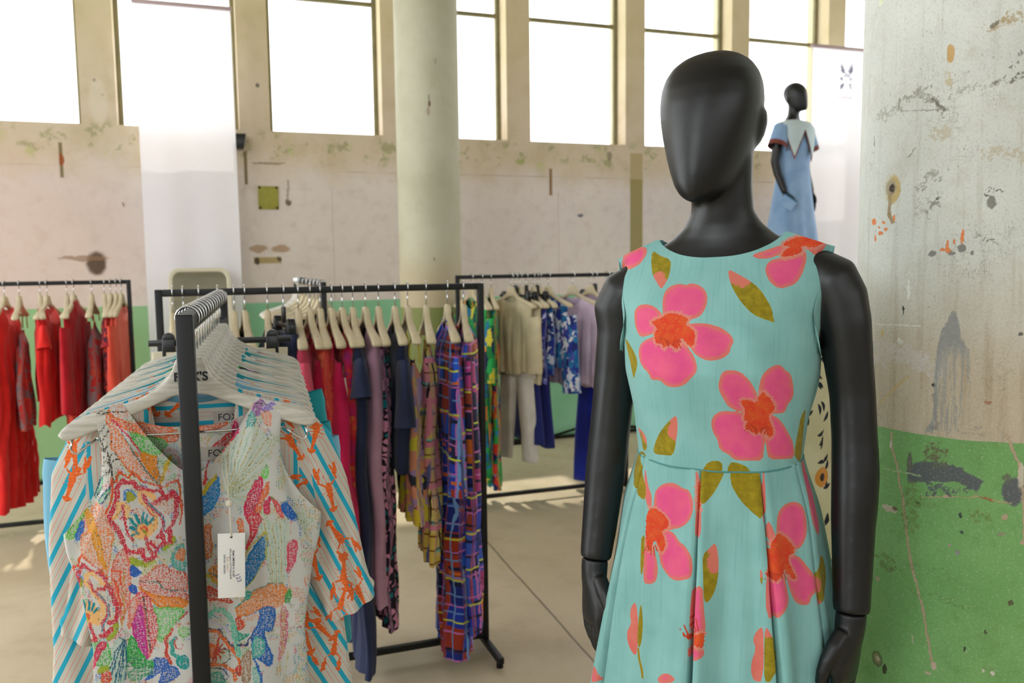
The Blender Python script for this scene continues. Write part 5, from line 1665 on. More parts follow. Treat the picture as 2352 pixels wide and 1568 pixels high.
LEO = leopard_material()
PATCH = blotch('lavender_yellow_pebble_print', [(222, 200, 60), (170, 140, 190), (46, 50, 66), (224, 206, 70), (226, 150, 120), (176, 150, 200)], 26, (1.2, .7, 1), .6)
PEACH = blotch('peach_lavender_print', [(226, 164, 132), (226, 160, 130), (214, 190, 60), (160, 140, 190), (228, 168, 140)], 20, (1.2, .6, 1), .8)
PLAID_Y = plaid('yellow_pink_plaid', [(222, 200, 110), (226, 150, 160), (218, 190, 90), (226, 206, 130)],
                [('y', .105, .02, .018, (110, 200, 200, 'b')), ('x', .060, .01, .006, (40, 34, 40)), ('y', .052, .0, .006, (120, 70, 30)), ('x', .085, .03, .016, (226, 140, 160)), ('y', .16, .05, .022, (226, 140, 160)), ('x', .085, .0, .008, (90, 100, 150))])
PLAID_B = plaid('multicolour_hand_drawn_plaid', [(30, 52, 160), (24, 30, 70), (34, 80, 190), (150, 50, 30), (26, 40, 120), (28, 60, 170)],
                [('x', .062, .01, .007, (190, 104, 176)), ('y', .065, .02, .013, (26, 28, 60, 'b')), ('y', .125, .05, .012, (206, 104, 40, 'b')), ('x', .114, .03, .014, (150, 56, 36)), ('y', .108, .0, .006, (196, 110, 180)), ('x', .088, .05, .006, (110, 150, 205)), ('y', .165, .07, .007, (200, 208, 60)), ('x', .19, .02, .006, (196, 60, 126)), ('y', .07, .045, .006, (100, 140, 196, 'b'))], 1., .005)
PLAID_B2 = plaid('bright_plaid_with_orange', [(40, 60, 170), (200, 100, 40), (170, 60, 120), (36, 38, 70), (60, 90, 190), (140, 60, 40), (30, 40, 110)],
                 [('x', .068, .0, .007, (196, 110, 180)), ('y', .082, .02, .007, (196, 110, 180)), ('y', .06, .0, .010, (28, 30, 60, 'b')), ('x', .10, .03, .009, (216, 116, 40)), ('y', .14, .05, .007, (200, 206, 70))], 1., .005)

hung(RLB, .044, 4, 'rose and green floral top at the near end of the middle rack', 'floral_tee', ROSE_FLORAL, -.62, .17, [(-1, .18), (0, .17)], 'top', GB)
hung(RLB, .080, -3, 'candy pink shirt next to the rose floral top', 'pink_shirt', PINK, -.60, .17, [(-1, .18), (0, .17)], 'shirt', GB)
hung(RLB, .132, 2, 'dark pink crepe top seen beside the mirror', 'crepe_tee', MAGENTA, -.60, .17, [(-1, .18), (0, .17)], 'top', GB)
hung(RLB, .196, 0, 'berry floral top beside the navy bolero', 'berry_tee', BERRY, -.60, .15, [(-1, .17), (0, .17)], 'top', GB, drop=.02)
hung(RLB, .252, -2, 'rose floral dress with green leaves before the navy bolero', 'rose_dress', ROSE_FLORAL, -.80, .18, [(-1, .18), (0, .18)], 'dress', GB)
hung(RLB, .288, 3, 'navy bolero with short sleeves behind the clip hanger', 'navy_bolero', NAVY, -.55, .185, [(-1, .19), (0, .18)], 'bolero', GB, sleeves=(.10, .07, .25))
hung(RLB, .368, -3, 'navy denim jacket with a rolled collar above the clip hanger', 'navy_jacket', NAVY2, -.68, .195, [(-1, .2), (0, .2)], 'jacket', GB, th=.03, neck=(.06, .03, -.03), sleeves=(.3, .06, .15))
clip_hanger(RLB.at(.424), RLB.ang + rad(6), 'black clip hanger with chrome hook beside the navy jacket', .17)
trousers('trousers', RLB.at(.424), RLB.ang + rad(6), NAVY, -.165, -1.1, 'navy trousers on the clip hanger beside the navy jacket', .17, .09, GB)
hung(RLB, .478, -3, 'candy pink jersey dress, palest of the pinks on the middle rack', 'pink_dress', PINK, -.98, .19, [(-1.2, .19), (-.5, .17), (0, .18)], 'dress', GB, sleeves=(.13, .07, .2))
hung(RLB, .520, 2, 'dark pink strappy crepe dress with folds', 'strappy_dress', MAGENTA, -1.02, .17, [(-1.2, .23), (-.5, .17), (-.3, .14), (0, .13)], 'dress', GB, drop=.085, straps=.16)
hung(RLB, .558, -2, 'orange red printed blouse between the two strappy pink dresses', 'red_blouse', ORANGE_RED, -.72, .15, [(-1.2, .15), (0, .14)], 'blouse', GB)
hung(RLB, .600, 0, 'bright hot pink strappy dress with a wide straight hem', 'hot_pink_dress', HOT, -1.13, .16, [(-1.2, .36), (-.8, .27), (-.35, .15), (0, .12)], 'dress', GB, drop=.10, straps=.165, th=.04)
hung(RLB, .640, 2, 'red and violet berry floral dress behind the hot pink dress', 'berry_dress', BERRY, -1.05, .17, [(-1.2, .19), (0, .16)], 'dress', GB)
navy_a = hung(RLB, .680, -4, 'long navy dress with short sleeves and a paper tag', 'navy_dress', NAVY2, -1.44, .195, [(-1.5, .24), (-.8, .20), (0, .19)], 'dress', GB, th=.03, sleeves=(.13, .085, .35))
hung(RLB, .728, 0, 'plain mauve linen dress beside the navy dress', 'mauve_dress', MAUVE, -1.20, .19, [(-1.3, .18), (-.5, .17), (0, .17)], 'dress', GB)
hung(RLB, .778, -5, 'pink leopard print jumpsuit with teal spots', 'leopard_jumpsuit', LEO, -1.31, .14, [(-1.4, .15), (-.5, .16), (-.25, .10), (0, .1)], 'jumpsuit', GB, drop=.015, th=.026)
navy_b = hung(RLB, .842, -5, 'navy jersey top with a drooping half sleeve', 'navy_tee', NAVY, -.69, .20, [(-1, .20), (0, .19)], 'top', GB, th=.034, neck=(.07, .05, .01), sleeves=(.24, .085, .20))
hung(RLB, .892, -5, 'peach and lavender strappy skirt dress with a pebble print hem', 'pebble_dress', PATCH, -.90, .12, [(-1, .19), (-.6, .15), (-.3, .10), (0, .1)], 'dress', GB, drop=.13, straps=.165)
yel = hung(RLB, .966, -10, 'narrow yellow and pink plaid dress with two paper tags', 'yellow_plaid_dress', PLAID_Y, -1.07, .09, [(-1.1, .17), (-.7, .13), (-.4, .08), (0, .07)], 'dress', GB, drop=.075, straps=.165, th=.03)
hung(RLB, 1.052, -8, 'long blue plaid dress with full sleeves at the far end of the middle rack', 'plaid_maxi_dress', PLAID_B, -1.455, .19, [(-1.5, .20), (-.7, .17), (0, .18)], 'dress', GB, th=.045, neck=(.06, .04, -.03), folds=(.02, 5, 33), sleeves=(.52, .075, .10))
hung(RLB, 1.118, -12, 'bright plaid shirt dress with orange checks beside the rack upright', 'plaid_shirt_dress', PLAID_B2, -1.36, .195, [(-1.5, .2), (-.7, .18), (0, .18)], 'dress', GB, th=.04, neck=(.08, .10, -.01), sleeves=(.5, .06, .10))


M_PAPER = simple('white_tag_card', (226, 224, 220), .7, .3)
M_STRING = simple('tag_cord', (212, 204, 186), .8, .2)


def paper_tag(o, x, y, z, w=.05, h=.10, rz=0., n=1, sz=None):
    b_ = MB()
    b_.box(-w / 2, w / 2, -.0006, .0006, -h, 0)
    t_ = b_.build('paper_tag', M_PAPER, o, bevel=.0004, loc=(x, y, z), rot=(0, 0, rz))
    b_ = MB()
    b_.tube([(0, 0, -.005), (0, .001, .02), (.002, .004, sz or .07)], .0009, 5)
    b_.build('string', M_STRING, t_)
    return t_


paper_tag(navy_a, .14, -.055, -.33, .035, .10, .9)
paper_tag(yel, .02, -.05, -.38, .07, .13, 1.1)
paper_tag(yel, .08, -.06, -.39, .05, .12, 1.4)

# ---- the green and blue rack before the window wall
GC = 'clothes on the rack before the window wall'
JUNGLE = blotch('green_jungle_print', [(30, 120, 60), (22, 34, 70), (40, 160, 80), (24, 90, 60), (214, 130, 50), (30, 110, 150), (26, 140, 70), (200, 190, 60)], 20, (1.3, .6, 1), .9)
JUNGLE2 = blotch('blue_green_jungle_print', [(26, 120, 66), (50, 150, 190), (24, 40, 90), (214, 120, 60), (60, 170, 80), (206, 60, 50), (220, 200, 80)], 22, (1.3, .6, 1), .9)
WHITE = cloth('off_white_linen', (226, 222, 216))
BEIGE = cloth('beige_linen', (214, 202, 168))
BLUEF = blotch('blue_white_floral_print', [(38, 52, 140), (30, 100, 160), (44, 60, 150), (196, 206, 224), (36, 44, 110), (90, 80, 170), (40, 120, 170), (226, 226, 230)], 30, (1.2, .7, 1), 1.1)
INDIGO = blotch('indigo_violet_floral_print', [(52, 60, 150), (84, 90, 180), (44, 50, 120), (120, 120, 200), (40, 56, 140), (180, 184, 220)], 34, (1, 1, 1), 1.)
LILAC = cloth('lilac_stripe_cotton', (214, 196, 214), (200, 178, 200))
ROYAL = cloth('royal_blue_crepe', (30, 48, 168), (22, 36, 140))
for t_, jt, lab, nm, mt, hem, sh, w, cat, kw in (
        (.095, 12, 'bright green jungle print dress with blue patches behind the rack upright', 'jungle_dress', JUNGLE, -1.20, .19, [(-1.3, .19), (0, .18)], 'dress', dict(sleeves=(.40, .06, .1))),
        (.165, -6, 'dark green jungle print dress with orange shapes', 'jungle_jumpsuit', JUNGLE, -1.34, .17, [(-1.4, .16), (0, .16)], 'dress', dict(neck=(.09, .05, .02))),
        (.225, -10, 'blue and green jungle print maxi dress with a red hem corner', 'jungle_maxi_dress', JUNGLE2, -1.38, .19, [(-1.4, .17), (0, .17)], 'dress', dict()),
        (.365, 24, 'off white linen blouse above pale trousers', 'linen_blouse', BEIGE, -.64, .19, [(-1, .20), (0, .18)], 'blouse', dict(neck=(.07, .04, .0), sleeves=(.36, .06, .1))),
        (.425, 24, 'cream linen shirt behind the off white blouse', 'linen_shirt', BEIGE, -.70, .19, [(-1, .19), (0, .18)], 'shirt', dict()),
        (.520, 2, 'indigo and violet floral shirt, first of the blue floral shirts', 'indigo_shirt', INDIGO, -.70, .185, [(-1, .18), (0, .18)], 'shirt', dict()),
        (.565, 5, 'blue floral shirt with small white petals', 'floral_shirt', BLUEF, -.66, .185, [(-1, .18), (0, .18)], 'shirt', dict()),
        (.625, 20, 'blue floral blouse with wide printed sleeves', 'floral_blouse', BLUEF, -.62, .19, [(-1, .19), (0, .18)], 'blouse', dict(neck=(.06, .02, -.02), sleeves=(.50, .075, .12))),
        (.800, 30, 'pale lilac shirt with a round neck, next to the blue floral blouse', 'lilac_shirt', LILAC, -.74, .20, [(-1, .21), (0, .19)], 'shirt', dict(th=.035, sleeves=(.44, .06, .1))),
        (.930, 30, 'lilac striped shirt with a collar beside the black mannequin arm', 'striped_shirt', LILAC, -.76, .20, [(-1, .21), (0, .19)], 'shirt', dict(th=.035, neck=(.07, .09, -.02), sleeves=(.44, .06, .1))),
        (1.060, 25, 'lilac shirt mostly hidden by the black mannequin arm', 'hidden_shirt', LILAC, -.72, .19, [(-1, .20), (0, .19)], 'shirt', dict(sleeves=(.4, .06, .1)))):
    kw.setdefault('th', .025)
    hung(RLC, t_, jt, lab, nm, mt, hem, sh, w, cat, GC, folds=(.012, 5, int(t_ * 900)), **kw)
for t_, lab, mt, top, hem, w, leg, nm in ((.395, 'pale beige linen trousers hanging under the off white blouse', WHITE, -.40, -1.22, .15, .062, 24),
                                          (.470, 'dark blue floral trousers between the beige trouser legs', BLUEF, -.35, -1.10, .13, .09, 8),
                                          (.545, 'blue floral trousers below the floral shirts', BLUEF, -.35, -1.13, .12, .085, 8),
                                          (.965, 'royal blue trousers below the lilac striped shirt', ROYAL, -.40, -1.44, .14, .085, 25)):
    an = RLC.ang + rad(nm)
    clip_hanger(RLC.at(t_), an, 'black clip hanger for the ' + lab.split(' hanging')[0].split(' between')[0].split(' below')[0] + ' by the window wall', .15)
    trousers('trousers', RLC.at(t_) + Vector((0, 0, 0)), an, mt, top + .0, hem, lab, w, leg, GC)

# ---- the red rack by the window wall
GD = 'clothes on the red rack'
RED = cloth('scarlet_crepe', (220, 40, 34), (200, 28, 30))
DRED = cloth('crimson_crepe', (196, 30, 44), (160, 18, 30))
CORAL = cloth('coral_linen', (222, 84, 62), (206, 70, 54))
SALMON = cloth('salmon_linen', (226, 110, 92), (214, 96, 80))
PAIS = blotch('red_grey_paisley_print', [(150, 110, 110), (190, 50, 50), (140, 116, 120), (176, 60, 60), (120, 106, 116), (200, 80, 60)], 34, (1.2, .6, 1), 1.)
WINE = blotch('wine_red_print', [(150, 24, 36), (110, 20, 40), (190, 60, 40), (60, 20, 40)], 40, (1, 1, 1), .8)
for t_, jt, lab, nm, mt, hem, sh, w, cat, kw in (
        (.440, 0, 'crimson maxi dress cut by the picture edge on the red rack', 'crimson_maxi_dress', DRED, -1.30, .19, [(-1.4, .26), (0, .18)], 'dress', dict(sleeves=(.3, .06, .12))),
        (.530, -8, 'long scarlet pleated dress with a wavy hem beside the paisley dress', 'scarlet_dress', RED, -1.32, .19, [(-1.4, .30), (-.6, .2), (0, .18)], 'dress', dict(folds=(.03, 6, 3), th=.04)),
        (.606, 2, 'grey and red paisley strappy dress beside the scarlet T-shirt', 'paisley_dress', PAIS, -.86, .06, [(-1, .17), (-.6, .15), (-.3, .06), (0, .05)], 'dress', dict(drop=.12, straps=.165)),
        (.716, 10, 'scarlet top with wide short sleeves', 'scarlet_tee', RED, -.72, .19, [(-1, .20), (0, .18)], 'top', dict(sleeves=(.12, .09, .35), th=.035)),
        (.752, -8, 'scarlet tunic with a ruffled hem behind the wide sleeved top', 'scarlet_tunic', RED, -.82, .19, [(-1, .22), (0, .18)], 'tunic', dict(hemwave=.02, th=.035)),
        (.858, 4, 'coral dress with a hanging tag between two scarlet tops', 'coral_tag_dress', CORAL, -.92, .17, [(-1, .19), (-.5, .16), (0, .15)], 'dress', dict(drop=.06)),
        (.895, -10, 'scarlet shirt with a stand collar and long sleeves', 'scarlet_shirt', DRED, -.80, .19, [(-1, .20), (0, .18)], 'shirt', dict(neck=(.06, -.01, -.03), sleeves=(.5, .06, .12), th=.03)),
        (.992, 0, 'mauve red paisley strappy dress in the middle of the red rack end', 'paisley_slip_dress', PAIS, -.82, .05, [(-1, .17), (-.5, .12), (-.3, .05), (0, .04)], 'dress', dict(drop=.09, straps=.165, th=.035)),
        (1.062, 6, 'wine red printed top with cap sleeves', 'wine_tee', WINE, -.66, .18, [(-1, .18), (0, .18)], 'top', dict(drop=.03, sleeves=(.1, .07, .3))),
        (1.096, -4, 'coral linen dress beside the wine red top', 'coral_dress', CORAL, -.86, .18, [(-1, .20), (0, .17)], 'dress', dict()),
        (1.128, -6, 'coral linen shirt beside the salmon shirt', 'coral_shirt', CORAL, -.80, .19, [(-1, .19), (0, .18)], 'shirt', dict(sleeves=(.5, .055, .1))),
        (1.156, -8, 'salmon pink shirt against the upright of the red rack', 'salmon_shirt', SALMON, -.72, .19, [(-1, .19), (0, .18)], 'shirt', dict())):
    kw.setdefault('th', .022)
    o = hung(RLD, t_, jt, lab, nm, mt, hem, sh, w, cat, GD, **dict(dict(folds=(.012, 5, int(t_ * 900))), **kw))
    if nm == 'coral_tag_dress':
        paper_tag(o, .17, -.03, -.40, .03, .09, 1.2)

# ---- the black clothes rack seen end on
GE = 'black clothes on the end-on rack'
JET = cloth('black_satin', (16, 16, 20), (24, 24, 28), .5)
for i_, (t_, lab, sh, hem) in enumerate(((.06, 'black satin blouse at the near end of the end-on rack', .20, -.62), (.20, 'black dress behind the black satin blouse', .19, -1.1), (.34, 'black jacket deep on the end-on rack', .20, -.8),
                                   (.50, 'black top with a silver clasp on the end-on rack', .20, -.7), (.68, 'black tunic on the wooden hanger with the leftward lean', .20, -.9), (.86, 'black coat at the far end of the end-on rack', .20, -1.2))):
    lab = lab.replace('with the leftward lean', 'near the far end of the end-on rack').replace('on the wooden hanger ', '')
    hung(RLE, t_, (3, -4, 5, -6, 4, -3)[i_], lab, ('black_blouse', 'black_dress', 'black_jacket', 'black_tee', 'black_tunic', 'black_coat')[i_], JET, hem, sh, [(-1.3, .2), (0, .19)],
         ('blouse', 'dress', 'jacket', 'top', 'tunic', 'coat')[i_], GE, neck=(.09, .07, .02))
for k in range(9):
    hanger(RLE.at(.93 + k * .026), RLE.ang + rad(rb.uniform(-4, 4)), 'empty wooden hanger bunched at the far end of the end-on rack', HM_THIN, False, group='bunched empty hangers')


# ---- cream leaf print dress behind the turquoise one
def leaf_material():
    m = Mat('cream_leaf_print_linen', .85, .2, .1)
    v, x, y = uvxy(m)
    c = m.mix(m.noise(v, 8).ss(.3, .7), (214, 204, 166), (226, 218, 186))
    P_ = .075
    gx, gy = (x / P_).floor(), (y / P_).floor()
    for k in range(3):
        r1 = m.white(m.com(gx, gy, 1. + k))
        r2 = m.white(m.com(gx, gy, 11. + k))
        r3 = m.white(m.com(gx, gy, 21. + k))
        lx, ly = (x / P_).fract() - .5 - (r1 - .5) * .6, (y / P_).fract() - .5 - (r2 - .5) * .6
        an = r3 * 3.14
        ca, sa = m.math('COSINE', an), an.sin()
        px, py = lx * ca + ly * sa, ly * ca - lx * sa
        d = (px * px) / .055 + (py - px * px * 1.2).abs() / .075
        c = m.mix(d.lt(1.0), c, (38, 40, 52))
    h = m.white(m.com((x / .21).floor(), (y / .21).floor(), 5.))
    fx, fy = (x / .21).fract() - .5, (y / .21).fract() - .5
    d = (fx * fx + fy * fy)
    c = m.mix(d.lt(.018) * h.gt(.35), c, (222, 150, 70))
    c = m.mix(d.lt(.003) * h.gt(.35), c, (60, 40, 40))
    return m.base(c)


LEAFP = leaf_material()
pF = RLF.at(.06)
hung(RLF, .06, 0, 'cream dress with dark leaves hanging behind the turquoise floral dress', 'leaf_print_dress', LEAFP, -1.35, .19, [(-1.4, .25), (-.8, .205), (-.45, .185), (0, .185)], 'dress', 'leaf print clothes',
     th=.05, sleeves=(.215, .085, .16))

# ================================================================== MANNEQUINS
def mannequin_material():
    m = Mat('satin_black_mannequin', .40, .5)
    v = m.coord()
    c = m.mix(m.noise(v, 4).ss(.3, .7), (11, 12, 14), (16, 17, 19))
    m.bump(m.noise(v, 350, 2), .06, .0006)
    m.inp('Roughness', m.noise(v, 6, 3).ss(.3, .7, .38, .46))
    return m.base(c)


M_MANN = mannequin_material()
TORSO = [  # z, half width, front, back, centre y
    (.80, .150, .085, .105, 0), (.88, .165, .095, .118, 0), (.95, .168, .100, .115, 0), (1.05, .156, .102, .095, 0), (1.15, .138, .098, .084, 0), (1.22, .127, .095, .080, 0), (1.28, .127, .096, .082, 0),
    (1.36, .136, .106, .090, 0), (1.42, .144, .116, .098, 0), (1.47, .150, .112, .102, 0), (1.52, .156, .098, .104, 0), (1.555, .166, .080, .098, .004), (1.58, .168, .064, .082, .008),
    (1.603, .146, .056, .070, .012), (1.618, .116, .052, .063, .014), (1.634, .084, .048, .057, .014), (1.654, .062, .0455, .053, .012), (1.675, .050, .045, .050, .008), (1.71, .0475, .044, .050, .003), (1.76, .048, .044, .052, 0)]
HEAD = [  # height above the chin, half width, front, back
    (-.001, .010, .084, -.066), (.003, .022, .092, -.046), (.012, .036, .098, -.018), (.028, .047, .101, .012), (.05, .0555, .1015, .042), (.075, .063, .1005, .064), (.105, .0705, .0985, .083),
    (.135, .0760, .0950, .095), (.16, .0782, .0900, .098), (.185, .0770, .0815, .094), (.205, .0715, .070, .083), (.222, .061, .054, .066), (.234, .045, .036, .045), (.241, .026, .019, .024), (.2435, .008, .006, .008)]


def oval(hw, f, b_, z, n, cx=0., cy=0., p=2.0, ridge=0.):
    out = []
    for k in range(n):
        t_ = 2 * math.pi * k / n
        c_, s_ = math.cos(t_), math.sin(t_)
        x = hw * math.copysign(abs(c_) ** (2 / p), c_)
        d = b_ if s_ > 0 else f
        y = d * math.copysign(abs(s_) ** (2 / p), s_)
        if ridge and s_ < 0:
            y -= ridge * math.exp(-(x / (hw * .45)) ** 2)
        out.append((x + cx, y + cy, z))
    return out


def hand_mesh(side, curl=.25, spread=.03):
    """a relaxed hand hanging from the wrist at the origin, fingers down (-z), thumb toward -y, palm toward -side*x"""
    b_ = MB()
    s_ = -side
    # palm: thin across x, wide along y
    prof = [(.004, .0245, .0225, 0), (-.012, .0245, .0225, 0), (-.03, .0265, .021, .0), (-.05, .034, .0175, -.002), (-.07, .039, .0155, -.003), (-.088, .0395, .0135, -.002), (-.099, .037, .0115, 0), (-.104, .030, .007, 0)]
    b_.rings([[(hx * math.cos(q) + s_ * .006 * (abs(z) / .1), hy * math.sin(q) + cy, z) for q in np.linspace(0, 2 * math.pi, 24, False)] for z, hy, hx, cy in prof])
    # four fingers of unequal length, each with two bends
    for i, (y0, L, r_) in enumerate(((-.0275, .074, .0085), (-.0095, .082, .0088), (.0085, .076, .0084), (.0255, .060, .0074))):
        pts, rr = [], []
        p = Vector((s_ * .004, y0, -.090))
        a_ = curl * .5
        pts.append(p.copy()); rr.append(r_ * 1.08)
        fan = y0 * spread * 6
        for seg_, fr in enumerate((.08, .36, .08, .24, .06, .18)):
            if seg_ in (2, 4):
                a_ += curl * .55
            p = p + Vector((s_ * math.sin(a_), fan * .25, -math.cos(a_))) * (L * fr)
            pts.append(p.copy()); rr.append(r_ * (1.02 - .055 * seg_))
        p = p + Vector((s_ * math.sin(a_), 0, -math.cos(a_))) * .006
        pts.append(p); rr.append(r_ * .40)
        b_.tube(pts, rr, 12)
    # thumb leaves the side of the palm low near its base
    pts = [Vector((s_ * .003, -.020, -.026)), Vector((s_ * .008, -.036, -.046)), Vector((s_ * .014, -.047, -.066)), Vector((s_ * .018, -.050, -.084)), Vector((s_ * .021, -.048, -.101)), Vector((s_ * .022, -.046, -.108))]
    b_.tube(pts, [.014, .0135, .0112, .0098, .0085, .0035], 12)
    return b_


def remeshed(name, b_, mat, parent, voxel, smooth=8, loc=None, rot=None):
    o = b_.build(name, mat, parent, True, loc=loc, rot=rot)
    r_ = o.modifiers.new('r', 'REMESH')
    r_.mode = 'VOXEL'
    r_.voxel_size = voxel
    r_.use_smooth_shade = True
    s_ = o.modifiers.new('s', 'SMOOTH')
    s_.factor = .5
    s_.iterations = smooth
    bake(o)
    if not o.data.materials:
        o.data.materials.append(mat)
    return o


def mannequin(name, loc, yaw, label, arms, head, voxel, hands, legs=True, lift=0., shear=0.):
    root = empty(name, loc, yaw, label, 'mannequin')
    b_ = MB()
    n = 64
    b_.rings([oval(hw, f, bk, z, n, 0, cy, 2.25 if z < 1.6 else 2.05) for z, hw, f, bk, cy in TORSO])
    # head on its neck, turned
    hx, hy, hz, ha, ht = head
    ca, sa = math.cos(ha), math.sin(ha)
    rings = []
    for z, hw, f, bk in HEAD:
        zz = z
        ring = oval(hw, f, bk, zz, n, 0, 0, 2.15, 0)
        ring = [(x, y, z_) for x, y, z_ in ring]
        rings.append([(hx + x * ca - (y * math.cos(ht) - (z_ - .12) * math.sin(ht)) * sa, hy + x * sa + (y * math.cos(ht) - (z_ - .12) * math.sin(ht)) * ca, hz + .12 + (z_ - .12) * .965 * math.cos(ht) + y * math.sin(ht)) for x, y, z_ in ring])
    b_.rings(rings)
    for sx in (-1, 1):                                     # plain ears
        er = []
        for t_, k in ((-.034, .25), (-.026, .7), (-.012, 1.), (.008, 1.1), (.022, .85), (.031, .3)):
            hw_ = float(np.interp(.118 + t_, [h[0] for h in HEAD], [h[1] for h in HEAD]))
            er.append([(sx * (hw_ - .008 + .0075 * k + .006 * k * math.cos(q)), .026 - t_ * .12 + .016 * k * math.sin(q), .118 + t_) for q in np.linspace(0, 2 * math.pi, 16, False)])
        b_.rings([[(hx + x * ca - y * sa, hy + x * sa + y * ca, hz + z) for x, y, z in r_] for r_ in er])
    for side, pts in arms.items():
        p = [Vector(q[:3]) for q in pts]
        b_.tube(p, [q[3] for q in pts], 24)
    if legs:
        for sx in (-1, 1):
            b_.rings([oval(r_, r_ * 1.02, r_ * 1.08, z, 28, sx * x, y) for z, r_, x, y in ((.90, .086, .080, .01), (.78, .083, .080, .005), (.62, .068, .078, 0), (.50, .054, .076, -.006), (.46, .053, .076, -.006), (.36, .053, .076, .012), (.24, .042, .075, .010), (.13, .034, .074, .006), (.08, .036, .074, .004))])
            b_.rings([oval(w, f, bk, z, 24, sx * .074, -.03) for z, w, f, bk in ((.022, .036, .110, .075), (.034, .040, .114, .080), (.055, .036, .075, .078), (.085, .032, .02, .072), (.11, .028, -.01, .066))])
    if shear:
        b_.v = [(x, y, z + shear * x * float(smoothstep(1.35, 1.6, z)) * (1 if abs(x) < .3 else 0)) for x, y, z in b_.v]
    body = remeshed('body', b_, M_MANN, root, voxel, 10)
    for side, (wp, wa, curl) in hands.items():
        hb = hand_mesh(1 if side == 'R' else -1, curl)
        h_ = remeshed('hand', hb, M_MANN, root, max(voxel * .6, .0022), 5, wp, wa)
    d = MB()
    d.rings([[(.17 * math.cos(q), .17 * math.sin(q), z) for q in np.linspace(0, 2 * math.pi, 48, False)] for z in (0, .012)])
    d.build('base_plate', M_CHROME if lift == 0 else M_BLACK, root, bevel=.003)
    d = MB()
    d.tube([(.074, .04, .010), (.074, .04, .30)], .008, 12)
    d.build('support_rod', M_CHROME if lift == 0 else M_BLACK, root, smooth=True)
    return root, body


ARM_R_ = [(0.1450, .004, 1.560, .040), (0.1781, .0032, 1.5630, .0455), (0.1860, .0015, 1.5300, .0435), (0.1893, .0002, 1.4916, .040), (0.1970, .0015, 1.43, .0365), (0.2031, .0025, 1.3871, .0345), (0.2080, -.0009, 1.3175, .0345), (0.2106, -.0052, 1.2617, .0360), (0.2104, -.011, 1.22, .0350),
         (0.2094, -.0165, 1.1796, .0330), (0.2098, -.0271, 1.1117, .0300), (0.2100, -.0378, 1.0520, .0278)]
ARM_L_ = [(-0.1280, .004, 1.555, .040), (-0.1575, .0036, 1.5567, .0445), (-0.1645, .004, 1.525, .0425), (-0.1691, .0044, 1.4850, .0395), (-0.1773, .0064, 1.4097, .0368), (-0.1830, .0045, 1.35, .0355), (-0.1879, .0021, 1.2950, .0355), (-0.1930, -.003, 1.24, .0352), (-0.1951, -.0062, 1.2111, .0340), (-0.2003, -.019, 1.1363, .0305), (-0.2039, -.0313, 1.0840, .0270)]
SHOULDER = [(.095, .005, 1.578, .030), (.135, .005, 1.572, .038), (.158, .004, 1.556, .0445), (.172, .003, 1.528, .0435)]
ARM_R = [(x + .008, y, z, r_) for x, y, z, r_ in SHOULDER] + ARM_R_[3:]
ARM_L = [(-x, y, z - .004, r_ - .001) for x, y, z, r_ in SHOULDER] + ARM_L_[3:]
MY, MLOC = rad(-22), Vector((.341, 1.385, 0))
mann, mann_body = mannequin('mannequin', MLOC, MY, 'faceless black mannequin wearing a turquoise floral dress, in front of the column', {'R': ARM_R, 'L': ARM_L},
                            (-.016, -.004, 1.688, rad(-12), rad(2)), .0042,
                            {'R': ((.2100, -.0400, 1.0485), (rad(-8), rad(-2), rad(-24)), .30), 'L': ((-.2046, -.0335, 1.0805), (rad(-8), rad(9), rad(38)), .40)}, shear=.045)

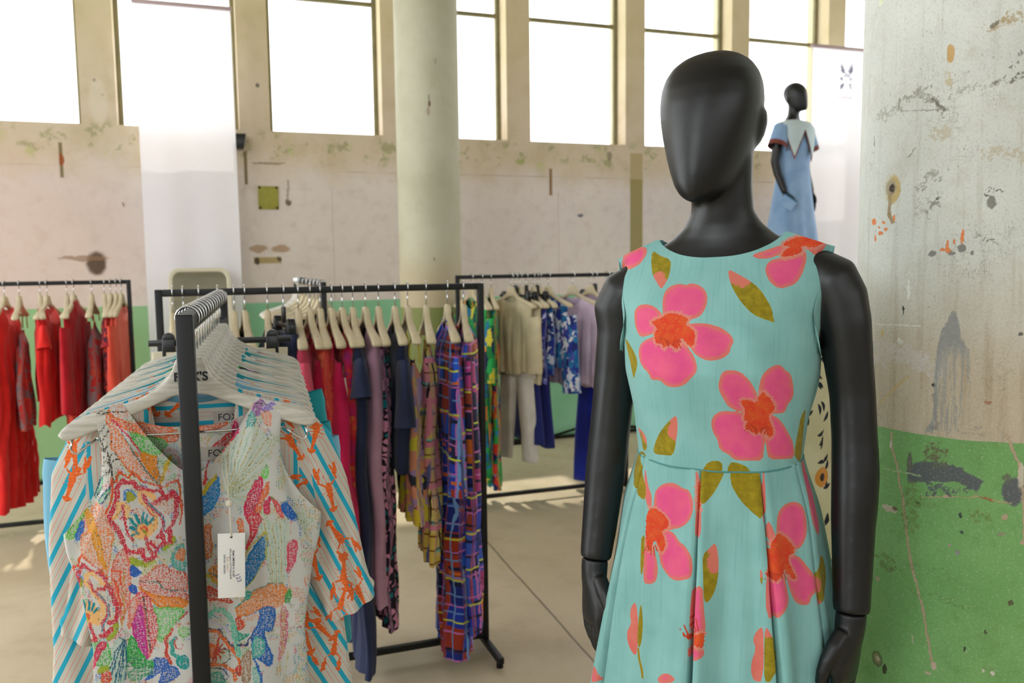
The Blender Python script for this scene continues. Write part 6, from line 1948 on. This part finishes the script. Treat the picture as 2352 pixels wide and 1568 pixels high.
# ================================================================== THE TURQUOISE DRESS
def floral_material():
    m = Mat('turquoise_floral_viscose', .80, .2, .12)
    v, x, y = uvxy(m)
    ragged = (m.noise(v, 120, 4, .65) - .5)
    soft = (m.noise(v, 45, 4, .6) - .5)
    base = m.mix(m.noise(v, 14, 4).ss(.3, .7), (122, 172, 168), (132, 181, 177))
    slub = m.noise(m.com(x * 260., y * 9., 0.), 1., 3, .5)
    base = m.mix(slub.ss(.50, .72) * .30, base, (94, 150, 146))
    pet = m.attr('petal') + ragged * .0016
    rim = (m.attr('petal') + soft * .012).ss(-.0085, -.0012)
    pk = m.mix(m.noise(v, 38, 4).ss(.3, .72), (212, 76, 128), (218, 90, 126))
    pk = m.mix(slub.ss(.55, .75) * .25, pk, (204, 68, 134))
    pk = m.mix(rim, pk, (203, 109, 98))
    pk = m.mix((m.attr('petal') + ragged * .002).ss(-.0022, -.0006) * .45, pk, (204, 102, 88))
    cor = m.attr('coral') + ragged * .0016
    c = m.mix(m.math('LESS_THAN', pet, 0.), base, pk)
    c = m.mix(cor.lt(0.), c, m.mix(m.noise(v, 30).ss(.3, .7), (201, 98, 88), (204, 112, 98)))
    # pale fringe, then the orange heart
    cen = m.attr('heart')
    streak = m.noise(v, 330, 2, .5) - .5
    frm = (cen + streak * .012 + ragged * .006).lt(.0035) * pet.lt(.004)
    c = m.mix(frm * .85, c, (204, 127, 109))
    hrt = (cen + streak * .006 + ragged * .003).lt(-.0005)
    hc = m.mix(m.noise(v, 70, 3).ss(.35, .65), (204, 59, 33), (206, 81, 37))
    hc = m.mix(m.voro(v, 190).lt(.16) * .7, hc, (192, 136, 33))
    c = m.mix(hrt, c, hc)
    lf = m.attr('leaf') + ragged * .0010
    lc = m.mix(m.noise(v, 90, 4, .7).ss(.35, .7), (127, 113, 16), (155, 136, 27))
    lc = m.mix((m.noise(v, 16) - .5).ss(-.1, .2) * .5, lc, (141, 119, 9))
    lc = m.mix((m.attr('tip') + streak * .012 + soft * .02).lt(.016), lc, (201, 110, 94))
    c = m.mix(lf.lt(0.), c, lc)
    st = m.attr('stamen')
    c = m.mix((st + ragged * .0008).lt(.0011), c, (182, 61, 33))
    c = m.mix((m.attr('stem') + ragged * .001).lt(.0016), c, (150, 125, 19))
    m.bump(m.noise(v, 1100, 2) + slub * .8, .16, .0007)
    return m.base(c)


def paint_flowers(o, pr):
    me = o.data
    P = vert_uv(me)
    back = P[:, 0] > .5
    P = P.copy()
    P[back, 0] -= 1.0
    P[back, 1] += .13
    for key in ('petal', 'coral', 'heart', 'leaf'):
        F = np.full(len(P), .06)
        for pts in pr.get(key, []):
            p = smooth_poly(np.array(pts) / 10000., 1)
            lo, hi = p.min(0) - .02, p.max(0) + .02
            k = np.where((P[:, 0] > lo[0]) & (P[:, 0] < hi[0]) & (P[:, 1] > lo[1]) & (P[:, 1] < hi[1]))[0]
            if len(k):
                F[k] = np.minimum(F[k], poly_sdf(P[k], p))
        point_attr(me, key, F)
    T = np.full(len(P), .1)
    for x, y in pr.get('tip', []):
        T = np.minimum(T, np.hypot(P[:, 0] - x / 10000., P[:, 1] - y / 10000.))
    point_attr(me, 'tip', T)
    for key in ('stamen', 'stem'):
        F = np.full(len(P), .05)
        for pts in pr.get(key, []):
            F = np.minimum(F, line_dist(P, np.array(pts) / 10000.))
        point_attr(me, key, F)


M_FLORAL = floral_material()
dress = empty('floral_dress', MLOC, MY, 'turquoise sleeveless dress with big pink flowers and olive leaves, worn by the black mannequin', 'dress')
WAIST = 1.283


def body_tab(z, i):
    return float(np.interp(z, [t_[0] for t_ in TORSO], [t_[i] for t_ in TORSO]))


def bodice_mesh():
    nx, nz = 150, 120
    s = np.concatenate([np.linspace(-1, 1, nx + 1)])
    s2 = np.concatenate([s, s[::-1][1:-1]])
    side = np.concatenate([-np.ones(nx + 1), np.ones(nx - 1)])
    a_ = np.abs(s2)
    s_n, s_s = .55, .80
    nw, so = .100, .172                              # neck half width, outer edge of the shoulder strap
    x = np.where(a_ < s_n, a_ / s_n * nw, nw + (a_ - s_n) / (s_s - s_n) * (so - nw))
    q = np.clip((a_ - s_s) / (1 - s_s), 0, 1)
    x = np.where(a_ > s_s, so - (.027 * np.sin(np.minimum(q * 1.5, 1) * math.pi / 2)) + .012 * smoothstep(.55, 1, q), x)
    r_ = np.clip(x / nw, 0, 1)
    zneck = 1.638
    fr = zneck - .036 * np.power(np.clip(1 - r_ ** 2.4, 0, 1), .75)
    bk = zneck - .030 * np.power(np.clip(1 - r_ ** 2.2, 0, 1), .7)
    z = np.where(side < 0, fr, bk)
    zs = zneck - .029 * (x - nw) / (so - nw)
    und = 1.452
    z = np.where((a_ >= s_n) & (a_ <= s_s), zs, z)
    z = np.where(a_ > s_s, (zneck - .029) - (zneck - .029 - und) * q ** .9, z)
    v = np.linspace(0, 1, nz + 1)
    zb = WAIST - .010 * (1 - a_ ** 2)                 # the seam dips in front
    Z = z[None, :] + (zb - z)[None, :] * v[:, None]
    # bust ease
    wtab = [(1.27, .1325), (1.30, .1325), (1.36, .1415), (1.42, .1540), (1.47, .1560), (1.55, .1560), (1.63, .157)]
    ftab = [(1.27, .106), (1.32, .109), (1.37, .122), (1.425, .134), (1.47, .126), (1.52, .104), (1.56, .083), (1.585, .064), (1.61, .046), (1.638, .014)]
    btab = [(1.27, .092), (1.36, .100), (1.45, .112), (1.52, .113), (1.56, .105), (1.59, .080), (1.615, .050), (1.638, .014)]
    W = np.interp(Z, *zip(*wtab))
    F = np.interp(Z, *zip(*ftab))
    B_ = np.interp(Z, *zip(*btab))
    g = smoothstep(0, .12, (z[None, :] - Z))
    ang = s2[None, :] * math.pi / 2
    Xl = W * np.sin(ang * (1 - .0)) * 1.0
    X = x[None, :] * np.sign(s2)[None, :] * (1 - g) + Xl * g
    rr = np.clip(np.abs(X) / np.maximum(W, .165 * (1 - g)), 0, 1)
    D = np.where(side[None, :] < 0, F, B_)
    Y = side[None, :] * D * np.power(np.clip(1 - rr ** 2.3, 0, 1), 1 / 2.3) + .004
    # shoulder seam sits a little behind the top of the shoulder
    # soft pulls from the bust darts
    Y += side[None, :] * .0016 * np.sin(X * 90 + Z * 40) * (Z < 1.5)
    V_ = np.stack([X, Y, Z], -1).reshape(-1, 3)
    return V_, quads_grid(len(s2), nz + 1, True), side, s2, (nz + 1, len(s2)), X, Z


PLEAT_A = [-1.03, -.12, .69, 1.22]                        # where the box pleats open, radians from the front


def skirt_mesh():
    na = 720
    th = np.linspace(-math.pi, math.pi, na, False)         # 0 = front
    dense = th + .0
    v = np.concatenate([np.linspace(0, .66, 110), np.linspace(.66, 1, 20)[1:]])
    z0, z1 = WAIST - .0, .60
    Z0 = WAIST - .010 * np.maximum(0, np.cos(th)) ** 2
    Z = Z0[None, :] + (z1 - Z0)[None, :] * v[:, None]
    drop = (WAIST - Z)
    hw = .1318 + .188 * drop - .05 * drop ** 2 + .010 * smoothstep(0, .1, drop)
    f_ = .1042 + .135 * drop
    b_ = .0905 + .16 * drop
    c_, s_ = np.cos(th)[None, :], np.sin(th)[None, :]
    dep = np.where(c_ > 0, f_, b_)
    p = 2.2
    k = (np.abs(s_ / hw) ** p + np.abs(c_ / dep) ** p) ** (-1 / p)
    # pleats: a fold edge on one side, a slit that opens downward
    rad_off = np.zeros_like(Z)
    allp = PLEAT_A + [1.8, 2.4, -1.6, -2.0, -2.5, 3.0]
    for i, a0 in enumerate(allp):
        wd = (.010 + .13 * np.clip(drop, 0, .5)) * (.95 if i < 4 else .9)
        d = (th[None, :] - a0 + math.pi) % (2 * math.pi) - math.pi
        t_ = np.clip(1 - np.abs(d) / (wd * .5 + .004), 0, 1)
        rad_off -= np.minimum(.030, .004 + .085 * drop) * smoothstep(0, .55, t_) * smoothstep(0, .02, drop)
        # the cloth beside the slit stands out a little
        rad_off += (.003 + .010 * np.clip(drop, 0, .4)) * np.exp(-((np.abs(d) - wd * .5 - .05) / .07) ** 2)
    und = (.0035 + .010 * np.clip(drop, 0, .45)) * np.sin(7 * th[None, :] + 2.2 + drop * 2) * smoothstep(.02, .2, drop)
    und += .003 * np.sin(17 * th[None, :] + 5 * drop) * smoothstep(.05, .3, drop)
    r_ = k + rad_off + und
    X, Y = r_ * s_, -r_ * c_ + .004
    # print coordinate: arc length from the front
    arc = np.cumsum(np.concatenate([[0], np.hypot(np.diff(k[40] * np.sin(th)), np.diff(k[40] * np.cos(th)))]))
    arc = arc - np.interp(0, th, arc)
    U = np.broadcast_to(arc[None, :], Z.shape) * (hw / hw[40])
    V_ = np.stack([X, Y, Z], -1).reshape(-1, 3)
    UV = np.stack([U, Z], -1).reshape(-1, 2)
    return V_, quads_grid(na, len(v), True), UV


def torso_tree(gap):
    """the trunk alone (no arms), for fitting the bodice"""
    b__ = MB()
    rings = []
    for z, hw, f_, bk, cy in TORSO[:-2]:
        rings.append([(x, y, z_ + .045 * x * float(smoothstep(1.35, 1.6, z_))) for x, y, z_ in oval(hw + gap, f_ + gap, bk + gap, z, 64, 0, cy, 2.25 if z < 1.6 else 2.05)])
    b__.rings(rings, cap=False)
    vs = [Vector(p) for p in b__.v]
    return BVHTree.FromPolygons(vs, b__.f)


def fit(G, tree, rounds=3):
    """ease the cloth off the trunk: the push is spread over its neighbours, so no folds or steps appear"""
    nv, ns = G.shape[:2]
    for _ in range(rounds):
        D = np.zeros_like(G)
        for a_ in range(nv):
            for c_ in range(ns):
                p = Vector(G[a_, c_])
                h = tree.find_nearest(p, .06)
                if h[0] is None:
                    continue
                q, nn = h[0], h[1]
                if nn.dot(q - Vector((0, .005, q.z - .02))) < 0:
                    nn = -nn
                s_ = (p - q).dot(nn)
                if s_ < 0:
                    D[a_, c_] = nn * -s_
        M_ = D.copy()
        for _k in range(8):
            P_ = np.pad(M_, ((1, 1), (0, 0), (0, 0)), mode='edge')
            M_ = .4 * M_ + .15 * (P_[:-2] + P_[2:] + np.roll(M_, 1, 1) + np.roll(M_, -1, 1))
        big = np.linalg.norm(M_, axis=-1, keepdims=True) < np.linalg.norm(D, axis=-1, keepdims=True) * .7
        G = G + np.where(big, D * .7 + M_ * .3, M_)
    return G


bv, bq, bside, bs2, bshape, BX, BZ = bodice_mesh()
bv[:, 2] += .045 * bv[:, 0] * smoothstep(1.35, 1.6, bv[:, 2])
G = fit(bv.reshape(bshape + (3,)), torso_tree(.005))
for _ in range(3):
    H = G.copy()
    H[1:-1] = .5 * G[1:-1] + .125 * (G[:-2] + G[2:] + np.roll(G, 1, 1)[1:-1] + np.roll(G, -1, 1)[1:-1])
    G = H
bv = G.reshape(-1, 3)
row = G[-40]
arc_b = np.concatenate([[0], np.cumsum(np.linalg.norm(np.diff(row, axis=0), axis=1))])
i0 = int(np.argmin(np.abs(bs2) + (bside > 0) * 9))
U = arc_b - arc_b[i0]
Us = np.broadcast_to(U[None, :], bshape)
UV = np.stack([np.where(np.abs(G[..., 0]) < 9, Us, Us), G[..., 2]], -1).reshape(-1, 2)
bod = link('bodice', fast_mesh('bodice', bv, bq, UV), M_FLORAL, dress)
sv, sq, suv = skirt_mesh()
sk = link('skirt', fast_mesh('skirt', sv, sq, suv), M_FLORAL, dress)
b_ = MB()                                                  # the waist seam
b_.tube([tuple(p) for p in bv.reshape(bshape + (3,))[-1]] + [tuple(bv.reshape(bshape + (3,))[-1][0])], .0014, 6)
b_.build('waist_seam', simple('seam_thread', (84, 140, 138), .9, .1), dress, True)
if 'dress' in PR:
    for o in (bod, sk):
        paint_flowers(o, PR['dress'])

# ================================================================== BANNERS, MIRROR AND SMALL THINGS
M_BANNER = Mat('white_banner_cloth', .8, .2)
_v = M_BANNER.coord()
M_BANNER.inp('Subsurface Weight', 0.)
_bm = M_BANNER
M_BANNER = M_BANNER.base(M_BANNER.mix(M_BANNER.noise(_v, 1.5).ss(.3, .7), (246, 244, 251), (252, 250, 255)))
_tr = _bm.n('ShaderNodeBsdfTranslucent')                   # thin cloth, the window glows through it
_tr.inputs['Color'].default_value = (.86, .85, .90, 1)
_mx = _bm.n('ShaderNodeMixShader')
_mx.inputs[0].default_value = .36
_bm.t.links.new(_bm.p.outputs[0], _mx.inputs[1])
_bm.t.links.new(_tr.outputs[0], _mx.inputs[2])
_bm.t.links.new(_mx.outputs[0], _bm.t.nodes['Material Output'].inputs['Surface'])
M_PLINTH = simple('plinth_paint', (230, 230, 230), .6, .3)
M_ROD = simple('banner_rail', (170, 150, 150), .5, .4)


def banner(u0, u1, n, ztop, zbot, label, wave=.012, sag=0.):
    c0 = R((u0 + u1) / 2, n, zbot)
    root = empty('wall_banner', c0, WALL_ROT, label, 'banner')
    w = (u1 - u0) / 2
    xs, zs = np.linspace(-w, w, 60), np.linspace(0, ztop - zbot, 70)
    X, Z = np.meshgrid(xs, zs)
    k = 1 - Z / (ztop - zbot)
    Y = wave * k * np.sin(X * 9 + 1.2 * np.sin(Z * 1.4)) + wave * .5 * k * np.sin(X * 21 + Z * .8)
    front = np.stack([X * (1 - sag * k), Y, Z], -1).reshape(-1, 3)
    q = quads_grid(60, 70)
    me = fast_mesh('cloth', front, q)
    link('cloth', me, M_BANNER, root)
    b_ = MB()
    b_.box(-w - .012, w + .012, -.018, .018, ztop - zbot - .004, ztop - zbot + .024)
    b_.build('top_rail', M_ROD, root, bevel=.006)
    for sx in (-1, 1):
        b_ = MB()
        b_.tube([(sx * w * .8, 0, ztop - zbot + .02), (sx * w * .8, 0, ztop - zbot + .75), (sx * w * .8, -n, ztop - zbot + .76)], .003, 6)
        b_.build('cord', M_STRING, root)
    return root


banner(-2.905, -2.245, -.16, 3.47, .25, 'blank white banner hanging before a window, behind the rounded mirror', .014, -.02)
bn = banner(2.885, 3.56, -.32, 3.545, .3, 'white banner with a small dark dotted emblem beside the near column', .010)
# the emblem: a cluster of dark specks and a line of tiny letters
b_ = MB()
rg = random.Random(9)
for (x, z, r_) in ((-.055, .10, .018), (-.045, .07, .022), (-.035, .055, .016), (.055, .095, .020), (.045, .065, .022), (.062, .07, .012), (0, .03, .012), (.02, .015, .010), (-.02, .018, .009), (-.055, -.01, .014), (-.06, .0, .009), (.05, -.005, .012),
                   (-.05, -.075, .020), (-.04, -.06, .014), (.05, -.085, .010), (.045, -.06, .012), (-.06, -.095, .012), (.0, -.03, .007), (-.012, .045, .007), (.03, .03, .008), (.06, .12, .009), (-.062, .125, .008)):
    b_.add([(x + r_ * rg.uniform(.7, 1.2) * math.cos(q), -.0, z + r_ * rg.uniform(.7, 1.2) * math.sin(q)) for q in np.linspace(0, 2 * math.pi, 9, False)], [tuple(range(9))])
M_EMB = simple('emblem_print', (150, 152, 178), .8, .2)
b_.build('emblem', M_EMB, bn, loc=(.045, -.014, 2.98))
text('lettering', 'NIUMFKOS', .034, simple('pale_lettering', (196, 192, 206), .8, .2), bn, (.03, -.014, 2.80), (rad(90), 0, 0))


def rounded_rect(w, h, r_, n=8):
    out = []
    for cx, cz, a0 in ((w - r_, h - r_, 0), (-w + r_, h - r_, 90), (-w + r_, -h + r_, 180), (w - r_, -h + r_, 270)):
        for k in range(n + 1):
            a_ = rad(a0 + 90 * k / n)
            out.append((cx + r_ * math.cos(a_), cz + r_ * math.sin(a_)))
    return out


# standing mirror with rounded corners
MW, MH = .215, .80
mp = R(-2.53, -.62, 0)
mir = empty('standing_mirror', mp, WALL_ROT + rad(2), 'standing mirror with a rounded cream frame before the blank white banner', 'mirror')
tilt = rad(-12)
hold = lambda o: (setattr(o, 'location', (0, 0, .01)), setattr(o, 'rotation_euler', (tilt, 0, 0)))
M_MFR = simple('cream_lacquer', (206, 200, 176), .45, .4)
outer, inner = rounded_rect(MW, MH, .075), rounded_rect(MW - .028, MH - .028, .055)
b_ = MB()
ring = lambda pts, y: [(x, y, z + MH) for x, z in pts]
rs = [ring(outer, .02), ring(outer, -.014), ring([(x * .985, z * .996) for x, z in outer], -.02), ring([(x * 1.02, z * 1.004) for x, z in inner], -.02), ring(inner, -.014), ring(inner, .0)]
b_.rings(rs, cap=False)
b_.add(ring(outer, .02), [tuple(range(len(outer)))])
fr = b_.build('frame', M_MFR, mir)
hold(fr)
b_ = MB()
b_.add(ring(inner, -.002), [tuple(range(len(inner)))])
M_MIR = simple('mirror_silver', (212, 216, 210), .03, .5, 1.)
gl = b_.build('mirror_glass', M_MIR, mir)
hold(gl)
b_ = MB()
b_.tube([(-.13, .03 + .25, 1.25), (-.13, .52, .01)], .012, 8)
b_.tube([(.13, .03 + .25, 1.25), (.13, .52, .01)], .012, 8)
b_.tube([(-.13, .44, .42), (.13, .44, .42)], .010, 8)
b_.build('stand', M_MFR, mir, True)

# things fixed to the wall
pl = empty('cover_plate', R(-2.012, -.004, 2.115), WALL_ROT, 'square olive green cover plate with four screws on the pink wall', 'cover plate')
b_ = MB()
b_.box(-.076, .076, -.006, .004, -.09, .09)
b_.build('plate', simple('olive_plate_paint', (150, 146, 62), .6, .3, 0, .15, 20.), pl, bevel=.002)
for x in (-.064, .064):
    for z in (-.078, .078):
        b_ = MB()
        b_.rings([[(x + .009 * math.cos(q), y, z + .009 * math.sin(q)) for q in np.linspace(0, 2 * math.pi, 10, False)] for y in (-.005, -.010)])
        b_.build('screw', M_RUBBER, pl)
sp = empty('wall_speaker', R(-2.215, -.07, 2.53), WALL_ROT, 'small black box fixed to the wall under the window beside the blank banner', 'speaker')
b_ = MB()
b_.rings([[(x, y, z) for x, y in ((-.05, .06), (-.05, -.05), (.05 - k, -.05), (.05 - k, .06))] for z, k in ((-.055, .02), (.055, 0))])
b_.build('cabinet', M_BLACKPL, sp, bevel=.004)
b_ = MB()
b_.box(-.02, .02, .06, .075, -.02, .02)
b_.build('bracket', M_BLACK, sp)
cb = MB()
cb.tube([R(-.35, -.10, .012), R(.05, -.09, .012), R(.2, -.07, .02), R(.38, -.05, .045), R(.62, -.045, .095), R(.85, -.05, .10), R(1.2, -.06, .06), R(1.5, -.07, .012), R(2.4, -.07, .012)], .012, 8)
o = cb.build('power_cable', M_RUBBER, smooth=True)
tag(o, 'black cable lying along the foot of the green wall behind the blue trousers', 'cable')

# ================================================================== THE FAR MANNEQUIN
M2 = R(2.03, -1.163, 0)
M2Z = 1.075
o = empty('display_plinth', M2, WALL_ROT, 'tall white plinth under the far mannequin, hidden by the near mannequin shoulder', 'plinth')
b_ = MB()
b_.box(-.24, .24, -.24, .24, 0, M2Z)
b_.build('plinth_body', M_PLINTH, o, bevel=.006)
yaw2 = rad(36)
A2R = SHOULDER + [(.182, .006, 1.49, .039), (.195, .02, 1.39, .035), (.200, .03, 1.29, .034), (.198, .01, 1.20, .032), (.192, -.02, 1.12, .029), (.188, -.04, 1.06, .026)]
A2L = [(-x, y, z, r_) for x, y, z, r_ in SHOULDER] + [(-.184, .010, 1.49, .039), (-.196, .024, 1.38, .036), (-.200, .030, 1.29, .035), (-.192, .012, 1.20, .032), (-.178, -.020, 1.11, .029), (-.165, -.045, 1.045, .026)]
mann2, body2 = mannequin('mannequin', M2 + Vector((0, 0, M2Z)), yaw2, 'far black mannequin in a light blue dress, holding a blue clutch', {'R': A2R, 'L': A2L},
                         (0, -.006, 1.690, rad(8), rad(-2)), .007, {'R': ((.188, -.042, 1.056), (rad(-12), 0, rad(-10)), .3), 'L': ((-.164, -.047, 1.041), (rad(-14), rad(-10), rad(10)), .5)}, lift=1.)
DENIM = cloth('light_blue_chambray', (142, 172, 206), (124, 156, 196))
PALE = cloth('pale_blue_collar_linen', (196, 212, 216), (184, 202, 208))
RUST = cloth('rust_brown_trim', (130, 70, 58), (112, 56, 48))
BLK = cloth('black_trim', (34, 32, 34))
d2 = empty('collar_dress', M2 + Vector((0, 0, M2Z)), yaw2, 'light blue maxi dress with a pale rust edged collar on the far mannequin', 'dress')
b_ = MB()
rings = []
for z, w, f_, bk in ((1.60, .135, .070, .082), (1.575, .168, .086, .096), (1.53, .166, .112, .114), (1.47, .160, .128, .112), (1.42, .156, .134, .106), (1.36, .148, .124, .10), (1.28, .140, .112, .094), (1.20, .146, .118, .11), (1.08, .162, .13, .13), (.90, .185, .15, .155), (.6, .225, .19, .20), (.3, .26, .22, .24), (.12, .28, .24, .26)):
    ring_ = []
    for k in range(96):
        q = 2 * math.pi * k / 96
        fold = 1 + .05 * math.sin(9 * q + 1) * float(smoothstep(1.2, .6, z)) if z < 1.2 else 1
        c_, s_ = math.cos(q), math.sin(q)
        ring_.append((w * fold * math.copysign(abs(c_) ** .88, c_), (bk if s_ > 0 else f_) * fold * math.copysign(abs(s_) ** .88, s_) + .004, z))
    rings.append(ring_)
b_.rings(rings[::-1], cap=False)
b_.build('gown', DENIM, d2, True)


def collar_ring(z_off, r_add):
    """outline of the cape collar: deep points in front and at the sides"""
    return None


# cape collar: panels that lie over shoulders and chest, ending in points
def cape(name, inset, mat, lift):
    n, m_ = 160, 14
    rows = []
    for j in range(m_):
        t_ = j / (m_ - 1)
        row_ = []
        for k in range(n):
            q = 2 * math.pi * k / n
            sq = abs(((q / (2 * math.pi) * 6 + .25) % 1) - .5) * 2          # six points round the edge
            reach = .082 + .115 * sq - inset
            zt = 1.628
            r0 = .066
            d = reach * t_ * 1.9
            out_ = min(d, .105)
            down = max(0, d - .075)
            c_, s_ = math.cos(q), math.sin(q)
            rx, ry = r0 + out_ * 1.12 + lift, r0 * .95 + out_ * .68 + lift
            z = zt - .030 * (out_ / .105) ** 1.5 - down
            row_.append((rx * c_ + 0, ry * s_ + .012 - (.018 if s_ < 0 else 0) * min(1, down / .05), z))
        rows.append(row_)
    b__ = MB()
    b__.rings(rows, cap=False)
    return b__.build(name, mat, d2, True)


cape('collar_trim', 0., RUST, .0)
cape('collar', .014, PALE, .004)
for sx in (-1, 1):
    b_ = MB()
    rings = []
    for t_ in np.linspace(0, 1, 10):
        cx, cz, h_ = sx * (.165 + .050 * t_), 1.565 - .165 * t_, .060 + .022 * t_
        rings.append([(cx + h_ * math.cos(q) * .92, .002 + (.060 + .016 * t_) * math.sin(q), cz + h_ * math.cos(q) * .38 * sx) for q in np.linspace(0, 2 * math.pi, 28, False)])
    b_.rings(rings[:8], cap=False)
    s_o = b_.build('sleeve', DENIM, d2, True)
    b_ = MB()
    b_.rings(rings[7:], cap=False)
    b_.build('cuff', RUST, s_o, True)
cl = empty('clutch_bag', M2 + Vector((0, 0, M2Z)), yaw2, 'small light blue clutch in the hand of the far mannequin', 'bag')
b_ = MB()
b_.box(-.010, .010, -.06, .06, -.045, .045)
b_.build('pouch', DENIM, cl, bevel=.004, loc=(-.180, -.085, .965), rot=(rad(35), 0, rad(15)))
b_ = MB()
b_.box(-.0115, .0115, -.062, .062, .036, .046)
b_.build('zip_edge', simple('teal_edge', (30, 90, 120), .6, .3), cl, bevel=.002, loc=(-.180, -.085, .965), rot=(rad(35), 0, rad(15)))

# ---- labels and tag of the dotted dress
nl = neck_label(dots_dress, .045, -.262, .016, .066, "FOX'S", .0185)
nl2 = neck_label(lob_dress, .062, -.205, .012, .060, "FOX'S", .0185)
tg = MB()
tg.box(-.0235, .0235, -.0006, .0006, -.118, 0)
tgo = tg.build('swing_tag', M_PAPER, dots_dress, bevel=.0012, loc=(.062, -.062, -.392), rot=(rad(-1), rad(2), rad(-4)))
b_ = MB()
b_.rings([[(.0022 * math.cos(q), y, -.007 + .0022 * math.sin(q)) for q in np.linspace(0, 2 * math.pi, 12, False)] for y in (-.0009, .0009)])
b_.build('eyelet', simple('eyelet_dark', (70, 66, 62), .6, .2), tgo)
b_ = MB()
b_.tube([(0, -.001, -.006), (-.002, -.002, .02), (-.004, .0, .06), (-.008, .014, .10), (-.016, .052, .135)], .0008, 6)
b_.tube([(.001, -.001, -.006), (-.001, -.002, .02), (-.003, .0, .06), (-.014, .012, .10), (-.026, .052, .135)], .0008, 6)
b_.rings([[(-.003 + .0065 * math.cos(q), y, .055 + .0065 * math.sin(q)) for q in np.linspace(0, 2 * math.pi, 16, False)] for y in (-.004, .001)])
b_.build('string', M_STRING, tgo, True)
M_TAGINK = simple('tag_ink', (60, 60, 70), .8, .2)
M_TAGOR = simple('tag_ink_orange', (196, 150, 90), .8, .2)
for k, (ln, mt, sz) in enumerate((('Kleid LIMONA U 16 237', M_TAGINK, .0048), ('67% Organic COTTON/HEMP', M_TAGINK, .0044), ('18.04 - 10.04.17', M_TAGOR, .0044), ('EXPORT: 000200N', M_TAGINK, .0044))):
    text('lettering', ln, sz, mt, tgo, (.0035 - k * .0052, -.0009, -.056), (rad(90), rad(90), 0), .0001, .00012 if k == 0 else 0.)
text('lettering', '123', .011, simple('pen_ink', (70, 80, 120), .8, .2), tgo, (.0115, -.0009, -.082), (rad(90), rad(70), 0), .0001)
